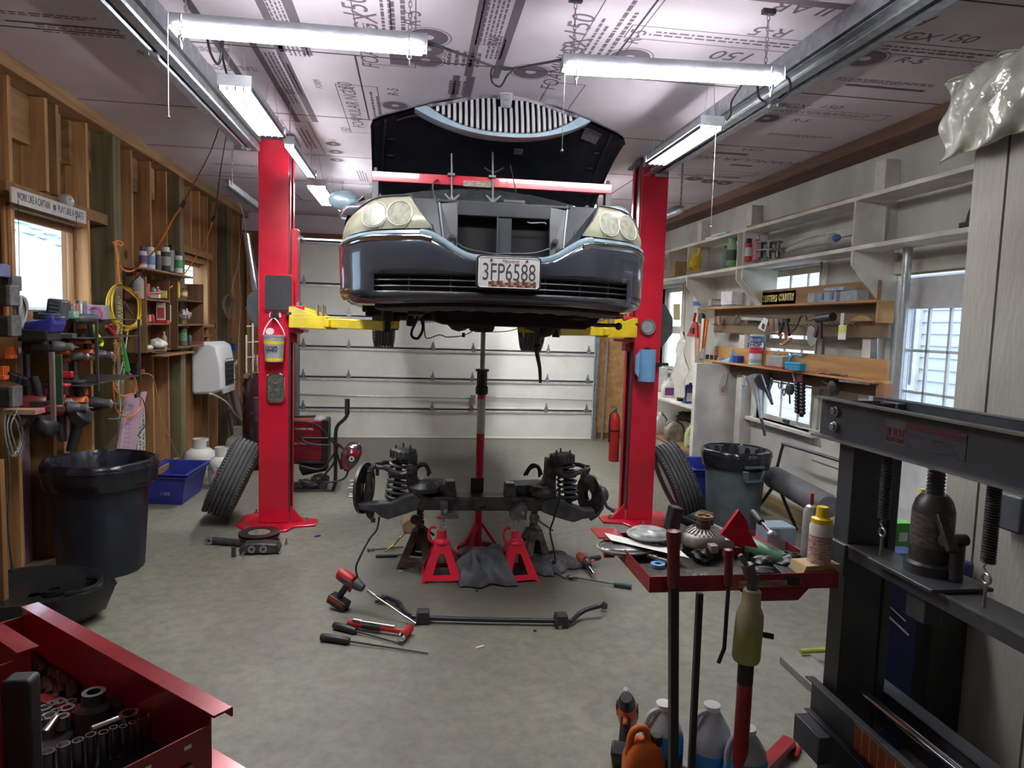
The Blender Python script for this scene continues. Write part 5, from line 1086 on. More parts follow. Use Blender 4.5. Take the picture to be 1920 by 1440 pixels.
c=at(763,985,Z=.05); t=thing('oil_filter','dusty brown oil filter lying behind the rusty stand','filter',(c.x,c.y,0)); build('can',MB().lathe([(0,0),(.05,.03),(.055,.1),(.055,.9),(.05,1),(0,1)],20,(c.x+.02,c.y-.06,.056),(c.x-.0,c.y+.10,.056)),mat('dusty_brown',(.30,.2,.13),.7,var=.3),t,smooth=35)
# hammer
A_=at(652,1168,Z=.03);B_=at(762,1185,Z=.03); t=thing('mallet','red dead-blow hammer lying beside the pry bars','hammer',(A_.x,A_.y,0)); d=(B_-A_).normalized();n=V((-d.y,d.x,0))
build('handle',MB().lathe([(.012,0),(.018,.03),(.018,.3),(.014,.45),(.015,1)],12,A_,B_),REDP,t,smooth=35); build('grip_sleeve',MB().lathe([(.0185,0),(.0185,1)],12,A_+d*.09,A_+d*.20),BLACK,t)
build('head',MB().lathe([(.02,0),(.024,.03),(.024,.3),(.02,.5),(.024,.7),(.024,.97),(.02,1)],16,B_-n*.07,B_+n*.05),REDP,t,smooth=35); build('head_face',MB().lathe([(.0,0),(.02,0),(.024,.6),(.024,1)],16,B_-n*.085,B_-n*.06),CHROME,t)
stick('chrome_wrench',(662,1163),(740,1175),.052,.052,.006,CHROME,'chrome bar lying along the red hammer handle','wrench',None,lambda t,A_,B_,d:build('socket_end',MB().cyl(A_,A_+d*.05,.010,n=10),CHROME,t))
stick('socket',(704,1128),(722,1123),.012,.012,.008,DSTEEL,'small dark tool end by the left tip of the sway bar','socket')
for i,(px,py,lab) in enumerate(((745,1138,'lug nut nearest the sway bar bushing'),(752,1141,'lug nut right of the other one by the bushing'))): p=at(px,py,Z=0); build('lug_nut',MB().cyl((p.x,p.y,0),(p.x,p.y,.022),.011,n=6),DSTEEL,label='small dark '+lab,cat='nut')
for i,(px,py) in enumerate(((300,958),(296,966),(1003,1184),(894,1110),(1147,1186),(575,1150))): p=at(px,py,Z=0)
for px,py,lab,m in ((1003,1184,'tiny dark bit of debris right of the sway bar centre',INK),(894,1109,'tiny black nut in front of the rags',INK),(751,1073,'tiny white chip in front of the rusty stand',WTXT),(900,1215,'small white scrap on the floor in the middle',PAPER),(595,1006,'blue zip tie on the floor right of the left post',BLUE)):
    p=at(px,py,Z=0); build('floor_scrap',MB().bc((p.x,p.y,.005),(.05 if m in (BLUE,PAPER) else .015,.012,.01),(0,0,.5)),m,bevel=.002,label=lab,cat='scrap')
# ---------- tyres leaning on the posts ----------
def tire_thing(label,c,tilt,yaw):
    t=thing('tire',label,'tire',(0,0,0)); mb=tire(.335,.225,80)
    build('tread',mb,TREAD,t,smooth=30); build('wheel_rim',MB().lathe([(.205,-1),(.2,-.9),(.19,0),(.2,.9),(.205,1)],32,(0,0,0),(0,.09,0)).lathe([(0,.2),(.06,.25),(.1,.0),(.19,.1)],28,(0,0,0),(0,.09,0)),STEEL,t,smooth=35)
    # local Y is the axle
    M=Matrix.Translation(V(c))@Euler((0,0,yaw)).to_matrix().to_4x4()@Euler((0,tilt,0)).to_matrix().to_4x4()@Euler((0,0,PI/2)).to_matrix().to_4x4()
    return place(t,M)
tire_thing('worn tire leaning against the left side of the left lift post',(-1.47,5.90,.365),.42,.10)
tire_thing('worn tire leaning against the right side of the right lift post',(2.37,5.85,.365),-.42,-.12)
# brake rotor, caliper and strut link in front of the left post
c=at(486,1000,Z=.05); t=thing('brake_rotor','dark brake rotor lying flat in front of the left lift post','brake rotor',(c.x,c.y,.03))
build('disc',MB().lathe([(.085,0),(.15,0),(.15,.28),(.12,.3),(.12,.7),(.15,.72),(.15,1),(.085,1)],36,(c.x,c.y,.035),(c.x,c.y,.062),closed=True),mat('rotor_iron',(.07,.045,.04),.5,.5,var=.3,scale=15),t,smooth=30); build('hub_hat',MB().lathe([(.085,0),(.08,1),(.035,1),(.035,.9)],28,(c.x,c.y,.0),(c.x,c.y,.06)) ,RAW,t,smooth=30)
c=at(488,1028,Z=.03); t=thing('brake_caliper','dark brake caliper lying in front of the brake rotor','brake caliper',(c.x,c.y,0))
build('caliper_body',MB().prism([(c.x-.13,.005),(c.x+.12,.005),(c.x+.15,.03),(c.x+.13,.075),(c.x+.03,.085),(c.x-.10,.08),(c.x-.14,.04)],c.y-.06,c.y+.05,'y'),GREASE,t,bevel=.012)
for dx in (-.045,.035): build('piston',MB().lathe([(.012,0),(.026,0),(.026,1),(.012,1)],18,(c.x+dx,c.y-.062,.045),(c.x+dx,c.y-.072,.045),closed=True),STEEL,t)
build('bleeder',MB().cyl((c.x+.12,c.y-.03,.02),(c.x+.15,c.y-.06,.012),.008),STEEL,t); build('slide_pin',MB().cyl((c.x-.10,c.y-.05,.02),(c.x-.10,c.y-.10,.012),.012),STEEL,t)
A_=at(396,1013,Z=.03);B_=at(452,1018,Z=.03)
t=thing('shock_link','dark control link lying left of the brake caliper','suspension link',A_); build('tube',MB().cyl((A_.x,A_.y,.032),(B_.x,B_.y,.032),.026,n=14),GREASE,t); build('eye',MB().lathe([(.012,0),(.03,0),(.03,1),(.012,1)],16,(A_.x-.01,A_.y-.03,.034),(A_.x-.01,A_.y+.03,.034),closed=True),mat('bolt_blue',(.25,.3,.36),.4,.6),t)
p=at(438,1044,Z=0); build('standing_socket',MB().cyl((p.x,p.y,0),(p.x,p.y,.075),.016,n=14),DSTEEL,bevel=.002,label='dark deep socket standing in front of the caliper',cat='socket')
for px,py,lab in ((524,1022,'small bolt standing right of the caliper'),(537,1020,'outermost small bolt right of the caliper')): p=at(px,py,Z=0); build('bolt',MB().cyl((p.x,p.y,0),(p.x,p.y,.008),.015,n=12).cyl((p.x,p.y,.008),(p.x,p.y,.05),.006),STEEL,label=lab,cat='bolt')
# ---------- generic small things ----------
def span(px,pyb,pyt,w,**pl):
    """base centre, height and width of an upright thing measured in the photo"""
    b=at(px,pyb,**pl); dist=(b-CAM).dot(_f); k=dist/F0
    return b,(pyb-pyt)*k*1.0,w*k
MC={}
def cm(c,r=.4,metal=0,**k):
    key=(tuple(round(x,3) for x in c),r,metal)
    if key not in MC: MC[key]=mat('colour_%02d_%02d_%02d_%d'%(int(c[0]*99),int(c[1]*99),int(c[2]*99),int(r*10+metal*100)),c,r,metal,**k)
    return MC[key]
def spray(px,pyb,pyt,w,body,cap,label,band=None,cat='spray can',group=None,**pl):
    b,h,d=span(px,pyb,pyt,w,**pl); r=d/2; t=thing('spray_can',label,cat,b,group); z=lambda q:(b.x,b.y,b.z+h*q)
    build('can',MB().lathe([(r*.93,0),(r,.01),(r,.76),(r*.8,.80),(r*.55,.82),(r*.55,.83)],18,b,z(1)),body,t,smooth=35)
    build('cap',MB().lathe([(r*.80,.80),(r*.82,.82),(r*.80,.98),(r*.7,1.0),(0,1.0)] if cap is not STEEL else [(r*.6,.82),(r*.3,.86),(r*.25,.94),(r*.35,.95),(r*.3,1),(0,1)],18,b,z(1)),cap,t,smooth=35)
    if band: build('label_band',MB().lathe([(r*1.01,.22),(r*1.01,.60)],18,b,z(1)),band,t,smooth=35)
    return t
def bottle(name,px,pyb,pyt,w,body,cap,label,band=None,cat='bottle',neck=.35,sh=.68,group=None,**pl):
    b,h,d=span(px,pyb,pyt,w,**pl); r=d/2; t=thing(name,label,cat,b,group); z=lambda q:(b.x,b.y,b.z+h*q)
    build('body',MB().lathe([(r*.9,0),(r,.03),(r,sh),(r*.85,sh+.08),(r*neck,sh+.17),(r*neck,.93)],20,b,z(1)),body,t,smooth=40)
    build('cap',MB().lathe([(r*neck*1.15,.90),(r*neck*1.15,1),(0,1)],14,b,z(1)),cap,t,smooth=35)
    if band: build('label_band',MB().lathe([(r*1.01,.2),(r*1.01,sh*.85)],20,b,z(1)),band,t,smooth=35)
    return t
def jug(px,pyb,pyt,w,body,cap,label,band=None,cat='jug',side=1,deep=.75,name='jug',**pl):
    b,h,d=span(px,pyb,pyt,w,**pl); t=thing(name,label,cat,b); a=d/2;e=a*deep
    rows=[];N=24
    for q,k in ((0,.92),(.03,1),(.45,1),(.6,.98),(.72,.85),(.82,.6),(.90,.32)):
        r=[]
        for i in range(N):
            an=2*PI*i/N; c=math.cos(an);s_=math.sin(an); cx=a*k*math.copysign(abs(c)**.55,c); cy=e*k*math.copysign(abs(s_)**.55,s_)
            r.append(V((b.x+cx+(a*.15*side*max(0,(q-.5)*2)),b.y+cy,b.z+h*q)))
        rows.append(r)
    mb=MB().grid(rows,True); mb.add(rows[0],[tuple(range(N))]); mb.add(rows[-1],[tuple(range(N))]); build('body',mb,body,t,smooth=50)
    tx=b.x+a*.15*side; build('cap',MB().cyl((tx,b.y,b.z+h*.88),(tx,b.y,b.z+h),a*.30,n=16),cap,t,bevel=.002)
    hx=b.x-side*a*.55; build('handle',MB().tube([(tx-side*a*.25,b.y,b.z+h*.88),(hx,b.y,b.z+h*.86),(hx-side*a*.25,b.y,b.z+h*.74),(hx-side*a*.2,b.y,b.z+h*.60)],a*.13,8,sub=4),body,t)
    if band: build('label_panel',MB().box(b.x-a*.75,b.x+a*.75,b.y-e*1.02-.001,b.y-e*1.02+.004,b.z+h*.12,b.z+h*.52),band,t,smooth=0)
    return t
def carton(px,pyb,pyt,w,dep,m,label,cat='box',rz=0,name='carton',lid=None,**pl):
    b,h,d=span(px,pyb,pyt,w,**pl); t=thing(name,label,cat,(0,0,0))
    build('box',MB().box(-d/2,d/2,-dep/2,dep/2,0,h),m,t,bevel=.002,smooth=0)
    if lid: build('panel_print',MB().box(-d*.4,d*.4,-dep/2-.0008,-dep/2,h*.2,h*.75),lid,t,smooth=0)
    return place(t,TR(b.x,b.y,b.z,rz))
def cable(name,pts,r,m,label,cat='cable',n=7,sub=6,group=None): return build(name,MB().tube([p if isinstance(p,V) else at(p[0],p[1],**p[2]) for p in pts],r,n,sub=sub),m,label=label,cat=cat,group=group)
def lump(name,c,r,sc,m,label,cat,seed=1,amp=.2):
    rnd=random.Random(seed); ph=[(V((rnd.uniform(-1,1),rnd.uniform(-1,1),rnd.uniform(-1,1)))*9,rnd.uniform(0,6)) for _ in range(6)]
    mb=MB().sph((0,0,0),1,20); c=V(c)
    vs=[]
    for p in mb.v:
        k=1+amp*sum(math.sin(p.dot(a)+b) for a,b in ph)/3; vs.append(c+V((p.x*r*sc[0]*k,p.y*r*sc[1]*k,p.z*r*sc[2]*k)))
    mb.v=vs; return build(name,mb,m,smooth=60,label=label,cat=cat) if label else mb
XW=-2.30
L=lambda px,py,x=XW: at(px,py,X=x)
# ---------- sign over the window ----------
a=L(22,368);b=L(162,405); t=thing('wall_sign','long white board sign resting on the window header','sign',(XW,(a.y+b.y)/2,a.z-.04))
zc=(a.z+b.z)/2; hh=.045; build('board',MB().box(XW-.012,XW,a.y,b.y,zc-hh,zc+hh),mat('sign_white',(.55,.54,.50),.6,var=.1),t,bevel=.002,smooth=0)
Mx=lambda y,z,x: Matrix(((0,0,1,x),(1,0,0,y),(0,1,0,z),(0,0,0,1)))
LYc=(a.y+b.y)/2; Ln=b.y-a.y
text('sign_text','WORK LIKE A CAPTAIN',Mx(a.y+Ln*.26,zc,XW+.0005),.065,INK,t,width=Ln*.40)
text('sign_text','PLAY LIKE A PIRATE',Mx(a.y+Ln*.76,zc,XW+.0005),.065,INK,t,width=Ln*.38)
mb=MB()
for k in range(8): an=PI*k/4; mb.bar((XW+.0008,LYc+.02,zc),(XW+.0008,LYc+.02+.022*math.cos(an),zc+.022*math.sin(an)),.004,.001)
mb.tube([(XW+.001,LYc+.02+.014*math.cos(k*PI/6),zc+.014*math.sin(k*PI/6)) for k in range(12)],.0016,5,closed=True); build('wheel_emblem',mb,INK,t)
p=L(128,385,XW-.03); t=thing('round_sensor','round grey sensor behind the sign on the window header','sensor',p); build('shell',MB().lathe([(.03,0),(.05,.15),(.05,.6),(.035,.9),(0,1)],20,(XW-.07,p.y,p.z+.02),(XW+.0,p.y-.02,p.z+.03)),cm((.35,.35,.35)),t,smooth=40); build('lens',MB().sph((XW+.0,p.y-.02,p.z+.03),.015,10),WHITE,t)
for px,y0,y1,lab in ((34,375,545,'thin dark cord hanging in front of the left window near its left edge'),(143,405,470,'thin dark cord hanging at the right edge of the left window')): a=L(px,y0,-2.27);b=at(px+(3 if px<100 else 0),y1,Y=a.y); build('blind_cord',MB().cyl(a,b,.002,n=5),INK,label=lab,cat='cord')
# grey twine bundle hanging at the window
p=L(40,575,-2.2); mb=MB(); rnd=random.Random(4)
for k in range(9): 
    w=.018+.004*k; mb.tube([p+V((rnd.uniform(-.02,.02),-w*.8,.02)),p+V((rnd.uniform(-.02,.02),-w,-.03)),p+V((0,0,-.085-.004*k)),p+V((rnd.uniform(-.02,.02),w,-.03)),p+V((rnd.uniform(-.02,.02),w*.8,.03)),p+V((0,0,.06))],.006,6,closed=True,sub=3)
build('twine_bundle',mb,cm((.32,.31,.29),.8),label='grey twine bundle hanging at the lower left of the window',cat='twine')
# ---------- battery chargers on the near post ----------
def charger(px0,px1,py0,py1,x,label):
    a=at(px0,py0,X=x);b=at(px0,py1,X=x); Yn=a.y; c=at(px1,py0,Y=Yn); t=thing('battery_charger',label,'charger',((x+c.x)/2,Yn,b.z))
    build('battery',MB().box(x,c.x,Yn-.05,Yn+.04,b.z,a.z),BLACK,t,bevel=.012,smooth=0); w=c.x-x
    build('base_plate',MB().box(c.x-.022,c.x+.004,Yn-.053,Yn+.043,b.z+.004,a.z+.006),mat('worn_grey_plastic',(.11,.11,.11),.5,var=.3,scale=30),t,bevel=.006,smooth=0)
    return t
charger(-6,28,536,574,-2.27,'upper black and grey tool battery on the near post'); charger(-6,31,592,631,-2.27,'middle black and grey tool battery on the near post'); charger(-6,33,725,763,-2.27,'lowest black and grey tool battery, above the pink wedge')
charger(10,32,518,546,-2.30,'small dark battery behind the upper one beside the window'); 
for px,py0,py1,lab in ((21,650,672,'orange plastic battery mount nearer the tool rack'),(8,687,711,'lower orange plastic battery mount at the left edge')):
    a=L(px,py0,-2.28);b=L(px,py1,-2.28); t=thing('battery_mount',lab,'bracket',(-2.28,a.y,b.z)); h=a.z-b.z
    build('plate',MB().box(-2.30,-2.285,a.y-.03,a.y+.03,b.z,a.z),ORNG,t,bevel=.002,smooth=0)
    mb=MB()
    for k in range(4): mb.box(-2.285,-2.27,a.y-.03+k*.018,a.y-.024+k*.018,b.z+h*.35,a.z)
    mb.box(-2.285,-2.265,a.y-.03,a.y+.03,b.z,b.z+h*.3); build('prongs',mb,ORNG,t,bevel=.001,smooth=0)
p=L(-5,505,-2.28); build('blue_bracket',MB().box(-2.29,-2.24,p.y-.05,p.y+.05,p.z-.04,p.z+.03),cm((.12,.14,.28)),bevel=.004,smooth=0,label='blue-grey bracket at the left edge level with the window',cat='bracket')
a=at(32,765,X=-2.26); Yw=a.y; c=at(78,768,Y=Yw); zt=a.z
t=thing('wedge_shelf','small shelf with a pink painted top on a triangular wood bracket','shelf',(-2.2,Yw,zt-.25))
build('top_board',MB().box(-2.30,c.x,Yw-.07,Yw+.07,zt-.03,zt),mat('pink_block',(.55,.12,.2),.6,c2=(.5,.35,.22),scale=5),t,bevel=.002,smooth=0)
build('bracket',MB().prism([(-2.30,zt-.031),(c.x-.02,zt-.031),(c.x-.05,zt-.06),(-2.30,zt-.20)],Yw-.05,Yw+.05,'y'),W_POST,t,smooth=0)
for k,(dx,col_) in enumerate(((0,(.2,.2,.19)),(9,(.25,.24,.22)),(20,(.16,.16,.16)))):
    cable('hanging_cable',[at(12+dx,770,X=-2.22),at(8+dx*.6,800,X=-2.22),at(14+dx*.8,840,X=-2.22),at(24+dx*.6,855,X=-2.22),at(38+dx*.4,825,X=-2.22),at(30+dx,790,X=-2.22),at(18+dx,770,X=-2.22)],.005,cm(col_),['dark looped cable hanging from the wedge shelf','grey looped cable hanging from the wedge shelf','black looped cable hanging from the wedge shelf'][k])
cable('long_cable',[at(14,840,X=-2.22),at(18,900,X=-2.22),at(15,980,X=-2.24),at(22,1060,X=-2.26),at(24,1100,X=-2.28)],.006,cm((.06,.06,.06)),'black cable trailing down the wall behind the trash can')
a=at(10,1150,Z=0.02); a=V((-2.02,3.55,0)); a=at(6,1175,Z=0)
t=thing('lumber_strip','yellow-edged board standing upright at the left picture edge','board',a); b_=at(2,862,Y=a.y); build('board',MB().box(a.x-.06,a.x+.0,a.y-.02,a.y+.02,0,b_.z),mat('yellow_board',(.55,.36,.05),.5),t,bevel=.002,smooth=0); build('bare_edge',MB().box(a.x+.001,a.x+.022,a.y-.02,a.y+.02,0,b_.z),W_FRAME,t,bevel=.002,smooth=0)
for k,dx in enumerate((0,10,20)): p=at(18+dx,705+k*3,X=-2.27); build('spacer_block',MB().bc(p,(.07,.03,.045),(0,.5,0)),BLACK,label=['nearest','middle','farthest'][k]+' of three black wedge clips under the orange mounts',cat='clip',bevel=.003)
# ---------- tool rack ----------
xr=-2.02; Yr0=at(48,640,X=-2.20).y; 
def RK(px,py,x=-2.10): return at(px,py,X=x)
t=thing('tool_rack','black metal wall rack of cordless tools below the left window','tool rack',(-2.2,5.0,.9))
y0=at(60,640,X=-2.08).y; y1=at(190,640,X=-2.08).y; y0=4.45;y1=5.35
zs=[RK(130,597).z,RK(150,632).z,RK(150,718).z]
for i,z in enumerate(zs): build('rack_shelf',MB().box(-2.36,-1.99,4.52+(.0 if i else .25),5.40,z-.006,z),DSTEEL,t,bevel=.002,smooth=0)
for yy in (4.70,5.38): build('rack_upright',MB().box(-2.0,-1.985,yy-.008,yy+.008,zs[2]-.05,zs[0]),DSTEEL,t,smooth=0)
for yy in (4.60,5.20): build('rack_rail',MB().box(-2.365,-2.345,yy-.02,yy+.02,zs[2]-.1,zs[0]+.02),DSTEEL,t,smooth=0)
def htool(px,py,x,m1,m2,label,rz=0,s=1.,bat=False,chuck=True,flip=True,name='cordless_drill'):
    d=impact(name,label,m1,m2,bat=bat,chuck=chuck); p=at(px,py,X=x)
    M=Matrix.Translation(p)@Euler((PI if flip else 0,0,rz)).to_matrix().to_4x4()@Matrix.Scale(s,4); place(d,M); return d
htool(173,665,-2.06,ORNG,DGR,'orange and black drill, right one on the middle rack tier',.15,1.05)
htool(130,668,-2.12,ORNG,DGR,'orange drill left of the other on the middle rack tier',.1,.95)
htool(160,757,-2.04,ORNG,BLACK,'largest orange and black drill on the lowest rack tier',.1,1.35)
htool(118,765,-2.06,REDP,DGR,'red cordless drill on the lowest rack tier',.2,1.15)
htool(85,755,-2.15,cm((.16,.02,.02)),BLACK,'dark red saw-like tool at the left of the lowest rack tier',.4,1.2)
htool(88,650,-2.18,BLACK,DGR,'black cordless tool hanging left in the middle tier',.3,1.2)
htool(112,640,-2.22,BLACK,BLACK,'black tool at the back of the middle tier',.2,1.)
a=RK(148,785,-2.0);b=at(134,845,Y=a.y); t=thing('leaf_blower','black blower with a long straight tube hanging under the rack','blower',b); build('tube',MB().cyl(at(146,795,Y=a.y),b,.03,n=18),BLACK,t); build('housing',MB().lathe([(.03,0),(.07,.2),(.07,.7),(.03,1)],18,at(136,788,Y=a.y),at(164,768,Y=a.y)),BLACK,t,smooth=40)
a=RK(85,800,-2.1); lump('black_grinder',a,.07,(.9,1,.9),BLACK,'black rounded tool end hanging over the foam strip, left','power tool',3)
a=RK(115,800,-2.1); t=thing('saw_tool','dark reciprocating saw hanging nose down below the red drill','saw',a); build('body',MB().tube([a+V((0,0,.10)),a,a+V((.0,.02,-.09))],lambda q:.035-.015*q,12,sub=4),DGR,t)
a=RK(97,660,-2.0);b=at(103,790,Y=a.y); build('level_bar',MB().box(a.x-.012,a.x+.012,a.y-.01,a.y+.01,b.z,a.z),STEEL,label='steel bar hanging vertically in front of the rack',cat='bar',bevel=.002,smooth=0)
a=RK(108,665,-2.0);b=at(112,760,Y=a.y); build('green_level',MB().box(a.x-.035,a.x+.01,a.y+.02,a.y+.035,b.z,a.z),cm((.03,.07,.035)),label='dark green bladed tool hanging in front of the rack',cat='tool',bevel=.003,smooth=0)
# tier contents
for i,(px,py,w,h,m,lab,x) in enumerate(((150,640,22,7,ORNG,'orange flat tool laid on the middle tier',-2.1),(112,722,24,6,REDP,'dark red clamp lying at the left of the lowest tier',-2.1),(140,715,30,6,DSTEEL,'dark tool with a flat nose on the lowest tier',-2.1),(175,718,26,5,BLACK,'black bar clamp lying at the right of the lowest tier',-2.05),(125,630,18,10,DGR,'grey battery on the middle tier',-2.1),(120,702,12,12,REDP,'small red block standing on the lowest tier',-2.1))):
    b,h_,d_=span(px,py+h/2,py-h/2,w,X=x); build('rack_item',MB().box(b.x-.05,b.x+.05,b.y-d_/2,b.y+d_/2,b.z,b.z+h_),m,label=lab,cat='tool',bevel=.006)
# objects on the rack top
a=RK(52,600,-2.2);b=at(110,624,Y=a.y); Yb_=a.y
t=thing('blue_vacuum','blue and black cordless vacuum head on the rack top','vacuum',((a.x+b.x)/2,Yb_,b.z)); w=b.x-a.x
build('body',MB().prism([(a.x,b.z+.02),(b.x-.02,b.z),(b.x,b.z+.05),(b.x-.005,a.z+.03),(a.x+.14,a.z+.015),(a.x+.01,a.z-.01)],Yb_-.06,Yb_+.10,'y'),cm((.03,.03,.22),.35),t,bevel=.012,smooth=0)
build('lower_shell',MB().box(a.x-.01,b.x-.03,Yb_-.065,Yb_+.10,b.z-.05,b.z+.02),BLACK,t,bevel=.012,smooth=0); q=at(93,597,Y=Yb_); build('dial',MB().cyl((q.x,Yb_,q.z-.005),(q.x,Yb_,q.z+.03),.055,n=24),cm((.03,.04,.10)),t,bevel=.006)
a=RK(90,560,-2.15);b=at(122,602,Y=a.y); t=thing('tool_case','grey ribbed tool case tilted on the rack top','case',(a.x,a.y,b.z)); mb=MB(); mb.X=TR((a.x+b.x)/2,a.y,b.z,0,0,.12); w=b.x-a.x;h=a.z-b.z; mb.box(-w/2,w/2,-.05,.05,0,h); build('shell',mb,cm((.055,.065,.075)),t,bevel=.014); mb=MB(); mb.X=TR((a.x+b.x)/2,a.y,b.z,0,0,.12)
for k in range(4): mb.box(-w*.3,w*.3,-.056,-.048,h*(.2+.17*k),h*(.28+.17*k))
build('ribs',mb,cm((.08,.09,.10)),t,bevel=.003)
spray(134,598,566,9,cm((.10,.1,.1)),ORNG,'orange and black slim tool can next to the grey case',X=-2.12,cat='can'); spray(145,596,563,10,cm((.42,.2,.15)),cm((.1,.12,.16)),'copper and grey can on the rack top',X=-2.14,cat='can'); spray(158,594,564,10,STEEL,cm((.3,.3,.3)),'tall silver can at the right of the rack top',X=-2.14,cat='can')
a=RK(170,598,-2.08); t=thing('heat_gun','grey tool lying along the right end of the rack top','power tool',a); build('body',MB().lathe([(.02,0),(.032,.2),(.03,.7),(.02,1),(0,1)],16,at(145,598,X=-2.1),at(182,597,X=-2.04)),DGR,t,smooth=40)
a=at(185,588,X=-2.2); t=thing('tape_roll','magenta and grey hose reel box right of the rack top','reel',a); build('box',MB().box(a.x-.06,a.x+.05,a.y-.05,a.y+.06,a.z-.06,a.z+.06),cm((.28,.26,.27)),t,bevel=.006); build('coil',MB().tube([(a.x+.0+.045*math.cos(k*PI/5),a.y-.06,a.z+.045*math.sin(k*PI/5)) for k in range(10)],.008,6,closed=True,sub=2),cm((.5,.06,.2)),t); build('blue_part',MB().box(a.x-.055,a.x-.02,a.y-.075,a.y-.052,a.z-.02,a.z+.02),cm((.2,.3,.5)),t)
a=at(187,640,X=-2.1); t=thing('lime_multitool','black and lime yellow strap tool at the right end of the rack','tool',a)
mb=MB().tube([at(176,610,X=-2.05),at(180,625,X=-2.05),at(190,640,X=-2.03),at(188,650,X=-2.03)],.014,8,sub=4); build('lime_strap',mb,cm((.6,.75,.02)),t); build('black_body',MB().tube([at(168,608,X=-2.05),at(172,630,X=-2.05),at(184,655,X=-2.05),at(186,662,X=-2.05)],.016,8,sub=4),BLACK,t)
t=thing('grey_batteries','grey block with ridges beside the vacuum','battery',at(80,590,X=-2.2)); p=at(80,590,X=-2.2); build('block',MB().box(p.x-.04,p.x+.04,p.y-.03,p.y+.03,p.z-.03,p.z+.02),DGR,t,bevel=.005)
p=at(134,590,X=-2.06); build('green_box',MB().box(p.x-.03,p.x+.03,p.y-.03,p.y+.03,p.z-.02,p.z+.02),cm((.2,.4,.28)),label='small pale green box on the rack top',cat='box',bevel=.004)
# ---------- cords on the wall: orange bundle, yellow coil, clamps ----------
OC=mat('orange_cord',(.75,.22,.03),.45,var=.05); YC=mat('yellow_cord',(.75,.48,.03),.45,var=.08)
K=lambda px,py,x=-2.24: at(px,py,X=x)
cable('orange_cord_bundle',[K(213,455),K(222,452),K(230,456),K(226,461),K(217,458),K(219,480),K(222,505),K(224,532),K(220,505),K(222,480),K(215,458)],.0075,OC,'orange cord bundle hung on a nail beside the near post')
mb=MB(); rnd=random.Random(9)
for k in range(9):
    w=26+rnd.uniform(-3,8); cx=232; mb.tube([K(222+rnd.uniform(-3,3),534),K(cx-w*.95+rnd.uniform(-2,2),560+rnd.uniform(-4,4)),K(cx-w*.75,600+rnd.uniform(-6,6)),K(cx+5,616+rnd.uniform(-5,8)),K(cx+w*1.0,602+rnd.uniform(-6,6)),K(cx+w*1.1,575+rnd.uniform(-6,6)),K(250,550+rnd.uniform(-4,4))],.0065,7,closed=True,sub=5)
build('yellow_cord_coil',mb,YC,label='yellow extension cord coiled on the wall under the orange bundle',cat='cable')
cable('extension_cord',[K(226,530),K(236,543),K(262,549),K(300,548),K(318,540),K(345,515),at(375,470,X=-2.1),at(390,440,X=-1.9),at(398,415,X=-1.75)],.006,OC,'orange cord swooping from the yellow coil up to the far ceiling lead')
cable('extension_cord',[K(224,497),K(233,507),K(247,508),K(268,495),at(300,455,X=-2.05),at(325,410,X=-1.9),at(341,388,X=-1.75)],.006,OC,'orange cord rising to the near ceiling lead past the spray cans')
for pts,lab in (([(341,388),(345,383)],'near'),([(398,415),(400,408)],'far')):
    a=at(*pts[0],X=-1.75);b=a+V((.03,-.02,.05)); t=thing('ceiling_lead','black power lead dropping from the ceiling to the %s orange cord'%lab,'cable',a)
    build('plug',MB().cyl(a,a+(b-a)*1.0,.018,.014,n=10),BLACK,t); top=at(413,232,Z=ZC) if lab=='near' else at(426,245,Z=ZC)
    m_=at(392,290,X=(a.x+top.x)/2) if lab=='near' else at(412,330,X=(a.x+top.x)/2); build('lead',MB().tube([b,m_,top],.004,6,sub=5),BLACK,t)
t=thing('jumper_cables','black and yellow striped jumper cables with red clamps hanging on the wall','jumper cables',K(222,620))
build('cable',MB().tube([K(222,555),K(224,585),K(221,620),K(213,650),K(214,700),K(222,740)],.010,8,sub=5).tube([K(226,560),K(228,600),K(226,640),K(232,690),K(228,720)],.010,8,sub=5),mat('striped_cable',(.55,.5,.2),.5,c2=(.02,.02,.02),scale=120,stretch=(.2,.2,1)),t)
build('red_clamp',MB().tube([K(199,612),K(210,625),K(221,638)],lambda q:.014+.006*math.sin(q*3),8,sub=4),REDP,t); build('red_clamp_jaw',MB().tube([K(208,608),K(214,622),K(222,640)],.012,8,sub=4),REDP,t)
build('dark_clamp',MB().tube([K(232,568),K(240,580),K(250,592)],lambda q:.018-.010*q,8,sub=4),cm((.12,.04,.07)),t)
t=thing('hedge_tool','green and black tool with hoses hanging below the yellow coil','garden tool',K(235,690)); build('green_body',MB().tube([K(229,640),K(232,665),K(236,695)],lambda q:.012+.022*q,10,sub=4),cm((.02,.30,.05)),t); build('black_head',MB().bc(K(234,702),(.05,.04,.05)),BLACK,t,bevel=.01)
cable('orange_air_hose',[K(218,640),K(214,680),K(212,720),K(216,760),K(226,778),K(245,780),K(262,765),K(262,745),K(250,738),K(228,742),K(214,725),K(213,690),K(222,650)],.0065,OC,'orange hose hanging in a loop below the yellow coil')
cable('orange_hose_end',[K(238,698),K(252,708),K(256,725),K(258,745)],.006,OC,'short orange hose curving down from the green tool')
cable('white_hose',[K(240,620),K(234,660),K(228,690),K(222,720),K(226,760),K(224,782)],.0045,cm((.55,.55,.5)),'thin pale hose hanging beside the orange loop')
p=K(205,785); build('wire_hook',MB().tube([K(203,785),K(224,784),K(224,770),K(235,772),K(268,762)],.003,5,sub=2),STEEL,label='bent wire rod sticking out from the wall',cat='wire')
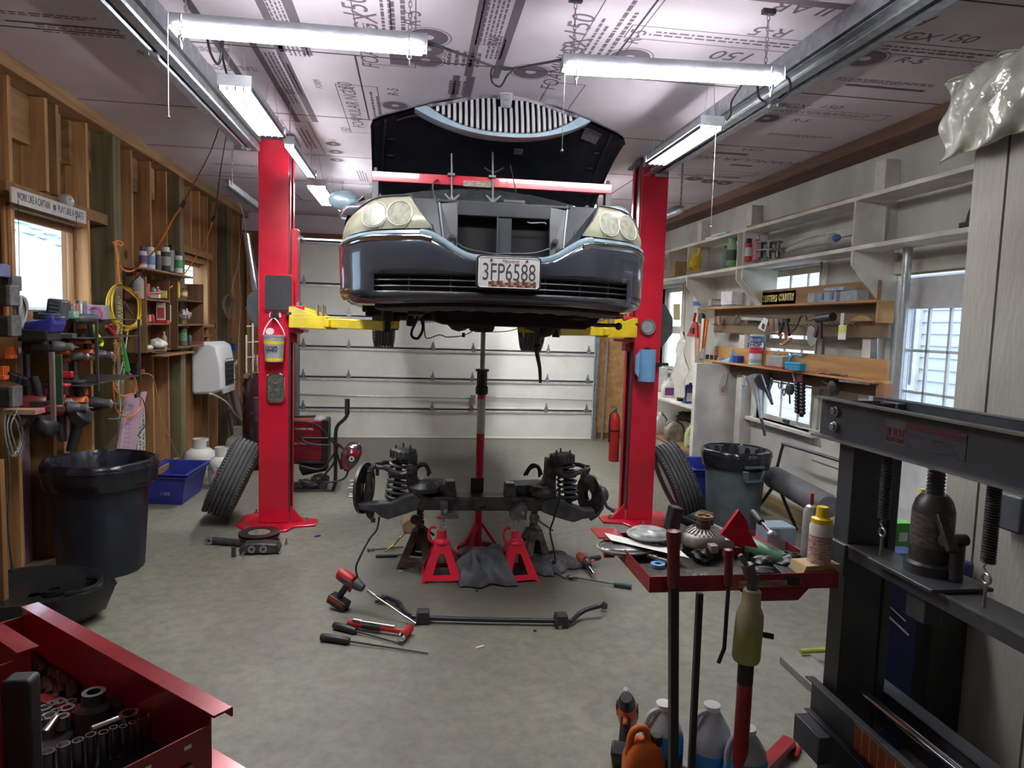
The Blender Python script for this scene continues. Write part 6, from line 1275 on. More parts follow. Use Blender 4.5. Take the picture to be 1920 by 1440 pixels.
cable('thin_orange_line',[K(262,700),K(285,705),K(295,740),K(305,790),K(325,835),K(340,870)],.0035,cm((.6,.35,.12)),'thin tan line running from the outlet down to the propane tank')
p=K(263,695,-2.33); t=thing('wall_outlet','dark wall outlet box with a tan plug between the studs','outlet',p); build('box',MB().box(-2.40,-2.34,p.y-.04,p.y+.04,p.z-.07,p.z+.07),BLACK,t,bevel=.004); build('plug',MB().cyl((-2.34,p.y,p.z),(-2.30,p.y,p.z),.015),ORNG,t)
cable('black_strap',[K(262,742),K(270,755),K(275,790),K(262,812),K(259,818)],.004,BLACK,'thin black strap hanging over the pink foam offcut')
p=K(258,740,-2.22); build('black_clip',MB().bc(p,(.02,.09,.03),(.2,0,0)),BLACK,bevel=.003,label='black plastic clip at the top of the pink foam offcut',cat='clip')
# ---------- foam offcut and postal strip ----------
F=lambda px,py: at(px,py,X=-2.30)
t=thing('foam_offcut','pink foam offcut with printed lines leaning on the wall','foam board',F(240,905)); pts=[F(222,905),F(224,850),F(230,800),F(240,740),F(276,734),F(262,800),F(252,860),F(243,912)]
mb=MB().prism([(p.y,p.z) for p in pts],-2.325,-2.30,'x'); build('board',mb,PINK,t,smooth=0)
pr=MB()
for k in range(3):
    for j in range(16): q0=F(226+k*4+j*.7+ (j*.3),890-j*8.6);pr.box(-2.2998,-2.2990,q0.y-.004,q0.y+.004,q0.z-.01,q0.z+.012)
build('printed_lines',pr,INK2,t,smooth=0); q=F(239,884); build('printed_badge',MB().lathe([(.03,0),(.05,0),(.05,1),(.03,1)],20,(-2.3,q.y,q.z),(-2.2988,q.y,q.z),closed=True),INK2,t)
a=at(266,745,X=-2.34);b=at(266,893,X=-2.34); t=thing('postal_strip','white strip printed UNITED POSTAL standing behind the foam offcut','sign strip',b)
build('strip',MB().box(-2.35,-2.34,b.y-.08,b.y+.09,b.z,a.z-.05),mat('postal_white',(.55,.58,.48),.5),t,smooth=0)
Mv=lambda y,z: Matrix(((0,0,1,-2.3392),(0,-1,0,y),(1,0,0,z),(0,0,0,1)))
text('strip_text','UNITED',Mv(b.y-.025,(a.z+b.z)/2-.02),.07,INK,t,width=.32,bold=.001); text('strip_text','POSTAL SERVICE',Mv(b.y+.05,(a.z+b.z)/2+.05),.06,INK,t,width=.5,bold=.001)
# ---------- wall cabinets ----------
XF=-2.20; XBk=-2.368
C_=lambda px,py: at(px,py,X=XF)
z_top=C_(300,508).z; ya=at(250,590,X=XBk+.06).y; y_a0=C_(283,600).y; 
def cab(y0,y1,z0,z1,shelves,label,side=True,back=True):
    t=thing('wall_cabinet',label,'cabinet',(XBk,(y0+y1)/2,z0)); 
    build('side_panel',MB().box(XBk,XF,y0,y0+.016,z0,z1),W_CAB,t,smooth=0); build('side_panel',MB().box(XBk,XF,y1-.016,y1,z0,z1),W_CAB,t,smooth=0)
    build('back_panel',MB().box(XBk,XBk+.006,y0+.016,y1-.016,z0,z1),W_CAB,t,smooth=0)
    for z in shelves: build('shelf',MB().box(XBk+.006,XF,y0+.016,y1-.016,z-.014,z),W_CAB,t,smooth=0)
    return t
zA=[C_(300,655).z,C_(300,606).z,C_(300,562).z]
yA0=6.10;yA1=C_(319,600).y;yB0=C_(333,600).y;yB1=C_(382,600).y
cab(yA0,yA1,zA[0]-.02,C_(283,520).z,zA,'nearer open brown wall cabinet full of bottles and packets')
zB=[C_(360,648).z,C_(360,608).z,C_(360,563).z]
cab(yB0,yB1,zB[0]-.02,C_(345,527).z,zB,'farther open brown wall cabinet beside the second window')
t=thing('long_shelf','thin plank shelf on top of the cabinets carrying spray cans','shelf',(XBk,6.6,z_top)); build('plank',MB().box(XBk,XF+.04,6.02,yB0+.35,z_top-.016,z_top),W_PLANK,t,bevel=.002,smooth=0); build('bracket',MB().box(XBk,XBk+.02,6.05,6.07,z_top-.2,z_top-.016).bar((XBk+.01,6.06,z_top-.2),(XF,6.06,z_top-.02),.012,.012),DSTEEL,t,smooth=0)
t=thing('lower_tray','thin board tray below the cabinets with a glue tube on it','shelf',(XBk,6.9,zA[0]-.07)); q=C_(320,655).z; build('board',MB().box(XBk,XF+.06,6.3,7.15,q-.05,q-.036),W_PLANK,t,smooth=0)
xs_=XF-.06
spray(268.5,504,463,13,cm((.62,.62,.62)),cm((.05,.04,.2)),'white spray can with purple cap, leftmost on the top plank',band=cm((.1,.08,.25)),X=xs_)
spray(283,506,464,15,cm((.66,.68,.70)),cm((.7,.72,.74)),'white and blue spray can, second on the top plank',band=cm((.15,.3,.6)),X=xs_)
spray(297,506,471,10,cm((.10,.10,.10)),cm((.7,.62,.35)),'small dark can with a cream cap on the top plank',X=xs_)
spray(311,508,464,17,cm((.03,.03,.03)),cm((.72,.72,.70)),'wide black spray can with a white cap on the top plank',band=cm((.35,.35,.35)),X=xs_)
spray(322,509,460,12,cm((.5,.5,.52)),BLACK,'grey can with tall black cap behind the wide black one',X=xs_-.06)
spray(335,512,472,14,cm((.62,.64,.60)),cm((.04,.045,.05)),'white and green spray can, rightmost on the top plank',band=cm((.05,.35,.12)),X=xs_)
bottle('soda_bottle',260,560,512,22,mat('clear_bottle',(.5,.45,.42),.15,alpha=.75),ORNG,'clear bottle with orange cap on the cabinet upper shelf',X=xs_)
carton(272,556,532,14,.05,cm((.55,.08,.09)),'red and white packet beside the clear bottle',X=xs_,lid=WTXT)
bottle('small_bottle',288,559,536,8,cm((.25,.27,.32)),BLACK,'small grey-blue bottle on the cabinet upper shelf',X=xs_); bottle('small_bottle',296,559,538,9,cm((.3,.2,.3)),WHITE,'small mauve bottle on the cabinet upper shelf',X=xs_)
carton(307,559,545,13,.05,cm((.75,.6,.03)),'yellow carton on the cabinet upper shelf',X=xs_+.01,lid=WTXT)
t=carton(291,559,552,16,.05,cm((.7,.7,.66)),'white shallow dish on the cabinet upper shelf',name='dish',cat='dish',X=xs_+.03)
carton(302,604,568,15,.03,cm((.65,.6,.55)),'white blister pack leaning on the middle cabinet shelf',X=xs_+.02,lid=cm((.45,.05,.06)),rz=.2); carton(314,604,572,12,.03,cm((.62,.55,.45)),'orange-faced blister pack on the middle cabinet shelf',X=xs_+.02,lid=cm((.7,.35,.1)),rz=.2)
carton(300,606,600,30,.06,cm((.5,.04,.07)),'flat red tray under the blister packs',name='tray',cat='tray',X=xs_+.03); carton(277,603,590,10,.04,cm((.6,.25,.12)),'small orange box on the middle cabinet shelf',X=xs_); bottle('small_bottle',286,604,588,7,cm((.5,.06,.07)),REDP,'small red bottle on the middle cabinet shelf',X=xs_)
lump('white_bundle',at(277,652,X=xs_),.04,(1,1.2,.6),cm((.6,.56,.48),.8),'off-white lump of cloth on the bottom cabinet shelf','cloth',5); lump('plastic_bag',at(298,645,X=xs_+.02),.06,(1,1.5,.8),cm((.66,.65,.6),.4),'crumpled white plastic bag on the bottom cabinet shelf','bag',6)
bottle('glue_tube',308,659,622,9,cm((.4,.3,.2)),cm((.6,.45,.25)),'amber and grey tube in front of the white bag',X=xs_+.06); spray(325,652,606,11,cm((.36,.38,.36)),STEEL,'tall grey-green spray can between the cabinets',X=xs_,band=cm((.45,.45,.42)))
spray(343,648,607,14,cm((.08,.08,.08)),STEEL,'black and green can with steel nozzle in the far cabinet',X=xs_,band=cm((.12,.28,.15))); bottle('small_bottle',356,648,625,7,cm((.08,.08,.09)),BLACK,'small dark bottle in the far cabinet bottom',X=xs_)
carton(368,648,641,22,.04,cm((.3,.08,.08)),'flat red packet in the far cabinet bottom',X=xs_); lump('clear_bag',at(348,590,X=xs_),.05,(1,1.5,1),mat('poly_bag',(.5,.5,.46),.25,alpha=.8),'clear plastic bag of parts, left on the far cabinet shelf','bag',8,.3); lump('clear_bag',at(373,597,X=xs_),.035,(1,1.3,1),mat('poly_bag',(.5,.5,.46),.25),'smaller clear plastic bag on the far cabinet shelf','bag',9,.3)
bottle('brown_bottle',344,558,540,14,cm((.35,.12,.06)),BLACK,'brown bottle with black cap on the far cabinet top shelf',X=xs_,band=cm((.6,.5,.45))); bottle('yellow_tube',335,558,524,5,cm((.75,.6,.03)),YEL,'thin yellow marker tube on the far cabinet top shelf',X=xs_)
# ---------- wall heater ----------
a=at(366,742,X=-2.30); Yh=a.y+.02; x0,x1=-2.30,at(424,700,Y=Yh).x; z0=at(395,742,Y=Yh).z;z1=at(395,640,Y=Yh).z; z0=a.z
t=thing('wall_heater','white gas wall heater with a black grate, below the second window','heater',(-2.25,Yh+.2,z0))
# body protrudes from the wall, front faces +x
y0h=at(372,700,X=-2.30).y; xf=-2.02; y1h=at(424,700,X=xf).y; y0f=at(400,700,X=xf).y
z1=at(380,642,X=-2.2).z; z0=at(380,742,X=-2.2).z; h=z1-z0; pr=[(-2.34,z0+.04),(-2.33,z0),(-2.12,z0+.01),(xf,z0+.06),(xf-.01,z0+h*.55),(xf-.05,z1-.04),(-2.14,z1),(-2.34,z1-.01)]
y0h=7.70; y1h=8.26
HW=mat('heater_white',(.72,.74,.74),.35,c2=(.5,.5,.46),scale=5,lo=.25,hi=.4)
build('body',MB().prism(pr,y0h,y1h,'y'),HW,t,bevel=.03,seg=3,smooth=40)
build('grate_opening',MB().box(xf-.005,xf+.004,y0h+.12,y1h-.10,z0+.09,z0+h*.62),VOID,t,bevel=.01); mb=MB()
for k in range(6): zz=z0+.1+k*(h*.5)/5; mb.cyl((xf+.008,y0h+.12,zz),(xf+.008,y1h-.10,zz),.004,n=6)
for k in range(4): yy=y0h+.14+k*(y1h-y0h-.28)/3; mb.cyl((xf+.008,yy,z0+.09),(xf+.008,yy,z0+h*.62),.004,n=6)
build('grate',mb,DSTEEL,t); mb=MB()
for k in range(5): mb.box(xf-.02,xf+.001,y0h+.05,y1h-.05,z0+.012+k*.012,z0+.018+k*.012)
build('base_louvre',mb,HW,t)
cable('gas_hose',[at(392,738,X=-2.1),at(405,742,X=-2.05),at(425,755,X=-2.0),at(440,775,X=-2.0),at(455,790,X=-2.0),at(465,798,X=-2.0)],.010,cm((.62,.60,.52)),'white gas hose curving from the heater to the tanks')
# cable coil, wires, pipe and small wall things beyond
K2=lambda px,py,x=-2.26: at(px,py,X=x)
mb=MB()
for k in range(7): w=7+k*.8; mb.tube([K2(428,552),K2(428-w,568),K2(429-w*.6,588),K2(430,596+k*.5),K2(430+w*.7,584),K2(430+w,566)],.005,6,closed=True,sub=4)
build('grey_cable_coil',mb,cm((.14,.13,.13)),label='grey cable coil hanging on the wall right of the second window',cat='cable')
mb=MB()
for k in range(4): mb.tube([K2(430,575),K2(428+k*2,600),K2(431+k*3,625),K2(428+k*3,632)],.003,5,sub=4)
build('red_wires',mb,cm((.45,.08,.12)),label='thin red wires dangling under the grey cable coil',cat='cable')
cable('white_wire',[K2(457,410),K2(450,460),K2(446,500),K2(438,525),K2(434,548)],.004,cm((.6,.55,.42)),'pale wire running from the top plate to the grey coil'); cable('white_wire',[K2(447,500),K2(452,560),K2(450,600),K2(447,650),K2(449,740)],.003,cm((.6,.5,.35)),'thin tan wire running straight down past the blue box')
p=K2(453,651); build('blue_outlet_box',MB().box(-2.37,-2.33,p.y-.07,p.y+.07,p.z-.05,p.z+.05),cm((.02,.08,.3)),bevel=.004,label='blue plastic outlet box on a stud past the heater',cat='outlet')
a=at(461,440,Y=8.9);b=at(484,560,Y=8.2); t=thing('exhaust_pipe','shiny steel pipe leaning between the wall and the left post','pipe',b); build('pipe',MB().cyl(a,b,.05,n=18),CHROME,t); build('wire_tie',MB().tube([a,a+V((-.05,.1,.25)),a+V((-.1,.1,.4))],.006,5,sub=3),WHITE,t)
a=at(464,612,Y=8.3); t=thing('wire_rack','white wire rack standing behind the left post','rack',at(466,745,Y=8.3)); mb=MB()
for px in (462,474): mb.cyl(at(px,606 if px>470 else 628,Y=8.3),at(px,745,Y=8.3),.010,n=8)
for py in (610,640,668,700): mb.cyl(at(462,py+2,Y=8.3),at(495,py,Y=8.3),.007,n=8)
build('frame',mb,cm((.62,.62,.6)),t)
c=at(485,830,Y=8.0); t=thing('compressor_tank','dark upright compressor tank behind the left lift post','compressor',(c.x,8.0,0)); zt=at(485,690,Y=8.0).z
build('tank',MB().lathe([(.0,.05),(.15,.06),(.19,.12),(.19,.85),(.14,.94),(0,.97)],28,(c.x+.02,8.0,0),(c.x+.02,8.0,zt)),mat('dark_maroon',(.05,.02,.025),.25,coat=.4),t,smooth=40)
for k in range(3): an=k*2*PI/3; build('leg',MB().cyl((c.x+.02+.15*math.cos(an),8+.15*math.sin(an),0),(c.x+.02+.15*math.cos(an),8+.15*math.sin(an),.12),.015),DSTEEL,t)
build('valve',MB().cyl((c.x+.0,7.9,zt-.05),(c.x,7.9,zt+.03),.03).cyl((c.x,7.88,zt+.03),(c.x,7.88,zt+.16),.018),CHROME,t); build('brass_fitting',MB().cyl((c.x-.0,7.86,zt-.02),(c.x,7.86,zt+.05),.018,n=6),MATS['brass'],t)
build('gauge',MB().lathe([(.03,0),(.03,1),(0,1)],14,(c.x-.1,7.9,zt-.08),(c.x-.1,7.85,zt-.08)),CHROME,t)
cable('yellow_gas_line',[at(430,722,Y=8.1),at(440,712,Y=8.1),at(460,706,Y=8.0),at(480,705,Y=7.95)],.008,MATS['brass'],'brass-yellow gas line arching to the dark tank')
p=K2(443,680); build('paper_tag',MB().bc(p,(.005,.10,.05),(.3,0,0)),PAPER,label='white paper tag hanging near the blue outlet box',cat='tag')
for k,(p0,p1,r,lab) in enumerate((((438,735),(462,830),.05,'thickest grey-brown pipe leaning in the corner'),((432,770),(443,835),.04,'shorter brown pipe leaning in the corner'),((452,745),(474,820),.022,'flat wooden bar leaning in the corner'))):
    build('leaning_pipe',MB().cyl(at(*p0,Y=8.8),at(p1[0],p1[1],Y=8.5),r,n=14),cm((.12,.085,.07),.6) if k<2 else W_PLANK,label=lab,cat='pipe')
c=at(481,780,Y=7.5); t=thing('motor_bracket','black cylinder fitting clamped beside the left post','fitting',c); build('cylinder',MB().cyl(at(484,745,Y=7.4),at(484,790,Y=7.4),.05,n=18),cm((.14,.14,.15),.4,.5),t,bevel=.004); build('plate',MB().bc(at(484,775,Y=7.4),(.14,.1,.02)),DSTEEL,t); build('stem',MB().cyl(at(484,790,Y=7.4),at(484,825,Y=7.4),.02),DSTEEL,t)
# ---------- propane tanks ----------
def tank(px,pyb,w,pyt,label,txt=None):
    b=at(px,pyb,Z=0.0); k=(b-CAM).dot(_f)/F0; R=w*k/2; b=V((b.x,b.y+R*.6,0)); H=at(px,pyt,Y=b.y).z; t=thing('propane_tank',label,'propane tank',b)
    WT=mat('tank_white',(.66,.66,.62),.35,c2=(.45,.43,.38),scale=8,lo=.2,hi=.4)
    build('body',MB().lathe([(R*.6,.08),(R*.85,.10),(R,.20),(R,.58),(R*.9,.68),(R*.6,.76),(0,.80)],32,b,(b.x,b.y,H)),WT,t,smooth=45); build('foot_ring',MB().lathe([(R*.62,0),(R*.66,0),(R*.66,.10),(R*.62,.10)],28,b,(b.x,b.y,H),closed=True),WT,t,smooth=30)
    mb=MB()
    for a0,a1 in ((.15*PI,.85*PI),(1.15*PI,1.85*PI)):
        r_=R*.48; A_=[(b.x+r_*math.cos(a0+(a1-a0)*i/10),b.y+r_*math.sin(a0+(a1-a0)*i/10)) for i in range(11)]; mb.slab([[V((x,y,H*.76)) for x,y in A_],[V((x,y,H*.99)) for x,y in A_]],(0,.004,0))
    mb.lathe([(R*.47,.94),(R*.50,.94),(R*.50,1),(R*.47,1)],28,b,(b.x,b.y,H),closed=True); build('collar',mb,WT,t,smooth=40)
    build('valve',MB().cyl((b.x,b.y,H*.8),(b.x,b.y,H*.93),.02).cyl((b.x,b.y-.05,H*.88),(b.x,b.y+.03,H*.88),.025,n=12),MATS['brass'],t)
    if txt:
        build('label_print',MB().lathe([(R*1.003,.28),(R*1.003,.5)],32,b,(b.x,b.y,H)),cm((.62,.62,.60)),t,smooth=40) 
        for i,(s,z,c_,wd) in enumerate(txt): text('print',s,TR(b.x-.0,b.y-R-.004,H*z,0,PI/2),.05,c_,t,width=wd)
    return t
RT_=mat('print_red',(.5,.03,.03),.5)
tank(371,902,57,822,'white propane tank standing behind the blue bin',[('WARNING',.50,cm((.45,.15,.25)),.12),('PROPANE',.40,cm((.3,.4,.6)),.12)])
tank(412,916,48,838,"white propane tank in front, partly hidden by the tire",[("LIL' MAN",.52,INK,.2),('BBQ',.42,RT_,.12)])
tank(447,872,52,800,'white propane tank farthest back in the corner')
# ---------- blue bin left ----------
def tote(P0,P1,P2,ztop,m,label,name='storage_tote',tap=.06):
    """front-left, front-right and back-right floor corners"""
    a,b,c=[V((p.x,p.y,0)) for p in (P0,P1,P2)]; ux=(b-a);uy=(c-b); t=thing(name,label,'bin',(a+b+c)/3)
    ux.normalized(); L1=ux.length;L2=uy.length; ux=ux/L1; uy=uy/L2
    def q(u,v,z,g=0): e=tap*z/ztop; return a+ux*(u*L1+(-e-g if u==0 else e+g if u==1 else 0))+uy*(v*L2+(-e-g if v==0 else e+g if v==1 else 0))+V((0,0,z))
    cn=[(0,0),(1,0),(1,1),(0,1)]
    mb=MB(); O0=[q(u,v,0) for u,v in cn];O1=[q(u,v,ztop) for u,v in cn];I1=[q(u,v,ztop,-.012) for u,v in cn];I0=[q(u,v,.01,-.012) for u,v in cn]
    mb.add(O0+O1+I1+I0,[(0,3,2,1)]+[(i,(i+1)%4,4+(i+1)%4,4+i) for i in range(4)]+[(4+i,4+(i+1)%4,8+(i+1)%4,8+i) for i in range(4)]+[(8+i,8+(i+1)%4,12+(i+1)%4,12+i) for i in range(4)]+[(12,13,14,15)])
    build('shell',mb,m,t,bevel=.004,smooth=0)
    mb=MB()
    for z in (ztop-.004,ztop-.03):
        for i in range(4): mb.bar(q(*cn[i],z,.01),q(*cn[(i+1)%4],z,.01),.022,.010)
    build('rim',mb,m,t,bevel=.002,smooth=0)
    mb=MB()
    for i in range(2):
        for j in range(1,8):
            u,v=(j/8,0) if i==0 else (1,j/8); p=q(u,v,ztop*.9,.004);p2=q(u,v,.02,.004); mb.bar(p2,p,.008,.008)
    if 'ribbed' in label: build('ribs',mb,m,t,smooth=0)
    else: build('print',MB().add([q(.35,0,ztop*.30,.0012),q(.65,0,ztop*.30,.0012),q(.65,0,ztop*.42,.0012),q(.35,0,ztop*.42,.0012)],[(0,1,2,3)]),mat('faded_print',(.25,.3,.55),.5,c2=(.03,.05,.25),scale=90,stretch=(1,1,.3)),t)
    return t
tote(at(266,945,Z=0)+V((.07,0,0)),at(330,947,Z=0)+V((.05,0,0)),at(366,921,Z=0)+V((.05,0,0)),.29,mat('tote_blue',(.025,.04,.28),.4,var=.25,scale=8),'blue storage bin on the floor below the wall cabinets')
p=at(240,985,Z=0); 
for i,(a_,b_,lab) in enumerate((((222,1003),(262,975),'strip of yellowed foam lying between trash can and blue bin'),((218,992),(232,1000),'short end of yellowed foam beside the trash can'),((236,960),(262,958),'scrap of yellow foam against the kick board'))):
    A_=at(*a_,Z=.02);B_=at(*b_,Z=.02); build('foam_scrap',MB().tube([A_,(A_+B_)/2+V((.02,.03,.01)),B_],lambda q:.028+.008*math.sin(q*12),8,sub=5),mat('old_foam',(.62,.48,.25),.8,var=.15,scale=20,bump=.5),label=lab,cat='foam')
# ---------- trash cans ----------
def trash(c,R,H,m,ml,label,seed,handle=False,rz=0):
    c=V(c); t=thing('trash_can',label,'trash can',c); top=c+V((0,0,H))
    mb=MB(); N=40; prof=[(R*.78,0),(R*.80,.02),(R*.86,.4),(R*.93,.86),(R,.88),(R*1.02,.93),(R*1.02,.96),(R*.96,.965),(R*.90,.86),(R*.78,.03),(0,.03)]
    mb.lathe(prof,N,c,top,wob=lambda i,q: 1-.035*(i%5==0)*(q<.85)); build('bin',mb,m,t,smooth=35)
    rnd=random.Random(seed); ph=[rnd.uniform(0,6) for _ in range(6)]
    def wob(i,q): a=2*PI*i/60; return 1+.02*math.sin(5*a+ph[0]+q*4)+.015*math.sin(11*a+ph[1])+.012*math.sin(17*a+ph[2]-q*9)
    mb=MB().lathe([(R*.99,.76),(R*1.03,.79),(R*1.05,.84),(R*1.075,.93),(R*1.06,.975),(R*.99,.985),(R*.93,.93),(R*.80,.72),(R*.60,.55),(R*.3,.48),(0,.47)],60,c,top,wob=wob)
    mb.f=[f for f in mb.f if len(f)==4]; mb.mi=mb.mi[:len(mb.f)]; build('liner',mb,ml,t,smooth=75)
    mb=MB().lathe([(R*1.045,.90),(R*1.08,.915),(R*1.085,.93),(R*1.045,.945)],60,c,top,wob=wob); mb.f=[f for f in mb.f if len(f)==4]; mb.mi=mb.mi[:len(mb.f)]; build('rim_fold',mb,ml,t,smooth=60)
    if handle:
        an=rz; d=V((math.cos(an),math.sin(an),0));s_=V((-d.y,d.x,0)); p=c+d*R*1.0+V((0,0,H*.78)); mb=MB()
        mb.bar(p-s_*.09+V((0,0,.03)),p+s_*.09+V((0,0,.03)),.06,.02).bar(p-s_*.09+d*.02,p-s_*.07+d*.0+V((0,0,-.09)),.05,.02).bar(p+s_*.09+d*.02,p+s_*.07+V((0,0,-.09)),.05,.02).bar(p-s_*.08+V((0,0,-.09)),p+s_*.08+V((0,0,-.09)),.05,.02)
        build('handle',mb,m,t,bevel=.006)
    return t
BAG=mat('black_bag',(.012,.013,.02),.22,var=.3,spec=.6,bump=.3,bscale=9)
trash((-2.03,4.80,0),.315,.76,mat('can_blue_black',(.018,.022,.035),.45,var=.2),BAG,'black ribbed trash can with black liner by the stud wall',2)
trash((2.80,5.60,0),.275,.70,mat('can_grey',(.10,.125,.14),.5,var=.12),BAG,'grey trash can with black liner by the white wall',8,True,-1.45)
# ---------- oil drain pan ----------
p0=at(60,1150,Z=0)
t=thing('drain_pan','black plastic oil drain pan with a red plug on the floor','drain pan',(-2.05,3.95,0)); cx,cy=-2.03,3.98; N=40
def oval(sx,sy,z,e=.7,nose=0):
    r=[]
    for i in range(N):
        a=2*PI*i/N; c_=math.cos(a);s_=math.sin(a); x=sx*math.copysign(abs(c_)**e,c_); y=sy*math.copysign(abs(s_)**e,s_); 
        if x>0: x*=1+nose*max(0,1-abs(y)/sy)**1.5; y*=1-.25*(x/sx)
        r.append(V((cx+x,cy+y,z)))
    return r
rows=[oval(.24,.22,0,nose=.1),oval(.30,.28,.06,nose=.2),oval(.33,.31,.19,nose=.25),oval(.335,.315,.205,nose=.26),oval(.31,.29,.205,nose=.2),oval(.25,.23,.16,nose=.05),oval(.18,.18,.15),oval(.03,.03,.148)]
mb=MB().grid(rows,True); mb.add(rows[0],[tuple(range(N))]); build('pan',mb,mat('oily_plastic',(.012,.013,.014),.28,bump=.1,bscale=6),t,smooth=50)
q=at(145,1134,Y=3.82); build('drain_plug',MB().lathe([(.0,0),(.03,0),(.032,.5),(.028,1),(0,1)],14,(-1.80,3.72,.10),(-1.79,3.67,.10)),REDP,t)
build('handle_loop',MB().tube([(-1.81,4.10,.20),(-1.73,4.06,.205),(-1.695,3.95,.205),(-1.73,3.86,.205),(-1.81,3.84,.20)],.018,8,sub=5),MATS['oily_plastic'],t)
build('spout_grate',MB().lathe([(.03,0),(.055,0),(.055,1),(.03,1)],18,(-1.93,3.98,.165),(-1.93,3.98,.18),closed=True),MATS['oily_plastic'],t)
# ---------- welder on cart ----------
Yw=7.05; W_=lambda px,py,y=Yw: at(px,py,Y=y)
t=thing('welder_cart','red wire welder on a black wheeled cart behind the left post','welder cart',W_(590,925))
a=W_(520,785);b=W_(606,860); build('welder_body',MB().box(a.x,b.x,Yw-.12,Yw+.12,b.z,a.z),mat('welder_red',(.22,.012,.025),.35),t,bevel=.01,smooth=0)
build('welder_front',MB().box(b.x,b.x+.06,Yw-.12,Yw+.12,b.z,a.z+.01),BLACK,t,bevel=.01,smooth=0); build('welder_base',MB().box(a.x-.02,b.x+.03,Yw-.125,Yw+.125,b.z-.03,b.z),BLACK,t,bevel=.005)
for k in range(6): q=W_(575,822+k*5); build('vent',MB().box(q.x-.03,q.x+.07,Yw-.1212,Yw-.119,q.z,q.z+.006),INK,t)
q=W_(568,801); text('print','POWER MIG',TR(q.x+.03,Yw-.1215,q.z,0,PI/2),.03,WTXT,t,width=.17); q=W_(566,828); text('print','ELECTRIC',TR(q.x-.01,Yw-.1215,q.z,0,PI/2),.03,WTXT,t,width=.15)
q=W_(600,795); build('coil_cover',MB().sph((q.x,Yw,q.z),.09,14,(1,1,1)),cm((.22,.22,.22)),t); q0=W_(548,787);q1=W_(592,786); build('top_handle',MB().tube([q0,q0+V((0,0,.03)),q1+V((0,0,.03)),q1],.012,8),BLACK,t)
mb=MB(); 
for y_ in (Yw-.16,Yw+.16):
    mb.tube([at(500,922,Y=y_),at(610,922,Y=y_),at(625,915,Y=y_),at(629,890,Y=y_),at(629,830,Y=y_),at(632,800,Y=y_),at(650,780,Y=y_),at(652,750,Y=y_)],.018,8,sub=4)
mb.cyl(W_(629,822,Yw-.16),W_(629,822,Yw+.16),.014).cyl(W_(560,822,Yw-.16),W_(629,822,Yw-.16),.012)
build('cart_frame',mb,BLACK,t); a=W_(500,915);b=W_(612,922); build('cart_deck',MB().box(a.x,b.x,Yw-.16,Yw+.16,b.z,a.z+.02),BLACK,t,bevel=.004)
for y_ in (Yw-.16,Yw+.16): q=at(651,765,Y=y_); build('hand_grip',MB().cyl(q+V((0,0,-.06)),q+V((0,0,.09)),.024),RUB,t)
for y_ in (Yw-.13,Yw+.13):
    for px in (606,520): q=at(px,930,Y=y_); build('caster',MB().cyl((q.x,y_-.012,.04),(q.x,y_+.012,.04),.04,n=18).box(q.x-.02,q.x+.02,y_-.02,y_+.02,.05,.10),DSTEEL,t,bevel=.003)
build('gas_bottle',MB().lathe([(0,0),(.07,.1),(.075,.9),(.04,1)],18,W_(560,880),W_(615,868)),BLACK,t,smooth=40)
for pts in ([(545,790),(590,795),(625,830),(632,850),(640,880)],[(548,800),(575,830),(620,835)],[(560,900),(590,905),(625,870),(632,840)],[(630,830),(650,850),(652,885),(640,900),(610,905)],[(560,872),(600,880),(620,860),(635,835)]): build('cable',MB().tube([W_(x,y,Yw-.19) for x,y in pts],.011,7,sub=5),BLACK,t)
for px,py,r in ((560,910,.05),(590,908,.06),(602,898,.07),(575,905,.05)): lump_=lump('x',W_(px,py,Yw-.05),r,(1.3,1,.7),BLACK,None,None,px); build('stowed_cable',lump_,cm((.07,.07,.07)),t,smooth=60)
c=W_(658,855,6.85); t=thing('welding_helmet','dark red graphic welding helmet hanging on the cart handle','helmet',c)
mb=MB(); rows=[]
for q,w,o in ((.135,.05,.03),(.09,.085,-.03),(.03,.10,-.06),(-.05,.09,-.055),(-.11,.06,-.03),(-.15,.02,.0)): rows.append([c+V((w*math.sin(a_)+.03*q/.13,o*math.cos(a_)*1.2-.02,q)) for a_ in [(-1+2*i/10)*1.5 for i in range(11)]])
build('shell',MB().slab(rows,(0,.006,0)),mat('helmet_graphic',(.30,.02,.02),.15,c2=(.04,.035,.06),scale=14,coat=.8,lo=.45,hi=.55),t,smooth=60); build('round_sticker',MB().lathe([(.013,0),(.026,0),(.026,1),(.013,1)],16,c+V((.015,-.092,-.01)),c+V((.015,-.096,-.01)),closed=True),WHITE,t)
# ---------- white built-in shelves high on the right wall ----------
XA_=3.10; XBk2=XR-.13
zT=2.685; zM=2.335; Q=lambda px,py,x=XA_: at(px,py,X=x)
sh=thing('wall_shelving','long white built-in shelving unit high on the right wall','shelving',(3.3,6,2.0))
for z in (zT,zM): build('shelf_board',MB().box(XA_,XR-.125,2.9,9.9,z-.03,z),WP,sh,bevel=.003,smooth=0)
dv=[Q(1600,415).y,Q(1392,480).y,Q(1381,480).y,Q(1288,495).y,Q(1252,505).y]
for i,y in enumerate(dv):
    build('divider',MB().box(XA_+.004,XR-.125,y-.009,y+.009,zM,zT-.03),WP,sh,smooth=0)
    if i<4: build('bracket_board',MB().prism([(XA_+.006,zM-.03),(XR-.002,zM-.03),(XR-.002,zM-.46),(XR-.06,zM-.46),(XA_+.006,zM-.13)],y-.009,y+.009,'y'),WP,sh,smooth=0)
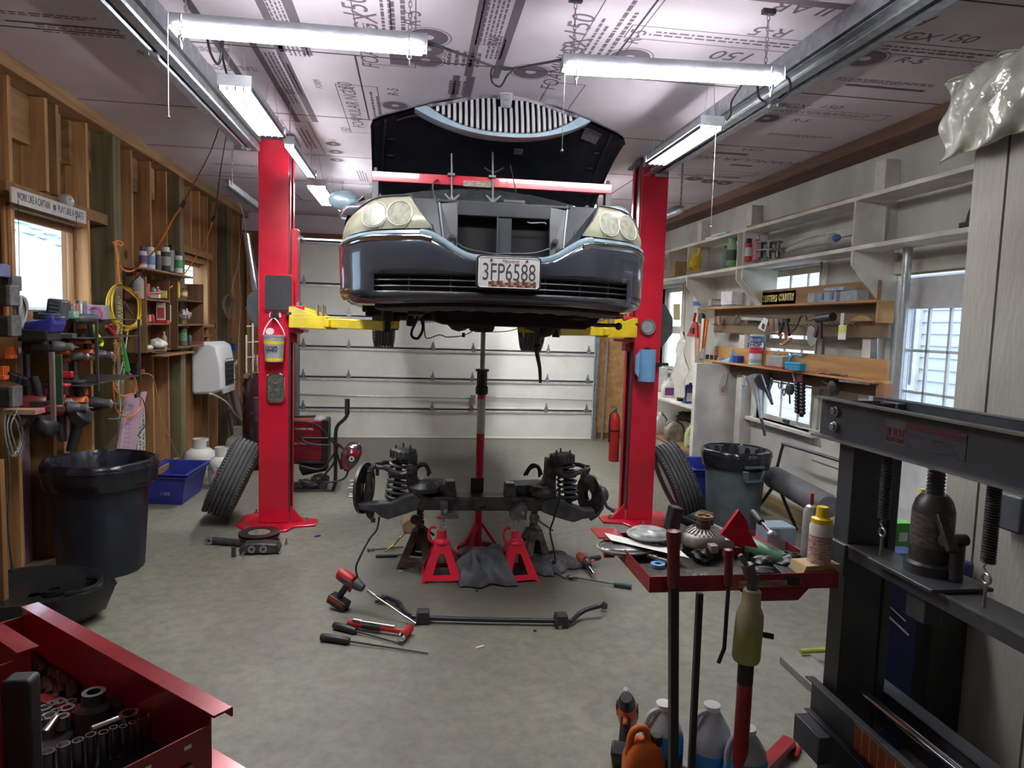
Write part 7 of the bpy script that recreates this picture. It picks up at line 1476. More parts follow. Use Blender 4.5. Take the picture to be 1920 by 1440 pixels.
# things on the white shelves
s1=dict(X=3.2)
carton(1274,519,492,30,.2,KRAFT,'brown cardboard box on the white shelf near the right lift post',**s1); carton(1245,522,506,8,.1,WTXT,'small white carton standing left of the cardboard box',**s1)
c=at(1303,508,X=3.2); t=thing('yellow_strap_bag','yellow strap bundle standing on the white shelf','strap',c); mb=lump('x',c+V((0,0,.09)),.075,(.9,1.3,1.3),YEL,None,None,12,.35); build('bundle',mb,mat('yellow_nylon',(.75,.52,.03),.5,c2=(.05,.04,.02),scale=14,lo=.36,hi=.42),t,smooth=60)
build('yellow_strap_loop',MB().tube([c+V((0,-.06,.18)),c+V((0,-.1,.24)),c+V((0,.0,.26)),c+V((0,.08,.2)),c+V((0,.1,.1))],.014,8,sub=5),YEL,t)
bottle('antifreeze_bottle',1371,499,448,19,mat('green_fluid',(.12,.42,.10),.3,c2=(.35,.5,.35),scale=7),cm((.08,.45,.2)),'green bottle standing on the white shelf',band=cm((.04,.10,.06)),neck=.7,**s1)
bottle('grey_bottle',1360,501,462,13,cm((.2,.28,.24)),cm((.02,.03,.05)),'grey-green bottle with dark handle, left of the green bottle',neck=.6,**s1)
s1=dict(X=3.14)
spray(1402,490,448,13,cm((.5,.02,.03)),BLACK,'red and white aerosol can with a black nozzle on the white shelf',band=cm((.7,.7,.68)),**s1); spray(1419,488,442,14,cm((.6,.12,.16)),STEEL,'plain pink-red aerosol can beside the red and white one',**s1)
c=at(1441,483,X=3.2); t=thing('bush_stack','stack of two grey ribbed metal rollers on the white shelf','car part',c)
for k in range(2):
    z=c.z+.015+.075*k
    build('ring_plate',MB().lathe([(.06,0),(.115,0),(.115,1),(.06,1)],22,(c.x,c.y,z+.04),(c.x,c.y,z+.055),closed=True),cm((.25,.25,.25),.5,.5),t)
    for j in range(6): an=j*PI/3; build('roller',MB().cyl((c.x+.085*math.cos(an),c.y+.085*math.sin(an),z-.015),(c.x+.085*math.cos(an),c.y+.085*math.sin(an),z+.04),.022,n=12),cm((.1,.1,.1),.3,.6),t)
a=at(1475,474,X=3.22);b=at(1562,458,X=3.22); t=thing('mesh_sleeve','clear plastic mesh sleeve with a blue end lying on the white shelf','sleeve',a); build('sleeve',MB().tube([a+V((0,0,.02)),a+(b-a)*.35+V((0,0,.045)),a+(b-a)*.7+V((0,0,.05)),b+V((0,0,.045))],lambda q:.018+.026*math.sin(min(1,q*1.2)*PI*.6)+.003*math.sin(q*90),12,sub=10),mat('sleeve_plastic',(.55,.54,.48),.3,alpha=.85),t); d_=(b-a).normalized(); build('blue_end',MB().sph(b+V((0,0,.045))+d_*.04,.036,12,(.8,1.2,.8)),cm((.05,.12,.4)),t)
a=at(1385,478,X=3.3) if 0 else None
a=Q(1345,436,3.12);b=Q(1620,352,3.3); build('long_stick',MB().bar(V((3.12,Q(1400,425).y,zT+.008)),V((3.22,Q(1590,372).y,zT+.03)),.05,.012),W_SHELF,bevel=.002,smooth=0,label='warped wooden strip lying on top of the white shelving',cat='board')
for k,px in enumerate((1342,1356)): p=Q(px,430,3.2); build('paper_stack',MB().bc((3.25,p.y,zT+.02+.01*k),(.2,.3,.02),(0,.03,.1*k)),PAPER,bevel=.002,label=['flat pale paper stack on the top shelf, farther','flat pale paper stack on the top shelf, nearer'][k],cat='paper')
a=at(1812,405,X=3.0); t=thing('bench_clamp','black clamp-like tool on the white shelf beside the closet wall','tool',(3.15,a.y,zM)); build('arm',MB().tube([(3.15,3.62,zM+.03),(3.15,3.60,zM+.10),(3.15,3.55,zM+.17)],.02,8,sub=3).box(3.1,3.2,3.52,3.64,zM+.001,zM+.03),BLACK,t,bevel=.004)
# plastic film bag over the closet corner
c=V((2.27,2.45,2.60)); PF=mat('plastic_film',(.42,.42,.35),.12,var=.25,scale=7,alpha=.88,spec=.8,bump=1.,bscale=11); rows=[];rnd=random.Random(2)
for i in range(22):
    u=i/21; r=[]
    for j in range(18):
        a_=PI*(j/17)*1.15-.2; R_=.30*(.55+.45*math.sin(PI*min(1,u*1.3+.12)))
        r.append(V((2.272-.06*math.sin(PI*u)*abs(math.sin(a_))-.05-.012*math.sin(i*.8+j*.9)-.008*math.sin(i*1.9-j*.5), 2.74-.02*math.cos(a_)*0-.62*u+.012*math.sin(j*.9), 2.61+.16*math.cos(a_)+.03*u+.010*math.sin(i*.8+j*.7))))
    rows.append(r)
bg=thing('plastic_film_bag','crumpled clear plastic film bag draped over the top of the closet wall','plastic bag',(2.2,2.45,2.42)); build('film',MB().slab(rows,(.004,0,0)),PF,bg,smooth=70,subs=1); build('film_top',MB().slab([[r[j]+V((.06*k,0,.0)) for r in rows] for k,j in ((0,0),(1,0),(3,0),(5,0))],(0,0,.004)),PF,bg,smooth=70)
build('film_ear',MB().slab([[V((2.24,2.60,2.76)),V((2.24,2.66,2.86))],[V((2.24,2.45,2.80)),V((2.24,2.62,2.80))]],(.003,0,0)),PF,bg)
# ---------- wooden tool shelves across the window ----------
XW2=3.20; G=lambda px,py,x=XW2: at(px,py,X=x)
zu,zl=1.955,1.385; yN,yFr=4.45,7.45
up=thing('upper_tool_shelf','upper plywood shelf with a hook board across the right window','shelf',(3.3,6,zu-.12)); build('plank',MB().box(XW2,XR-.125,yN,yFr,zu-.018,zu),W_SHELF,up,bevel=.002,smooth=0); build('backsplash',MB().box(XR-.145,XR-.126,yN+.15,6.3,zu,zu+.15),W_SHELF,up,bevel=.002,smooth=0)
build('hook_board',MB().box(XR-.145,XR-.126,yN+.02,yFr-.1,zu-.27,zu-.018),wood('dusty_board',(.34,.23,.12),(.15,.11,.075),'y',sc=1.5,knots=False),up,bevel=.002,smooth=0); build('end_board',MB().box(XW2+.02,XR-.126,yN,yN+.02,zu-.16,zu-.018),W_SHELF,up,smooth=0)
mb=MB()
for k in range(40): y=yN+.35+k*.065; mb.cyl((XR-.145,y,zu-.19),(XR-.185,y,zu-.17),.003,n=5)
h_=build('hook_pegs',mb,INK,up); h_['kind']='stuff'
lo=thing('lower_tool_shelf','lower plywood shelf crowded with tools under the hook board','shelf',(3.3,6,zl-.1)); build('plank',MB().box(XW2,XR-.125,yN-.05,7.4,zl-.018,zl),W_SHELF,lo,bevel=.002,smooth=0); build('backsplash',MB().box(XR-.145,XR-.126,yN,7.3,zl,zl+.15),W_SHELF,lo,bevel=.002,smooth=0); build('end_board',MB().box(XW2+.03,XR-.126,yN-.05,yN-.03,zl-.15,zl-.018),wood('reddish_wood',(.36,.15,.06),(.22,.09,.04),'z'),lo,smooth=0); build('under_rail',MB().box(XR-.16,XR-.126,yN,7.3,zl-.12,zl-.018),W_PLANK,lo,smooth=0)
u_=dict(X=3.30)
def pail(px,pyb,pyt,w,m,label,**k):
    b,h,d=span(px,pyb,pyt,w,**k); r=d/2; t=thing('pail',label,'bucket',b); build('bucket',MB().lathe([(0,0),(r*.85,0),(r,1),(r*.94,1),(r*.8,.05),(0,.05)],24,b,(b.x,b.y,b.z+h)),m,t,smooth=35); build('rim',MB().lathe([(r,.88),(r*1.05,.9),(r*1.05,.96),(r,1)],24,b,(b.x,b.y,b.z+h)),m,t,smooth=35); build('label_patch',MB().lathe([(r*.91,.1),(r*.945,.35)],24,b,(b.x,b.y,b.z+h)),cm((.06,.2,.5)),t,smooth=35); build('handle',MB().tube([b+V((-r,-.01,h*.9)),b+V((-r*.6,-r*.8,h*.7)),b+V((r*.6,-r*.8,h*.7)),b+V((r,-.01,h*.9))],.003,5,sub=5),STEEL,t)
pail(1310,577,545,24,cm((.6,.6,.56),.4),'white pail with a blue label at the far end of the upper tool shelf',**u_)
carton(1340,574,561,20,.08,cm((.3,.32,.34)),'small grey printed carton on the upper tool shelf',**u_,lid=cm((.6,.6,.6))); carton(1379,572,548,46,.16,cm((.72,.72,.70)),'plain white box on the upper tool shelf',**u_,rz=.3)
# standing sign
Yc=[G(1427,565,3.33).y,G(1493,560,3.33).y]; t=thing('oyster_sign','dark sign with raised gold letters leaning on the upper tool shelf','sign',(3.3,sum(Yc)/2,zu)); ya,yb=min(Yc),max(Yc); SG=mat('sign_gold',(.55,.45,.16),.4,.3,var=.2)
build('board',MB().box(3.325,3.34,ya,yb,zu,zu+.13),mat('sign_dark',(.05,.05,.045),.6,c2=(.35,.35,.3),scale=12,lo=.5,hi=.6),t,bevel=.002,smooth=0)
Mr=lambda y,z,x: Matrix(((0,0,-1,x),(-1,0,0,y),(0,1,0,z),(0,0,0,1)))
text('sign_letters','OYSTERS',Mr(yb-(yb-ya)*.27,zu+.065,3.324),.085,SG,t,width=(yb-ya)*.46,bold=.003,ext=.003); text('sign_letters','COUNTRY',Mr(ya+(yb-ya)*.25,zu+.068,3.324),.09,SG,t,width=(yb-ya)*.42,bold=.003,ext=.003)
CLR=mat('clear_box',(.5,.56,.62),.15,alpha=.7,var=.15,scale=30)
for i,(px,pb,pt,w,lab) in enumerate(((1568,560,542,44,'clear organiser box with blue latches on the upper tool shelf'),(1608,560,545,40,'clear empty organiser box nearest the end board'),(1537,561,548,18,'small clear pack at the left of the organiser boxes'),(1580,542,535,50,'clear organiser lid stacked on top of the blue-latched box'))):
    b,h,d=span(px,pb,pt,w,X=3.30); bz=zu if i<3 else zu+.085; t=thing('organiser_box',lab,'box',(b.x,b.y,bz)); hh=.08 if i<3 else .03
    build('case',MB().box(3.22,3.32,b.y-d*.62,b.y+d*.62,bz+.001,bz+hh),CLR,t,bevel=.004,smooth=0)
    if i==0:
        for q in (-.35,.35): build('latch',MB().box(3.212,3.22,b.y+q*d-.02,b.y+q*d+.02,bz+.02,bz+.075),cm((.05,.12,.35)),t,bevel=.002)
# hanging tools
hx=3.27; Hh=lambda px,py,x=hx: at(px,py,X=x)
t=thing('dustpan','red dustpan hanging at the far end of the tool board','dustpan',Hh(1296,628,3.1)); A1=lambda px,py: at(px,py,X=3.12); build('handle',MB().tube([A1(1304,587),A1(1301,602)],.016,8,sub=2),REDP,t); pz=[A1(1300,602),A1(1306,605),A1(1307,632),A1(1287,630)]; build('pan',MB().add(pz+[p+V((.02,0,0)) for p in pz],[(0,1,2,3),(7,6,5,4),(0,4,5,1),(1,5,6,2),(2,6,7,3),(3,7,4,0)]),REDP,t,bevel=.003); p=A1(1299,620); build('brush_inset',MB().box(3.105,3.12,p.y-.04,p.y+.04,p.z-.03,p.z+.03),BLACK,t)
def flat(name,pts,x,th,m,label,cat,bev=.002,**k):
    P_=[at(*q,X=x) for q in pts]; return build(name,MB().prism([(p.y,p.z) for p in P_],x-th/2,x+th/2,'x'),m,label=label,cat=cat,bevel=bev,smooth=0,**k)
flat('hand_saw',[(1304,610),(1313,611),(1311,668),(1303,668)],3.15,.01,cm((.5,.28,.18)),'saw in a brown and grey sleeve hanging beside the dustpan','saw')
flat('hand_saw',[(1316,597),(1321,597),(1315,660),(1312,660)],3.14,.008,cm((.55,.5,.4)),'slim pale saw blade hanging right of the sleeved saw','saw')
flat('hand_saw',[(1321,598),(1328,600),(1321,650),(1315,655)],3.16,.012,ORNG,'orange and silver hand saw hanging on the tool board','saw')
p=Hh(1316,597); t=thing('tape_gun','black round tool hanging at the far end of the hook board','tool',p); build('disc',MB().cyl(p+V((-.02,0,0)),p+V((.02,0,0)),.06,n=18),BLACK,t,bevel=.004)
flat('pliers',[(1346,594),(1350,594),(1351,609),(1347,609)],hx,.02,cm((.45,.15,.08)),'orange-brown handled pliers hanging on the hook board','pliers')
p0=Hh(1375,603);p1=Hh(1385,592); t=thing('claw_hammer','steel hammer head hanging on the hook board','hammer',p0); build('head',MB().tube([p0,(p0+p1)/2+V((0,0,.01)),p1],.016,8,sub=3),STEEL,t)
build('caliper_tool',MB().bar(Hh(1391,597),Hh(1430,599),.012,.03),STEEL,bevel=.002,label='long steel plier-like tool lying along the hook board',cat='pliers')
t=flat('paper_tag',[(1432,595),(1441,599),(1434,622),(1421,615)],3.2,.003,WTXT,'white price tag hanging from the hook board','tag'); p=at(1431,612,X=3.197); WM[t.name]=Matrix.Translation(t.location); build('tag_print',MB().bc(p,(.002,.05,.05),(.4,0,0)),INK,t)
flat('paint_brush',[(1444,598),(1451,598),(1452,622),(1445,624)],hx,.02,cm((.45,.2,.12)),'brown brush hanging left of the window','brush'); flat('putty_knife',[(1452,598),(1458,598),(1460,625),(1454,625)],hx,.006,STEEL,'steel scraper hanging beside the brown brush','scraper')
t=thing('c_clamp','copper pipe clamp with black legs hanging in the window','clamp',Hh(1468,645,3.2)); C3=lambda x,y: at(x,y,X=3.2); build('legs',MB().bar(C3(1471,598),C3(1461,630),.02,.015).bar(C3(1475,598),C3(1480,630),.02,.015).box(3.19,3.22,C3(1478,598).y,C3(1468,598).y,C3(1470,604).z,C3(1470,597).z),BLACK,t,bevel=.002); cc=C3(1468,636); build('copper_ring',MB().tube([cc+V((0,.045*math.cos(k*PI/6),.05*math.sin(k*PI/6))) for k in range(11)],.012,8),cm((.6,.3,.15),.35,.6),t); build('copper_jaw',MB().bar(C3(1470,645),C3(1483,635),.03,.02),cm((.6,.3,.15)),t)
build('swan_neck_bar',MB().tube([C3(x,y) for x,y in ((1478,625),(1490,618),(1497,605),(1502,593),(1510,591),(1513,601),(1522,600),(1532,594))],.008,7,sub=5),DSTEEL,label='curved dark steel rod hooked across the window',cat='rod')
t=thing('grease_gun','black riveter-like tool hanging on the hook board','tool',C3(1545,600)); build('barrel',MB().cyl(C3(1533,598),C3(1562,594),.035,n=16),BLACK,t,bevel=.004)
for i,pts in enumerate((((1536,603),(1528,632)),((1539,603),(1539,635)))): build('handle',MB().bar(C3(*pts[0]),C3(*pts[1]),.018,.03),cm((.08,.02,.03)) if i==0 else BLACK,t)
flat('oval_mirror',[(1516,612),(1522,611),(1530,620),(1533,632),(1529,646),(1520,650),(1514,640),(1513,625)],3.3,.006,cm((.42,.40,.38),.3),'grey oval disc hanging behind the black tool in the window','disc')
t=thing('blister_pack','yellow and white blister pack hanging right of the window','package',C3(1581,635)); p=C3(1581,622); build('card',MB().box(3.19,3.195,p.y-.045,p.y+.045,p.z-.06,p.z+.05),WTXT,t); build('yellow_print',MB().box(3.187,3.19,p.y-.04,p.y+.035,p.z-.01,p.z+.045),cm((.75,.75,.1)),t); build('hang_tab',MB().box(3.19,3.193,p.y-.01,p.y+.03,p.z+.05,p.z+.14),cm((.6,.6,.55)),t)
flat('wooden_disc',[(1593,602),(1636,602),(1632,597),(1624,592),(1612,591),(1600,596)],hx,.012,W_SHELF,'half disc of orange wood on the hook board','board')
flat('metal_plate',[(1634,612),(1646,612),(1645,700),(1631,700)],XR-.125,.008,GALV,'rusted galvanized plate on the wall right of the tool shelves','plate')
build('conduit_pipe',MB().cyl((3.30,4.30,.9),(3.30,4.30,2.33),.03,n=16),cm((.45,.47,.48),.35,.5),label='grey conduit pipe standing at the near end of the tool shelves',cat='pipe')
# on the lower shelf
l_=dict(X=3.30)
t=thing('shop_towels','upright roll of shop paper towels in printed wrap on the lower tool shelf','paper towels',at(1416,688,X=3.27)); b,h,d=span(1416,686,628,25,X=3.27); r=d/2; b.z=zl
build('roll',MB().lathe([(r*.3,0),(r,.01),(r,.99),(r*.3,1)],24,b,(b.x,b.y,b.z+h)),cm((.66,.72,.76)),t,smooth=35)
for q0,q1,c_ in ((.72,.93,cm((.06,.13,.3))),(.38,.58,cm((.6,.04,.08))),(.08,.2,cm((.3,.5,.6)))): build('wrap_band',MB().lathe([(r*1.01,q0),(r*1.01,q1)],24,b,(b.x,b.y,b.z+h)),c_,t,smooth=35)
Mt=TR(b.x-r*.72,b.y-r*.78,b.z+h*.82,-.65,PI/2,0); text('print','Scott',Mt,.05,WTXT,t,width=.10,shear=.2); text('print','SHOP',TR(b.x-r*.72,b.y-r*.78,b.z+h*.65,-.65,PI/2,0),.05,INK,t,width=.13,bold=.001)
carton(1387,684,667,26,.07,cm((.03,.06,.38)),'blue plastic box on the lower tool shelf',**l_,rz=.3); carton(1352,677,670,12,.05,cm((.45,.42,.3)),'small tan box at the far end of the lower tool shelf',**l_)
t=thing('blue_cloth','light blue crumpled shop cloth beside the blue box','cloth',at(1368,678,X=3.28)); c=at(1368,676,X=3.28); c.z=zl; build('cloth',MB().add([c+V(q) for q in ((-.06,-.1,0),(.06,-.12,0),(.05,.12,0),(-.06,.1,0),(0,-.02,.05),(.0,-.06,.15))],[(0,1,5),(1,2,4),(2,3,4),(3,0,4),(0,5,4),(5,1,4),(0,3,2,1)]),BT if 0 else cm((.25,.5,.65),.8),t)
for i,px in enumerate((1326,1334,1342)): b,h,d=span(px,672,664,7,X=3.28); build('fitting',MB().cyl((b.x,b.y,zl),(b.x,b.y,zl+.05),.02,n=8),DSTEEL,label=['first','second','third'][i]+' small dark fitting from the far end of the lower tool shelf',cat='fitting')
t=thing('socket_tin','open tin of wrenches and bits with a red base on the lower tool shelf','tin',at(1462,695,X=3.27)); b=at(1462,697,X=3.27); b.z=zl
build('tin',MB().box(b.x-.06,b.x+.06,b.y-.14,b.y+.14,zl,zl+.11),cm((.35,.33,.3)),t,bevel=.003); build('red_base',MB().box(b.x-.07,b.x+.07,b.y-.16,b.y+.16,zl,zl+.02),REDP,t,bevel=.002)
for k in range(7): a_=V((b.x+random.uniform(-.04,.04),b.y-.15+.045*k,zl+.12)); build('wrench',MB().bar(a_,a_+V((random.uniform(-.03,.03),random.uniform(-.12,.12),random.uniform(.0,.05))),.012,.006),STEEL,t)
t=thing('scrub_brush','bright blue scrub brush with a handle on the lower tool shelf','brush',at(1490,690,X=3.18)); b=at(1491,684,X=3.18); SB=cm((.02,.36,.62)); build('back',MB().box(b.x-.03,b.x+.03,b.y-.12,b.y+.12,b.z-.0,b.z+.02),SB,t,bevel=.006); build('bristles',MB().box(b.x-.026,b.x+.026,b.y-.115,b.y+.115,b.z-.04,b.z),mat('bristle_blue',(.03,.32,.55),.9,var=.3,scale=120,bump=.6),t); build('handle',MB().tube([b+V((0,.10,.02)),b+V((0,.05,.07)),b+V((0,0,.085)),b+V((0,-.10,.08))],.012,8,sub=4),SB,t)
for i,(px,py,m,lab) in enumerate(((1550,699,REDP,'red-handled pliers at the near end of the lower tool shelf'),(1572,704,DGR,'dark-handled pliers beside the red-handled pair'))): b=at(px,py,X=3.24); t=thing('pliers',lab,'pliers',(b.x,b.y,zl)); build('handles',MB().tube([(b.x-.03,b.y+.06,zl+.01),(b.x-.01,b.y,zl+.012),(b.x,b.y-.05,zl+.01)],.009,7,sub=3).tube([(b.x+.03,b.y+.06,zl+.01),(b.x+.01,b.y,zl+.012),(b.x,b.y-.05,zl+.01)],.009,7,sub=3),m,t); build('jaw',MB().bar((b.x,b.y-.04,zl+.012),(b.x,b.y-.10,zl+.012),.025,.01),STEEL,t)
flat('steel_ruler_rack',[(1578,712),(1636,718),(1636,722),(1578,716)],3.23,.05,GALV,'row of thin steel blades lying at the near shelf corner','blades')
# hanging below
B3=lambda x,y: at(x,y,X=3.25)
t=thing('long_wrench','long chrome combination wrench hanging below the lower tool shelf','wrench',B3(1341,745)); build('shaft',MB().bar(B3(1341,702),B3(1341,738),.02,.01,up=(1,0,0)),CHROME,t,bevel=.002); c=B3(1341,742); build('open_end',MB().tube([c+V((0,.03*math.cos(a_),.03*math.sin(a_))) for a_ in [2.2+k*.5 for k in range(10)]][:9],.008,7),CHROME,t); c=B3(1341,699); build('ring_end',MB().tube([c+V((0,.025*math.cos(k*PI/5),.025*math.sin(k*PI/5))) for k in range(10)],.008,7,closed=True),CHROME,t)
for i,(px,py) in enumerate(((1334,702),(1348,704),(1396,712),(1446,715),(1462,722),(1470,735))): c=B3(px,py); build('hanging_hardware',MB().tube([c+V((0,.02*math.cos(k*PI/4),.03*math.sin(k*PI/4))) for k in range(8)],.007,6,closed=True),DSTEEL if i%2 else STEEL,label=['steel ring hook left of the long wrench','dark ring hook right of the long wrench','steel ring beside the bagged red float','dark ring clip left of the black funnel','steel ring clip above the black funnel','dark clip right of the black funnel'][i],cat='hook')
t=thing('red_float','clear bag with a red float hanging below the lower tool shelf','float',B3(1354,740)); build('float',MB().sph(B3(1354,730),.045,14,(1,1,1.3)),cm((.7,.06,.09)),t); build('bag',MB().lathe([(.05,0),(.06,.4),(.04,.8),(.015,1)],14,B3(1354,740),B3(1357,700)),mat('bag_clear',(.6,.6,.58),.2,alpha=.35),t); build('cord',MB().tube([B3(1365,700),B3(1363,715),B3(1352,742)],.004,6,sub=4),INK,t)
build('small_parts_bag',MB().lathe([(0,0),(.03,.2),(.02,.7),(.005,1)],12,B3(1396,728),B3(1394,704)),mat('poly_bag',(.5,.5,.46),.25),label='tiny clear bag of parts hanging below the shelf',cat='bag')
t=thing('funnel','long grey metal funnel with a black hose tip hanging below the shelf','funnel',B3(1432,815)); build('cone',MB().lathe([(.075,0),(.06,.15),(.035,.5),(.02,.8),(.014,1)],18,B3(1416,705),B3(1427,785)),cm((.40,.43,.45),.35,.4),t,smooth=40); build('hose_tip',MB().tube([B3(1427,785),B3(1431,800),B3(1434,817)],.014,8,sub=3),BLACK,t)
t=thing('funnel','dark glossy funnel with a slanted spout beside the grey funnel','funnel',B3(1440,740)); build('cone',MB().lathe([(.085,0),(.07,.25),(.025,.5),(.012,1)],18,B3(1431,710),B3(1448,758)),cm((.04,.045,.06),.2),t,smooth=40)
t=thing('bit_rack','black rack of sockets hanging in the lower window','socket rack',B3(1505,785)); 
a=B3(1503,705);b=B3(1503,782); build('rail',MB().bar(a,b,.03,.02,up=(0,1,0)),BLACK,t,bevel=.002); build('red_header',MB().bc(a+V((-.01,0,.0)),(.02,.09,.09)),cm((.15,.02,.03)),t)
for k in range(9):
    q=a+(b-a)*(.2+.085*k)
    for sy in (-1,1): build('bit',MB().cyl(q+V((-.015,sy*.02,0)),q+V((-.015,sy*.06,0)),.017,n=10),BLACK,t)
c=B3(1480,730); t=thing('pulley_puller','dark three-armed puller hanging left of the bit rack','puller',c); build('hub',MB().lathe([(.02,0),(.05,.2),(.05,.8),(.02,1)],14,c+V((-.02,0,0)),c+V((.03,0,0))),DSTEEL,t); build('stem',MB().cyl(c,B3(1481,757),.008),DSTEEL,t); build('hanger_loop',MB().tube([c,B3(1478,712),B3(1480,705)],.006,6),DSTEEL,t)
c=B3(1563,728); t=thing('wheel_puller','black bladed pulley tool hanging near the press beam','puller',c); build('wheel',MB().lathe([(.02,0),(.06,.2),(.06,.8),(.02,1)],18,c+V((-.03,0,0)),c+V((.03,0,0))),BLACK,t); build('blade',MB().bar(c,B3(1535,727),.012,.02).bar(c,B3(1540,712),.012,.012),DSTEEL,t)
cable('extension_cord',[B3(1500,770),B3(1494,790),B3(1495,800),B3(1515,804),B3(1535,810),B3(1530,818),B3(1520,812),B3(1545,805),B3(1543,790),B3(1548,770),B3(1553,752)],.006,cm((.66,.65,.6)),'white cord looping under the lower window'); cable('extension_cord',[B3(1482,692),B3(1486,700),B3(1490,715)],.006,cm((.66,.65,.6)),'short white cord hanging over the edge below the blue brush')
# ---------- side cupboard with jugs behind the right post ----------
cb=thing('side_cupboard','open white cupboard with jugs behind the right lift post','cupboard',(3.2,7.6,0))
build('end_panel',MB().box(2.97,XR-.001,6.86,6.90,0,1.36),WP,cb,bevel=.004,smooth=0); build('front_stile',MB().box(2.93,2.97,6.84,6.92,0,1.36),WP,cb,bevel=.003,smooth=0)
for z in (.885,.40): build('shelf',MB().box(2.93,XR-.001,6.905,8.6,z-.025,z),W_PLANK if z<.5 else WP,cb,bevel=.002,smooth=0)
k1=dict(X=3.06)
def at_z(t_,z): t_.location.z=z; return t_
jg=[jug(1251,757,722,24,cm((.68,.67,.6)),WTXT,'white jug with a purple and red label in the side cupboard',band=cm((.2,.05,.2)),**k1),jug(1276,760,723,15,cm((.03,.03,.04)),BLACK,'black and yellow oil jug in the side cupboard',band=cm((.55,.45,.05)),**k1),jug(1291,761,722,20,cm((.02,.05,.2)),cm((.02,.05,.2)),'blue oil jug at the front of the side cupboard',band=cm((.5,.5,.5)),**k1)]
for j in jg: at_z(j,.886)
j=carton(1228,757,713,34,.2,cm((.6,.6,.58)),'white printed carton behind the jugs in the side cupboard',**dict(X=3.2)); j.location.z=.886
for j in (jug(1235,836,795,26,cm((.5,.49,.46)),WTXT,'dirty white jug on the lower cupboard shelf',**k1),jug(1262,838,798,36,mat('grimy_jug',(.42,.38,.29),.5,c2=(.14,.12,.09),scale=7),cm((.1,.1,.1)),'grimy old fluid jug on the lower cupboard shelf',**k1),jug(1291,842,800,17,mat('green_coolant',(.38,.6,.12),.25,c2=(.45,.6,.3),scale=3),WTXT,'clear jug of green coolant on the lower cupboard shelf',band=WTXT,**k1)): at_z(j,.401)
t=lump('dark_cloth',(3.2,7.6,.78),.10,(1.3,2.2,.6),BLACK,'dark hoses piled at the back of the cupboard','hose',7); t.location.z=.62
p=at(1265,680,X=3.02); rows=[[V((3.0+.02*math.sin(i*1.9+j),8.3-.13*j+(.04*(i%2)),1.75-.10*i-.02*j+.0)) for j in range(7)] for i in range(8)]
w=[.01,.05,.09,.12,.14,.15,.14,.10]; rows=[[V((2.98+.03*math.sin(i*2+j*1.3),7.42+w[i]*(j-3)/2.2+.02*math.sin(i*3),1.68-.105*i)) for j in range(7)] for i in range(8)]
build('hanging_plastic',MB().slab(rows,(.004,0,0)),mat('poly_bag2',(.62,.6,.53),.3,alpha=.85),smooth=70,label='large clear plastic bag hanging beside the far right window',cat='plastic bag')
flat('window_card',[(1263,570),(1275,570),(1275,600),(1263,600)],XR+.02,.006,cm((.55,.5,.25)),'tan card stuck on the far right window','card')
t=thing('door_handle_lever','black lever tool sticking out right of the blue towel roll','tool',at(1240,685,Y=5.85)); build('lever',MB().bar(at(1228,683,Y=5.86),at(1253,683,Y=5.86),.03,.025),BLACK,t,bevel=.004); col.objects.remove if 0 else None
# fire extinguisher and bits near the door
c=V((2.60,8.45,0)); t=thing('fire_extinguisher','red fire extinguisher standing behind the right lift post','fire extinguisher',c); c=V((at(1153,800,Y=8.45).x,8.45,0)); H_=at(1153,772,Y=8.45).z; r=.068
t.location=c; WM[t.name]=Matrix.Translation(c); build('cylinder',MB().lathe([(0,0),(r*.9,0),(r,.03),(r,.82),(r*.7,.94),(r*.3,1),(0,1)],24,c,(c.x,c.y,H_)),REDP,t,smooth=40); build('valve',MB().cyl((c.x,c.y,H_),(c.x,c.y,H_+.06),.02).bar((c.x-.06,c.y,H_+.08),(c.x+.04,c.y,H_+.06),.02,.012).bar((c.x-.06,c.y,H_+.05),(c.x+.02,c.y,H_+.05),.02,.01),STEEL,t); build('hose',MB().tube([(c.x,c.y-.03,H_+.04),(c.x-.08,c.y-.04,H_-.05),(c.x-.08,c.y-.03,c.z+.25)],.012,8,sub=5),BLACK,t); build('strap',MB().lathe([(r*1.02,.60),(r*1.02,.64)],24,c,(c.x,c.y,H_)),BLACK,t)
a=at(1148,640,Y=9.9);b=at(1117,820,Z=0); build('leaning_rod',MB().cyl(V((a.x,YB-.08,a.z)),V((b.x,9.95,0.01)),.018,n=10),cm((.25,.24,.22),.5,.5),label='steel rod leaning on the plywood right of the roller door',cat='rod')
tote(V((2.70,6.12,0)),V((3.02,6.12,0)),V((3.02,6.62,0)),.40,MATS['tote_blue'],'blue ribbed storage bin between the right tire and the grey trash can')
# ---------- rolling creeper seat ----------
t=thing('folding_seat','folded black tubular frame with a grey roll cushion against the white wall','seat',(3.2,5.3,0)); S5=lambda x,y,Y: at(x,y,Y=Y)
build('frame_loop',MB().tube([V((3.22,5.70,.36)),V((3.25,5.68,.55)),V((3.27,5.66,.70)),V((3.27,5.60,.72)),V((3.28,4.9,.73)),V((3.28,4.6,.72))],.013,8,sub=4),BLACK,t)
build('roll_cushion',MB().lathe([(0,0),(.085,.01),(.10,.04),(.10,.96),(.085,.99),(0,1)],20,(3.20,5.68,.42),(3.12,4.70,.40)),mat('grey_vinyl',(.14,.14,.15),.6,bump=.2),t,smooth=40)
build('leg',MB().cyl((3.18,5.60,.36),(3.02,5.72,.01),.014).cyl((3.2,5.55,.34),(3.30,5.40,.01),.014),BLACK,t)
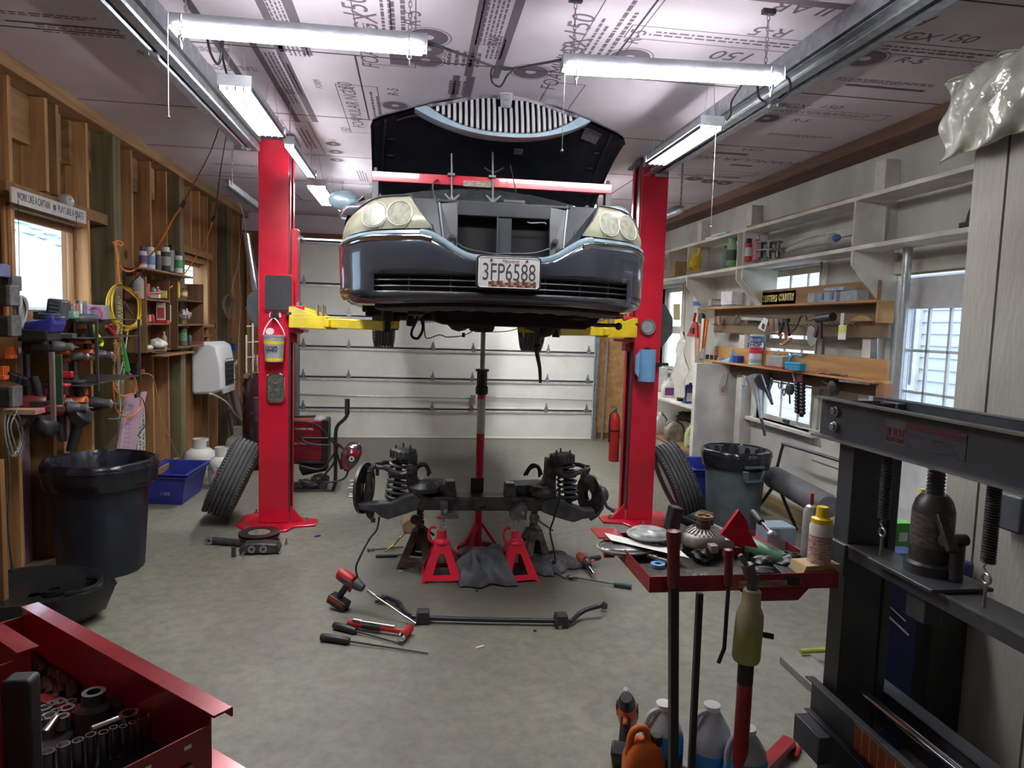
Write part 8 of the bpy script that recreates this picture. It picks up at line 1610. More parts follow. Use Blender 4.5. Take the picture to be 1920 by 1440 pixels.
# ---------- red tray cart ----------
zc=.90; x0,x1,y0,y1=.772,1.44,2.085,2.56
ct=thing('tray_cart','red rolling tray cart piled with tools and an alternator','tool cart',(1.1,2.2,0)); CR=mat('cart_red',(.30,.012,.018),.35,var=.15,coat=.3)
mb=MB().box(x0,x1,y0,y1,zc-.055,zc-.05)
for q in ((x0,x0+.004,y0,y1),(x1-.004,x1,y0,y1),(x0,x1,y0,y0+.004),(x0,x1,y1-.004,y1)): mb.box(*q,zc-.055,zc)
mb.box(x0,x1,y0-.0,y0+.05,zc-.022,zc-.018); build('tray',mb,CR,ct,bevel=.002,smooth=0)
build('tray_liner',MB().box(x0+.006,x1-.006,y0+.006,y1-.006,zc-.0495,zc-.044),mat('grimy_liner',(.10,.085,.06),.9,c2=(.03,.028,.025),scale=25,bump=.3),ct,smooth=0)
for k in range(3): build('rivet',MB().sph((x0-.001,y1-.12-.12*k,zc-.03),.004,8),STEEL,ct)
build('tray_label',MB().box(1.08,1.30,y0-.001,y0,zc-.045,zc-.022),mat('label_strip',(.40,.34,.27),.5,c2=(.25,.04,.04),scale=40,stretch=(.3,1,3)),ct,smooth=0)
build('side_handle',MB().bar((x0-.02,y1-.10,zc+.01),(x0-.02,y1+.02,zc+.01),.10,.004).box(x0-.05,x0-.01,y1-.12,y1-.10,zc-.06,zc+.01),CR,ct,smooth=0)
cx,cy=1.185,2.2
build('column',MB().cyl((cx,cy,.05),(cx,cy,.60),.027,n=24),CR,ct); build('inner_column',MB().cyl((cx,cy,.60),(cx,cy,zc-.055),.022,n=20),cm((.35,.33,.3),.4,.4),ct); build('column_label',MB().lathe([(.0275,0),(.0275,1)],24,(cx,cy,.46),(cx,cy,.585)),INK,ct); build('lock_knob',MB().cyl((cx+.02,cy-.02,.65),(cx+.07,cy-.05,.65),.01),BLACK,ct)
build('tray_support',MB().prism([(cx-.10,zc-.056),(cx+.16,zc-.056),(cx+.12,zc-.10),(cx-.04,zc-.10)],cy-.1,cy+.1,'y'),CR,ct,smooth=0)
for dx,dy in ((-.36,-.30),(.36,-.30),(-.36,.28),(.36,.28)): build('base_leg',MB().bar((cx,cy,.045),(cx+dx,cy+dy,.045),.05,.03),CR,ct); build('caster',MB().cyl((cx+dx,cy+dy-.012,.025),(cx+dx,cy+dy+.012,.025),.025,n=14),BLACK,ct)
def hbar(px,py0,py1,py2,Y,m,label,rg=.014,rs=.010,hook=None,grip_=True):
    a=at(px,py0,Y=Y);b=at(px,py1,Y=Y); c=at(*py2,Y=Y); t=thing('pry_bar',label,'pry bar',c)
    if grip_: build('handle',MB().lathe([(rg*.8,0),(rg*.95,.05),(rg*.9,.6),(rg*1.1,.9),(rg,.97),(0,1)],16,b,a),m,t,smooth=40)
    build('shaft',MB().bar(b,c,rs*1.6,rs*1.6) if not hook else MB().tube([b,c,at(*hook,Y=Y)],rs*.7,8,sub=1),BLACK,t,bevel=.001); return t
hbar(1263,992,1100,(1262,1560),2.055,cm((.16,.015,.02)),'long pry bar with a red-brown grip hanging at the cart corner',.022,.017)
hbar(1312,1078,1112,(1288,1600),2.06,BLACK,'second long black bar hanging from the cart, no grip visible',.008,.012,grip_=False)
hbar(1366,1028,1098,(1358,1215),2.06,cm((.16,.015,.02)),'short hooked pick with a red grip hanging from the cart',.015,.010,(1347,1243))
b=at(1398,1238,Y=2.02); tp_=at(1405,1060,Y=2.02).z; t=thing('spray_bottle','yellow-green trigger spray bottle hanging on the cart front','spray bottle',b); h=at(1398,1105,Y=2.02).z-b.z; r=.045
SBM=mat('green_cleaner',(.36,.40,.12),.3,var=.08); build('liquid_bottle',MB().lathe([(.0,0),(r*.9,0),(r,.05),(r*.98,.50)],24,b,b+V((.008,0,h))),SBM,t,smooth=40); build('upper_bottle',MB().lathe([(r*.98,.50),(r*.95,.66),(r*.68,.78),(r*.62,.98),(r*.5,1)],24,b,b+V((.008,0,h))),mat('cloudy_plastic',(.40,.36,.22),.35),t,smooth=40)
q=b+V((.008,0,h)); build('trigger_head',MB().cyl(q,q+V((0,0,.03)),.018).bc(q+V((-.012,0,.055)),(.035,.028,.06),(0,-.35,0)).bar(q+V((-.02,0,.07)),q+V((-.05,0,.115)),.016,.016).bar(q+V((.012,0,.05)),q+V((.02,0,.015)),.012,.008),cm((.10,.10,.10)),t,bevel=.003)
T=lambda px,py,z=.86: at(px,py,Z=z)
# alternator
c=T(1322,1045,.855); c=V((c.x,c.y+.03,.857)); t=thing('alternator','grey alternator with a pulley sitting on the cart tray','alternator',c)
build('rear_body',MB().cyl(c,c+V((0,0,.04)),.072,n=32),BLACK,t,bevel=.003); build('housing',MB().lathe([(.076,0),(.082,.2),(.08,.6),(.07,.8),(.03,1),(0,1)],36,c+V((0,0,.038)),c+V((0,0,.10))),RAW,t,smooth=35)
for k in range(26): an=2*PI*k/26; d_=V((math.cos(an),math.sin(an),0)); build('fin',MB().bar(c+d_*.070+V((0,0,.09)),c+d_*.040+V((0,0,.103)),.006,.006),RAW,t,smooth=0)
for an in (-.4,-1.6,2.5): d_=V((math.cos(an),math.sin(an),0)); build('mounting_ear',MB().bar(c+d_*.07+V((0,0,.055)),c+d_*.115+V((0,0,.055)),.03,.03),RAW,t,bevel=.004)
build('pulley',MB().lathe([(.0,0),(.026,0),(.026,.75),(.034,.8),(.034,1),(.024,1),(.022,.8),(.008,.8),(.008,.95),(0,.95)],28,c+V((0,0,.10)),c+V((0,0,.15))),mat('gold_pulley',(.32,.26,.12),.35,.7),t,smooth=30)
mb=MB()
for k in range(4): mb.lathe([(.0262,.12+.15*k),(.028,.17+.15*k),(.0262,.22+.15*k)],28,c+V((0,0,.10)),c+V((0,0,.15)))
build('belt_grooves',mb,INK,t)
# lamps, paper, misc on the tray
c=T(1215,1015,.89); t=thing('fog_lamp','oval clear plastic lamp cover at the cart corner','lamp cover',c); build('lens',MB().sph((.80,2.42,.885),.1,20,(1.1,.8,.24)),mat('smoky_lens',(.14,.14,.13),.2,alpha=.9,coat=.5),t); build('bezel',MB().tube([(.80+.112*math.cos(k*PI/12),2.42+.082*math.sin(k*PI/12),.888) for k in range(24)],.004,6,closed=True),cm((.4,.4,.38),.3),t)
t=thing('fog_lamp','second clear lamp cover lying on the white paper','lamp cover',(.93,2.44,.93)); build('lens',MB().lathe([(.08,0),(.07,.8),(0,1)],26,(.90,2.46,.922),(.90,2.46,.942)),mat('smoky_lens2',(.33,.34,.33),.25,var=.3,scale=30),t,smooth=60); build('bezel',MB().tube([(.90+.082*math.cos(k*PI/12),2.46+.08*math.sin(k*PI/12),.923) for k in range(24)],.0045,6,closed=True),cm((.4,.4,.38),.3),t)
rows=[[V((.735+.062*i,2.50-.09*j-.035*i,.918-.006*i)) for j in (0,.5,1)] for i in range(5)]; build('paper_sheet',MB().slab(rows,(0,0,-.0015)),PAPER,smooth=60,label='white paper sheet between the two lamp covers',cat='paper')
pts=[at(x,y,Y=2.2) for x,y in ((1352,1002),(1386,956),(1402,978),(1404,995),(1422,1028),(1380,1020))]; build('sheet_metal',MB().prism([(p.x,p.z) for p in pts],2.2,2.215,'y'),RED,bevel=.001,smooth=0,label='folded glossy red sheet standing behind the alternator',cat='panel')
d=impact('impact_driver','red and black cordless tool lying on its side behind the alternator',cm((.10,.02,.022)),BLACK); q=at(1300,968,Y=2.40); place(d,TR(1.12,2.47,.925,.0,0,-.2)@Matrix.Rotation(PI*.62,4,'Y')@Matrix.Scale(.8,4))
t=thing('angle_grinder','teal green die grinder lying diagonally on the cart','power tool',(1.25,2.4,.9)); a=V((1.16,2.50,.935));b=V((1.33,2.25,.885)); build('body',MB().lathe([(.016,0),(.02,.05),(.02,.25),(.026,.35),(.026,.55)],18,a,b),DGR,t,smooth=40); build('green_housing',MB().lathe([(.027,.55),(.031,.6),(.031,.95),(.026,1),(0,1)],18,a,b),cm((.08,.22,.12),.4),t,smooth=40); build('teal_tip',MB().cyl(a,a+(a-b)*.1,.015),cm((.1,.3,.3)),t)
t=thing('ratchet','chrome ratchet with a black grip standing out behind the grinder','ratchet',(1.35,2.45,.9)); a=at(1410,960,Y=2.45);b=at(1447,1000,Y=2.3); build('grip',MB().lathe([(.012,0),(.018,.1),(.015,.45),(.012,.5)],14,a,b),BLACK,t,smooth=40); build('shaft',MB().cyl(a+(b-a)*.5,b,.0065),CHROME,t); build('head',MB().sph(b,.018,12,(1,1,.6)),STEEL,t)
for i,(px,py,r,h) in enumerate(((1402,1036,.016,.035),(1420,1036,.017,.035),(1437,1037,.018,.037),(1455,1038,.019,.038),(1473,1040,.020,.038),(1490,1042,.018,.036))): c=T(px,py+14,.857); build('impact_socket',MB().lathe([(0,.1),(r*.6,.15),(r*.6,1),(r,1),(r,0),(0,0)],18,(c.x,c.y,.857),(c.x,c.y,.857+h)),DSTEEL,smooth=35,label='black impact socket in the row in front of the grinder',cat='socket',group='impact sockets on the cart tray')
t=thing('chrome_socket','chrome socket on a wobble extension lying at the front of the cart','socket',(.87,2.15,.86)); a=T(1216,1042,.875);b=T(1260,1056,.872); build('socket',MB().cyl(a,a+(b-a)*.4,.0135),CHROME,t); build('extension',MB().cyl(a+(b-a)*.4,b,.009),CHROME,t)
c=T(1237,1066,.858); build('tape_roll',MB().lathe([(.012,0),(.026,0),(.026,1),(.012,1)],22,(c.x,c.y+.02,.857),(c.x,c.y+.02,.870),closed=True),cm((.15,.33,.62)),smooth=30,label='small blue tape roll lying in the cart corner',cat='tape')
c=T(1240,1028,.87); lump('blue_glove',(c.x+.01,c.y,.875),.022,(1.2,.9,.8),cm((.08,.2,.32)),'crumpled blue glove under the lamp cover','glove',3)
c=T(1312,1074,.885); build('hex_nut',MB().lathe([(.007,0),(.0125,0),(.0125,1),(.007,1)],6,(c.x,y0+.03,.883),(c.x,y0+.03,.889),closed=True),STEEL,smooth=20,label='steel hex nut on the front lip of the cart',cat='nut')
for i,(x,y,l,m,lab,s) in enumerate(((1.12,2.16,.09,DSTEEL,'dark hose clamp tool lying right of the alternator',1),(1.20,2.18,.10,STEEL,'chrome pick lying in front of the impact sockets',.4),(1.30,2.18,.07,mat('printed_rag',(.5,.06,.05),.7,c2=(.6,.58,.55),scale=60),'red printed packet lying by the sockets',1.2),(1.36,2.30,.10,BLACK,'black air tool lying at the right rear of the cart',2),(1.28,2.14,.12,BLACK,'black oval tray cover at the cart front',2.2))): build('cart_item',MB().bc((x,y,.857+.008*s),(l,.04*max(.4,s*.6),.014*s),(0,0,.5*i-.6)),m,bevel=.004,label=lab,cat='tool')
for px0,px1,pyt,m,mc_,lab,yy in ((1502,1528,925,mat('silver_can',(.45,.47,.49),.3,.4),REDP,'tall silver aerosol can with a red tip on the cart',2.28),(1517,1555,950,cm((.62,.60,.52),.35),YEL,'white aerosol can with a yellow cap on the cart',2.14)):
    a=at((px0+px1)/2,1046,Y=yy);tz=at((px0+px1)/2,pyt,Y=yy).z; r=(at(px1,1000,Y=yy).x-at(px0,1000,Y=yy).x)/2; t=thing('aerosol_can',lab,'aerosol can',(a.x,yy,.857)); h=tz-.857; q=V((a.x,yy,.857)); build('can',MB().lathe([(r*.95,0),(r,.02),(r,.74),(r*.7,.82),(r*.4,.84),(0,.84)],24,q,q+V((0,0,h))),m,t,smooth=35)
    if mc_ is YEL: build('cap',MB().lathe([(r*.85,.76),(r*.9,.84),(r*.55,.86),(r*.5,1),(0,1)],20,q,q+V((0,0,h))),YEL,t,smooth=35); build('printed_label',MB().lathe([(r*1.01,.1),(r*1.01,.62)],24,q,q+V((0,0,h))),mat('label_print2',(.62,.58,.5),.5,c2=(.35,.1,.08),scale=70,stretch=(1,1,4)),t,smooth=35)
    else: build('tip',MB().cyl(q+V((0,0,h*.84)),q+V((0,0,h)),r*.22),mc_,t)
c=at(1525,1092,Y=1.99); t=thing('small_carton','open brown cardboard box on the cart front corner','box',(c.x,1.99,.857)); mb=MB(); mb.X=TR(1.38,2.14,.857,.1); mb.prism([(-.035,0),(.075,0),(.075,.062),(-.06,.062),(-.075,.03)],-.04,.04,'y'); build('box',mb,KRAFT,t,smooth=0)
t=thing('blue_tint_bin','clear blue-tinted bin at the rear right of the cart','bin',(1.42,2.50,.9)); build('bin',MB().box(1.36,1.48,2.42,2.52,.858,.955),mat('tinted_clear',(.42,.55,.66),.15,alpha=.6),t,bevel=.008)
build('red_bin',MB().box(1.20,1.36,2.36,2.49,.858,.90),CR,bevel=.004,label='small red parts tray at the back of the cart',cat='tray')
# ---------- jugs on the floor under the cart ----------
BF=mat('washer_fluid',(.04,.34,.85),.25,var=.06); CLW=mat('milky_jug',(.45,.50,.55),.35,var=.1)
def fjug(x,y,lvl,label,cap=WHITE,lab=False,H_=.29,R_=.078,zb=.0):
    t=thing('washer_jug',label,'jug',(x,y,zb)); q=V((x,y,zb)); pr=[(R_*.9,0),(R_,.03),(R_,.55),(R_*.9,.68),(R_*.55,.85),(R_*.32,.93),(R_*.32,.95)]
    lo_=[p for p in pr if p[1]<lvl]; e=next(i for i,p in enumerate(pr) if p[1]>=lvl); f=(lvl-pr[e-1][1])/(pr[e][1]-pr[e-1][1]); mid=(pr[e-1][0]+(pr[e][0]-pr[e-1][0])*f,lvl)
    build('filled_body',MB().lathe([(0,0)]+lo_+[mid],24,q,q+V((0,0,H_))),BF,t,smooth=40); build('upper_body',MB().lathe([mid]+pr[e:],24,q,q+V((0,0,H_))),CLW,t,smooth=40)
    build('cap',MB().lathe([(R_*.4,.94),(R_*.4,1),(0,1)],18,q,q+V((0,0,H_))),cap,t,smooth=30); build('handle',MB().tube([q+V((-R_*.3,-.01,H_*.93)),q+V((-R_*.75,-.01,H_*.88)),q+V((-R_*.98,-.01,H_*.70)),q+V((-R_*.96,-.01,H_*.52))],.011,8,sub=4),CLW,t)
    if lab: build('label_panel',MB().lathe([(R_*1.01,.08),(R_*1.01,.40)],24,q,q+V((0,0,H_))),cm((.03,.05,.12)),t,smooth=40)
fjug(.965,2.385,.66,'full blue washer-fluid jug, left one under the cart',lab=True); fjug(1.145,2.36,.42,'half-full blue fluid jug in the middle under the cart'); fjug(1.225,2.235,.62,'blue fluid jug partly hidden by the red cart column',H_=.27)
t=thing('oil_jug','orange oil jug with a black cap on the floor by the cart','jug',(.85,2.32,0)); OJ=mat('orange_jug',(.62,.13,.02),.35,var=.06); q=V((.86,2.30,0)); rows=[]
for zz,k in ((0,.9),(.02,1),(.13,1),(.17,.85),(.20,.6),(.21,.3)): rows.append([q+V((.075*k*math.copysign(abs(math.cos(a_))**.6,math.cos(a_)),.055*k*math.copysign(abs(math.sin(a_))**.6,math.sin(a_)),zz)) for a_ in [2*PI*i/24 for i in range(24)]])
mb=MB().grid(rows,True); mb.add(rows[-1],[tuple(range(24))]); build('body',mb,OJ,t,smooth=50); build('handle',MB().tube([q+V((-.06,0,.15)),q+V((-.045,0,.235)),q+V((0,0,.245)),q+V((.02,0,.19))],.014,10,sub=5),OJ,t); build('cap',MB().cyl(q+V((.045,-.01,.19)),q+V((.045,-.01,.225)),.021,n=18),BLACK,t,bevel=.003); build('label_band',MB().box(q.x-.05,q.x+.03,q.y-.057,q.y-.0535,.02,.11),cm((.45,.5,.05)),t)
bottle('yellow_cap_bottle',1204,1440,1368,14,BLACK,YEL,'slim black bottle with a yellow cap behind the orange jug',Y=2.45)
d=impact('cordless_blower','orange and black cordless tool standing on its battery by the jugs',ORNG,BLACK); p=at(1162,1440,Y=2.48); place(d,TR(.865,2.52,.20,0,0,0)@Matrix.Rotation(-2.0,4,'Z')@Matrix.Rotation(-.95,4,'Y')@Matrix.Scale(1.05,4))
# ---------- shop press ----------
PG=mat('press_grey',(.07,.076,.084),.42,.35,var=.2,scale=6); PE=mat('press_edge',(.22,.22,.19),.4,.5,var=.2)
pr=thing('shop_press','dark grey twenty-ton hydraulic shop press in the right foreground','shop press',(1.6,1.8,0)); X0=1.50
def chan(name,x,s,ya,yb,za,zb,w=.05,m=PG,tk=.006):
    a,b=(x,x+s*w); build(name,MB().box(min(x,x+s*tk),max(x,x+s*tk),ya,yb,za,zb).box(min(a,b),max(a,b),ya,yb,zb-tk,zb).box(min(a,b),max(a,b),ya,yb,za,za+tk),m,pr,bevel=.002,smooth=0)
chan('head_beam',X0,-1,1.0,2.34,1.33,1.475,.04); chan('head_beam',1.70,1,1.0,2.34,1.33,1.475,.04)
for x in (X0-.04,1.70+.04): build('flange_edge',MB().box(x-.002,x+.002,1.0,2.34,1.469,1.476).box(x-.002,x+.002,1.0,2.34,1.329,1.336),PE,pr,smooth=0)
for za in (1.43,1.375): build('beam_bolt',MB().cyl((X0-.001,2.24,za),(X0-.02,2.24,za),.018,n=20).cyl((X0-.02,2.24,za),(X0-.028,2.24,za),.014,n=6),STEEL,pr,bevel=.002)
for ya,yb in ((2.15,2.235),(1.20,1.285)):
    mb=MB().box(X0+.008,X0+.15,ya,ya+.006,.04,1.47).box(X0+.008,X0+.014,ya,yb,.04,1.47).box(X0+.008,X0+.15,yb-.006,yb,.04,1.47).box(X0+.16,X0+.192,ya,yb,.04,1.47); build('upright',mb,PG,pr,bevel=.003,smooth=0)
    build('sleeve',MB().box(X0-.01,X0+.12,ya-.012,yb+.012,.86,.975),PG,pr,bevel=.004,smooth=0); build('foot',MB().box(X0-.18,X0+.38,ya,yb,0,.05),PG,pr,bevel=.004,smooth=0)
build('ram_plate',MB().box(X0+.0,X0+.02,1.285,2.15,.93,.975).box(X0+.0,X0+.12,1.285,2.15,.97,.976).box(X0+.11,X0+.12,1.285,2.15,.93,.975),PG,pr,bevel=.002,smooth=0); build('flange_edge',MB().box(X0-.002,X0+.001,1.285,2.15,.971,.978),PE,pr,smooth=0)
build('jack_bracket',MB().box(X0-.04,X0+.16,1.70,1.98,.978,.99).box(X0+.03,X0+.09,1.80,1.88,.84,.93),PG,pr,bevel=.003)
JG=mat('jack_grey',(.075,.075,.072),.4,.4,var=.3,scale=12); j=V((1.57,1.845,.99)); build('jack_body',MB().lathe([(.07,0),(.07,.12),(.058,.15),(.058,.80),(.05,.92),(.035,1),(0,1)],28,j,j+V((0,0,.24))),JG,pr,smooth=35); build('jack_pump',MB().cyl(j+V((.02,-.08,.0)),j+V((.02,-.08,.11)),.02).cyl(j+V((-.03,-.075,.12)),j+V((.05,-.075,.12)),.018).bar(j+V((-.02,-.05,.19)),j+V((-.03,-.12,.10)),.03,.02),JG,pr,bevel=.003)
build('jack_ram',MB().cyl(j+V((0,0,.24)),j+V((0,0,.345)),.022,n=20).coil(j+V((0,0,.245)),j+V((0,0,.34)),.023,.0028,9,n=5),DSTEEL,pr)
build('jack_label',MB().lathe([(.0585,.35),(.0585,.76)],28,j,j+V((0,0,.24))),mat('faded_label',(.16,.15,.14),.5,c2=(.07,.05,.05),scale=40,stretch=(1,1,4)),pr,smooth=35)
for yy in (2.03,1.61):
    a=V((X0+.045,yy,1.33)); b=V((X0+.045,yy-.0,1.10)); build('return_spring',MB().coil(b,a,.016,.0035,30,n=6,per=10),DSTEEL,pr); build('spring_core',MB().cyl(b,a,.010),INK,pr)
    build('eye_bolt',MB().tube([b+V((0,0,.0)),b+V((0,.012,-.015)),b+V((0,0,-.03))],.003,6,sub=3).tube([b+V((0,.014*math.cos(k*PI/5),-.045+.014*math.sin(k*PI/5))) for k in range(10)],.004,6,closed=True).cyl(b+V((0,0,-.058)),b+V((0,0,-.13)),.0045),STEEL,pr)
chan('bed_channel',X0,-1,.9,2.28,.30,.43,.03,PG); chan('bed_channel',1.69,1,.9,2.28,.30,.43,.07,PG); build('flange_edge',MB().box(X0-.032,X0-.029,.9,2.28,.424,.431),PE,pr,smooth=0)
build('bed_pin',MB().cyl((X0-.06,2.19,.28),(1.76,2.19,.28),.016),DSTEEL,pr); build('brace',MB().box(X0-.08,X0-.02,2.1,2.26,.20,.30),PG,pr,bevel=.004)
build('warning_label',MB().box(X0-.0075,X0-.006,1.66,2.02,.315,.40),mat('orange_label',(.42,.085,.02),.5,var=.1),pr,smooth=0)
mb=MB()
for k in range(9): mb.box(X0-.0086,X0-.0072,1.66+.04*k,1.663+.04*k,.315,.40)
mb.box(X0-.0086,X0-.0072,1.66,2.02,.398,.402); build('label_lines',mb,cm((.5,.45,.4)),pr,smooth=0)
p0=at(1666,790,X=X0);p1=at(1817,830,X=X0); Mp=lambda y,z: Matrix(((0,0,-1,X0-.0086),(-1,0,0,y),(0,1,0,z),(0,0,0,1)))
yl=at(1703,790,X=X0).y; zl0,zl1=1.365,1.44
build('press_label',MB().box(X0-.0075,X0-.006,yl,p0.y,zl0,zl1),mat('label_grey',(.10,.085,.085),.5),pr,smooth=0); build('press_label',MB().box(X0-.0075,X0-.006,p1.y,yl,zl0,zl1),mat('label_dark',(.022,.022,.03),.45,c2=(.06,.06,.07),scale=60,stretch=(1,.5,6),lo=.5,hi=.6),pr,smooth=0); build('label_lines',MB().box(X0-.0086,X0-.0072,p1.y,yl,zl1-.016,zl1-.004),cm((.12,.02,.03)),pr,smooth=0)
LR=cm((.12,.015,.02)); ym=(yl+p0.y)/2; wl_=(p0.y-yl)*.9
text('label_text','20 TON',Mp(ym,1.401),.036,LR,pr,width=wl_,bold=.001); text('label_text','SHOP PRESS',Mp(ym,1.378),.02,LR,pr,width=wl_,bold=.0007)
a=at(1615,1300,Z=.45);b=at(1740,1440,Z=.45); t=thing('press_handle','chrome pump handle lying across the press bed','handle bar',(1.6,1.9,.44)); build('rod',MB().cyl((1.58,2.14,.452),(1.60,1.0,.452),.014,n=16),CHROME,t)
# things around the press
t=thing('blue_case','dark blue case standing on end behind the shop press','case',(1.93,2.45,0)); build('shell',MB().box(1.76,2.06,2.44,2.56,0,.83),cm((.02,.03,.16),.4),t,bevel=.02,seg=3); build('chrome_trim',MB().bar((1.74,2.432,.72),(2.0,2.432,.50),.012,.008).bar((1.74,2.432,.76),(1.98,2.432,.56),.012,.005),CHROME,t)
t=thing('black_cabinet','narrow black cabinet with a blue top edge behind the press','cabinet',(2.17,2.5,0)); build('shell',MB().box(2.09,2.26,2.42,2.58,0,.74),BLACK,t,bevel=.012); build('blue_top',MB().box(2.085,2.265,2.415,2.585,.74,.80),cm((.03,.04,.22),.35),t,bevel=.015)
t=thing('green_box','bright green carton on the ledge behind the press','box',at(1672,1015,Y=2.72)); q=at(1672,1022,Y=2.72); build('box',MB().box(q.x-.07,q.x+.07,2.68,2.76,q.z-.005,q.z+.11),cm((.10,.48,.04)),t,bevel=.003,smooth=0); build('white_label',MB().box(q.x+.0,q.x+.04,2.677,2.68,q.z+.03,q.z+.07),WTXT,t)
t=thing('side_stand','steel plate stand holding the green carton and bottle behind the press','stand',(2.12,2.85,0)); build('top_plate',MB().box(1.88,2.26,2.64,2.9,q.z-.02,q.z-.006),GALV,t,bevel=.002)
for x,y in ((2.20,2.68),(2.20,2.88)): build('leg',MB().cyl((x,y,0),(x,y,q.z-.02),.012),DSTEEL,t)
bottle('white_bottle',1722,1012,915,26,cm((.6,.6,.56)),YEL,'white bottle with a yellow and red trigger behind the bottle jack',Y=2.70); lump('black_hose_pile',(1.98,2.70,q.z+.025),.035,(1.4,1,.8),BLACK,'black tool lying left of the green carton','tool',4)
p=at(1893,960,X=2.25); build('wall_box',MB().box(2.20,2.284,p.y-.10,p.y+.04,p.z-.06,p.z+.08),cm((.08,.09,.10)),bevel=.01,label='dark grey box mounted on the closet wall behind the press',cat='box')
a=at(1500,1232,Z=.03);b=at(1560,1228,Z=.03); build('green_tube',MB().cyl(V((a.x,a.y,.06)),V((b.x+.1,b.y,.06)),.013),cm((.35,.42,.06)),label='lime green handle sticking out left of the press leg',cat='handle')
t=thing('step_blocks','grey boards stacked on the floor beside the press foot','blocks',at(1530,1290,Z=0)); q=at(1530,1290,Z=0); build('board',MB().box(q.x-.05,q.x+.12,q.y-.25,q.y+.25,0,.04),cm((.22,.21,.19),.9),t,bevel=.004)
a=at(1490,1420,Z=.012);b=at(1503,1390,Z=.012); t=thing('red_screwdriver','small red and black screwdriver on the floor by the press','screwdriver',a); build('handle',MB().cyl(V((a.x,a.y,.012)),V((a.x+(b.x-a.x)*.6,a.y+(b.y-a.y)*.6,.012)),.010,n=10),REDP,t); build('shaft',MB().cyl(V((a.x+(b.x-a.x)*.6,a.y+(b.y-a.y)*.6,.012)),V((b.x,b.y,.012)),.007),BLACK,t)
# ---------- red tool chest with an open drawer ----------
zt=.95; O=V((-.354,1.322,0)); ux=V((-.748,.664,0)).normalized(); uy=V((-ux.y,ux.x,0))
if uy.y>0: uy=-uy
Mc=Matrix(((ux.x,uy.x,0,O.x),(ux.y,uy.y,0,O.y),(0,0,1,0),(0,0,0,1)))
tc_=thing('tool_chest','red tool chest with its socket drawer pulled open, left foreground','tool chest',O); TRD=mat('chest_red',(.30,.012,.02),.28,coat=.5,var=.08,scale=3)
def tb(): m=MB(); m.X=Mc; return m
DW_=.80
build('drawer',tb().box(0,DW_,.02,.50,zt-.135,zt-.13).box(0,.004,.02,.50,zt-.135,zt-.02).box(DW_-.004,DW_,.02,.5,zt-.135,zt-.02).box(0,DW_,.018,.022,zt-.135,zt-.002),TRD,tc_,bevel=.0015,smooth=0)
build('drawer_lip',tb().box(-.012,DW_+.01,-.018,.022,zt-.004,zt+.001).box(-.012,DW_+.01,-.019,-.015,zt-.018,zt),mat('lip_red',(.40,.03,.045),.22,.2,coat=.6,c2=(.30,.02,.03),scale=7),tc_,bevel=.001,smooth=0)
build('drawer_liner',tb().box(.005,DW_-.005,.024,.495,zt-.1295,zt-.125),VOID,tc_,smooth=0)
build('drawer_slide',tb().box(-.008,0,.06,.48,zt-.11,zt-.075),cm((.2,.19,.18),.4,.6),tc_,bevel=.002,smooth=0)
for y_,w_ in ((.135,.03),(.06,.014),(.30,.025)): build('slide_slot',tb().box(-.0012,0,y_,y_+w_,zt-.045,zt-.038),WTXT,tc_,smooth=0)
build('second_drawer',tb().box(-.03,DW_+.03,-.01,.6,zt-.30,zt-.142),TRD,tc_,bevel=.003,smooth=0); build('second_lip',tb().box(-.045,DW_+.03,-.055,-.01,zt-.153,zt-.148).box(-.045,DW_+.03,-.056,-.052,zt-.17,zt-.15),MATS['lip_red'],tc_,smooth=0)
build('cabinet_body',tb().box(-.03,DW_+.03,.5,1.0,.10,zt+.05).box(-.03,DW_+.03,.0,.5,.10,zt-.305),TRD,tc_,bevel=.004,smooth=0)
# nearer open drawer of the top chest, crossing the left edge
a_=Mc.inverted()@at(58,1214,Z=1.06); xa,ya_=a_.x,a_.y
build('upper_drawer',tb().box(xa,xa+.6,ya_,ya_+.004,.80,1.058).box(xa,xa+.004,ya_,ya_+.35,.80,1.045).box(xa,xa+.6,ya_,ya_+.35,.90,.905),TRD,tc_,bevel=.001,smooth=0); build('upper_lip',tb().box(xa-.004,xa+.6,ya_-.012,ya_+.024,1.056,1.06),MATS['lip_red'],tc_,smooth=0)
gp_=at(46,1262,Z=1.09); build('grip_bar',MB().box(gp_.x-.024,gp_.x+.022,gp_.y-.03,gp_.y+.01,.62,1.09),mat('grip_black',(.012,.014,.014),.6),tc_,bevel=.008,seg=3)
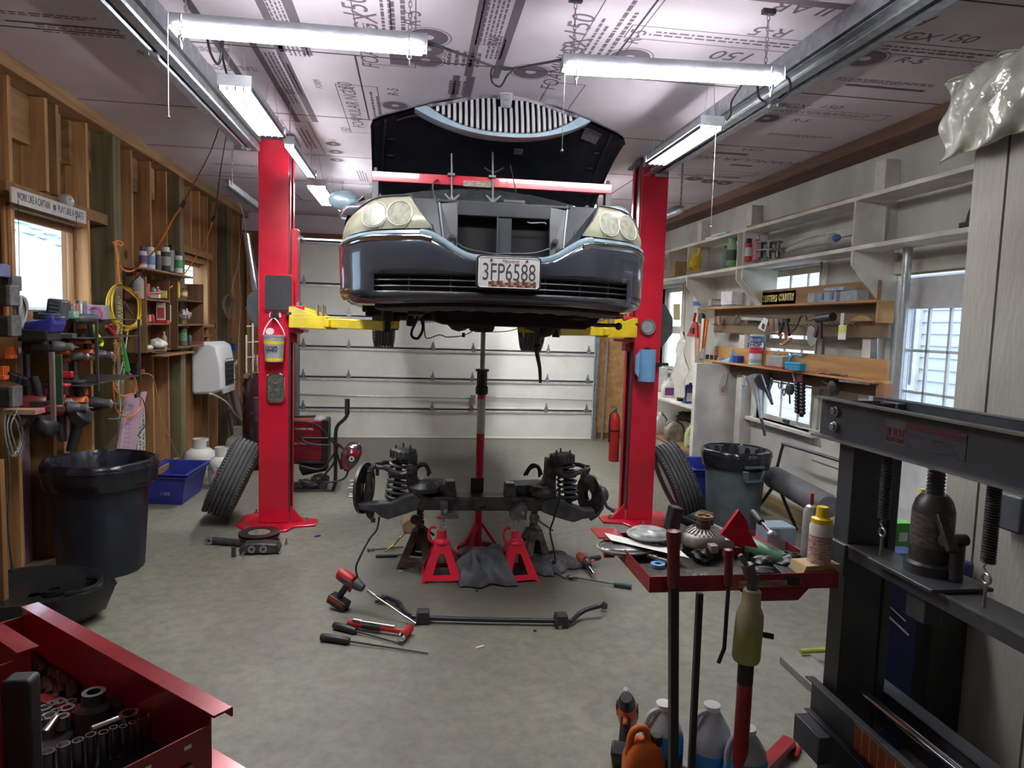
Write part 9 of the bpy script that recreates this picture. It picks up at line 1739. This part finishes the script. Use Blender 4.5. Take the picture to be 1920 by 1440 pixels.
# sockets: deep chrome row
for i,(px,py,r) in enumerate(((297,1331,4.6),(281,1338,5.2),(264,1346,6.6),(248,1354,7),(231,1361,8),(213,1363,8.4),(194,1372,9.6),(170,1377,10.5),(146,1387,11.5),(119,1395,12.5),(90,1408,12.5))):
    zz=zt-.06; p=at(px,py,Z=zz); r*=.00092; build('deep_socket',MB().lathe([(r*.65,.55),(r*.75,.58),(r*.75,1),(r,1),(r,.1),(r*.9,0),(0,0)],16,(p.x,p.y,zt-.124),(p.x,p.y,zz)),CHROME,smooth=35,label='upright chrome deep socket in the graded row along the near side of the open drawer',cat='socket',group='graded row of chrome deep sockets')
rnd=random.Random(21)
def ds(px,py,z=zt-.105): return at(px,py,Z=z)
k=0
for i,(px,py) in enumerate([(96,1262),(104,1268),(112,1274),(121,1280),(130,1286),(138,1294),(86,1285),(94,1292),(104,1298),(115,1262+30),(80,1252),(72,1240),(60,1232),(132,1304)]):
    p=ds(px,py); d_=Mc.to_3x3()@V((-.9,.35,0)); d_.normalize(); L_=.05+.01*(i%3); r=.009+.0012*(i%4); build('impact_socket',MB().cyl(p-d_*L_/2,p+d_*L_/2,r,r*.85,n=14),cm((.09,.09,.09),.35,.6),bevel=.001,label='dark impact socket lying in the packed rows inside the open drawer',cat='socket',group='dark sockets lying in the open drawer')
for i,(px,py,r) in enumerate(((84,1330,.014),(98,1322,.012),(112,1318,.012),(126,1330,.015),(92,1345,.016),(72,1352,.012),(118,1346,.013),(104,1336,.010),(134,1318,.011))):
    p=ds(px,py,zt-.10); build('short_socket',MB().lathe([(r*.6,.6),(r*.6,1),(r,1),(r,.05),(0,0)],14,(p.x,p.y,zt-.124),(p.x,p.y,zt-.095)),STEEL,smooth=35,label='short steel socket standing in the cluster left of the large black socket',cat='socket',group='short steel sockets in the open drawer')
p=ds(176,1318,zt-.07); r=.030; build('axle_socket',MB().lathe([(r*.45,.5),(r*.45,1),(r*.75,1),(r*.8,.72),(r*1.15,.6),(r*1.15,0),(0,0)],24,(p.x,p.y,zt-.124),(p.x,p.y,zt-.045)),cm((.035,.035,.036),.5),smooth=35,label='largest black axle socket standing in the middle of the open drawer',cat='socket')
p=ds(222,1320,zt-.09); r=.018; build('black_socket',MB().lathe([(r*.3,.9),(r*.35,1),(r,1),(r,0),(0,0)],20,(p.x,p.y,zt-.124),(p.x,p.y,zt-.085)),cm((.12,.13,.14),.4,.4),smooth=35,label='short black socket with a square hole right of the axle socket',cat='socket')
t=thing('ring_wrench','chrome ring wrench lying behind the deep socket row','wrench',ds(210,1345)); a=ds(172,1368,zt-.08);b=ds(228,1346,zt-.08); build('shaft',MB().cyl(a,b,.008,n=12),CHROME,t); build('ring',MB().lathe([(.012,0),(.019,0),(.019,1),(.012,1)],20,b+V((.012,.005,-.008)),b+V((.012,.005,.008)),closed=True),CHROME,t)
a=ds(82,1380,zt-.07);b=ds(104,1350,zt-.07); build('chrome_adapter',MB().cyl(a,b,.012,.010,n=14),CHROME,label='thick chrome adapter lying at the left of the open drawer',cat='adapter')
for i,(px,py,lab) in enumerate(((190,1265,'black ratchet head at the back of the open drawer'),(128,1240,'shiny black knob at the back left of the open drawer'),(250,1318,'chrome spark plug socket lying near the far drawer wall'),(150,1245,'small shiny swivel at the back of the open drawer'))):
    p=ds(px,py,zt-.10); build('drawer_tool',MB().sph(p,.017,12,(1.2,1,.8)).cyl(p,p+Mc.to_3x3()@V((-.05,.01,0)),.009,n=10),[BLACK,BLACK,CHROME,STEEL][i],label=lab,cat='tool')
build('red_divider',tb().bar((.30,.06,zt-.11),(.52,.10,zt-.11),.03,.02),TRD,tc_,smooth=0)
for i,(x,y,r,sc_,m,lab) in enumerate(((1.33,2.20,.035,(1.3,1,.8),BLACK,'black tool grip in the clutter left of the aerosol cans'),(1.27,2.27,.03,(1.6,1,.7),DSTEEL,'dark steel tool body in the clutter behind the socket row'),(1.06,2.33,.03,(1.2,1.2,.8),BLACK,'black knob behind the alternator on the cart'),(1.21,2.18,.026,(1.8,1,.6),BLACK,'black tool end lying beside the green grinder'),(.99,2.16,.02,(2.4,1.2,.5),GREASE,'greasy flat part lying in front of the alternator'))): lump('tool_part',(x,y,.857+r*sc_[2]),r,sc_,m,lab,'tool',30+i,.3)
sc=bpy.context.scene
cd=bpy.data.cameras.new('camera'); cam=bpy.data.objects.new('camera',cd); col.objects.link(cam); sc.camera=cam
cd.sensor_fit='HORIZONTAL'; cd.sensor_width=36; cd.lens=36*F0/1920; cd.clip_start=.05; cd.clip_end=300
M=Matrix(((RT.x,UP.x,-_f.x,CAM.x),(RT.y,UP.y,-_f.y,CAM.y),(RT.z,UP.z,-_f.z,CAM.z),(0,0,0,1))); cam.matrix_world=M
w=bpy.data.worlds.new('world'); sc.world=w; w.use_nodes=True; nt=w.node_tree; bg=nt.nodes['Background']
sky=nt.nodes.new('ShaderNodeTexSky'); sky.sky_type='HOSEK_WILKIE'; sky.turbidity=8; sky.ground_albedo=.6; sky.sun_direction=(-.3,-.5,.8)
mx=nt.nodes.new('ShaderNodeMix'); mx.data_type='RGBA'; mx.inputs[0].default_value=.75; mx.inputs[7].default_value=(.72,.84,1,1)
nt.links.new(sky.outputs[0],mx.inputs[6]); nt.links.new(mx.outputs[2],bg.inputs[0]); bg.inputs[1].default_value=1.5
sc.view_settings.view_transform='Standard'; sc.view_settings.look='None'; sc.view_settings.gamma=1; sc.view_settings.use_curve_mapping=False; sc.view_settings.exposure=1.9
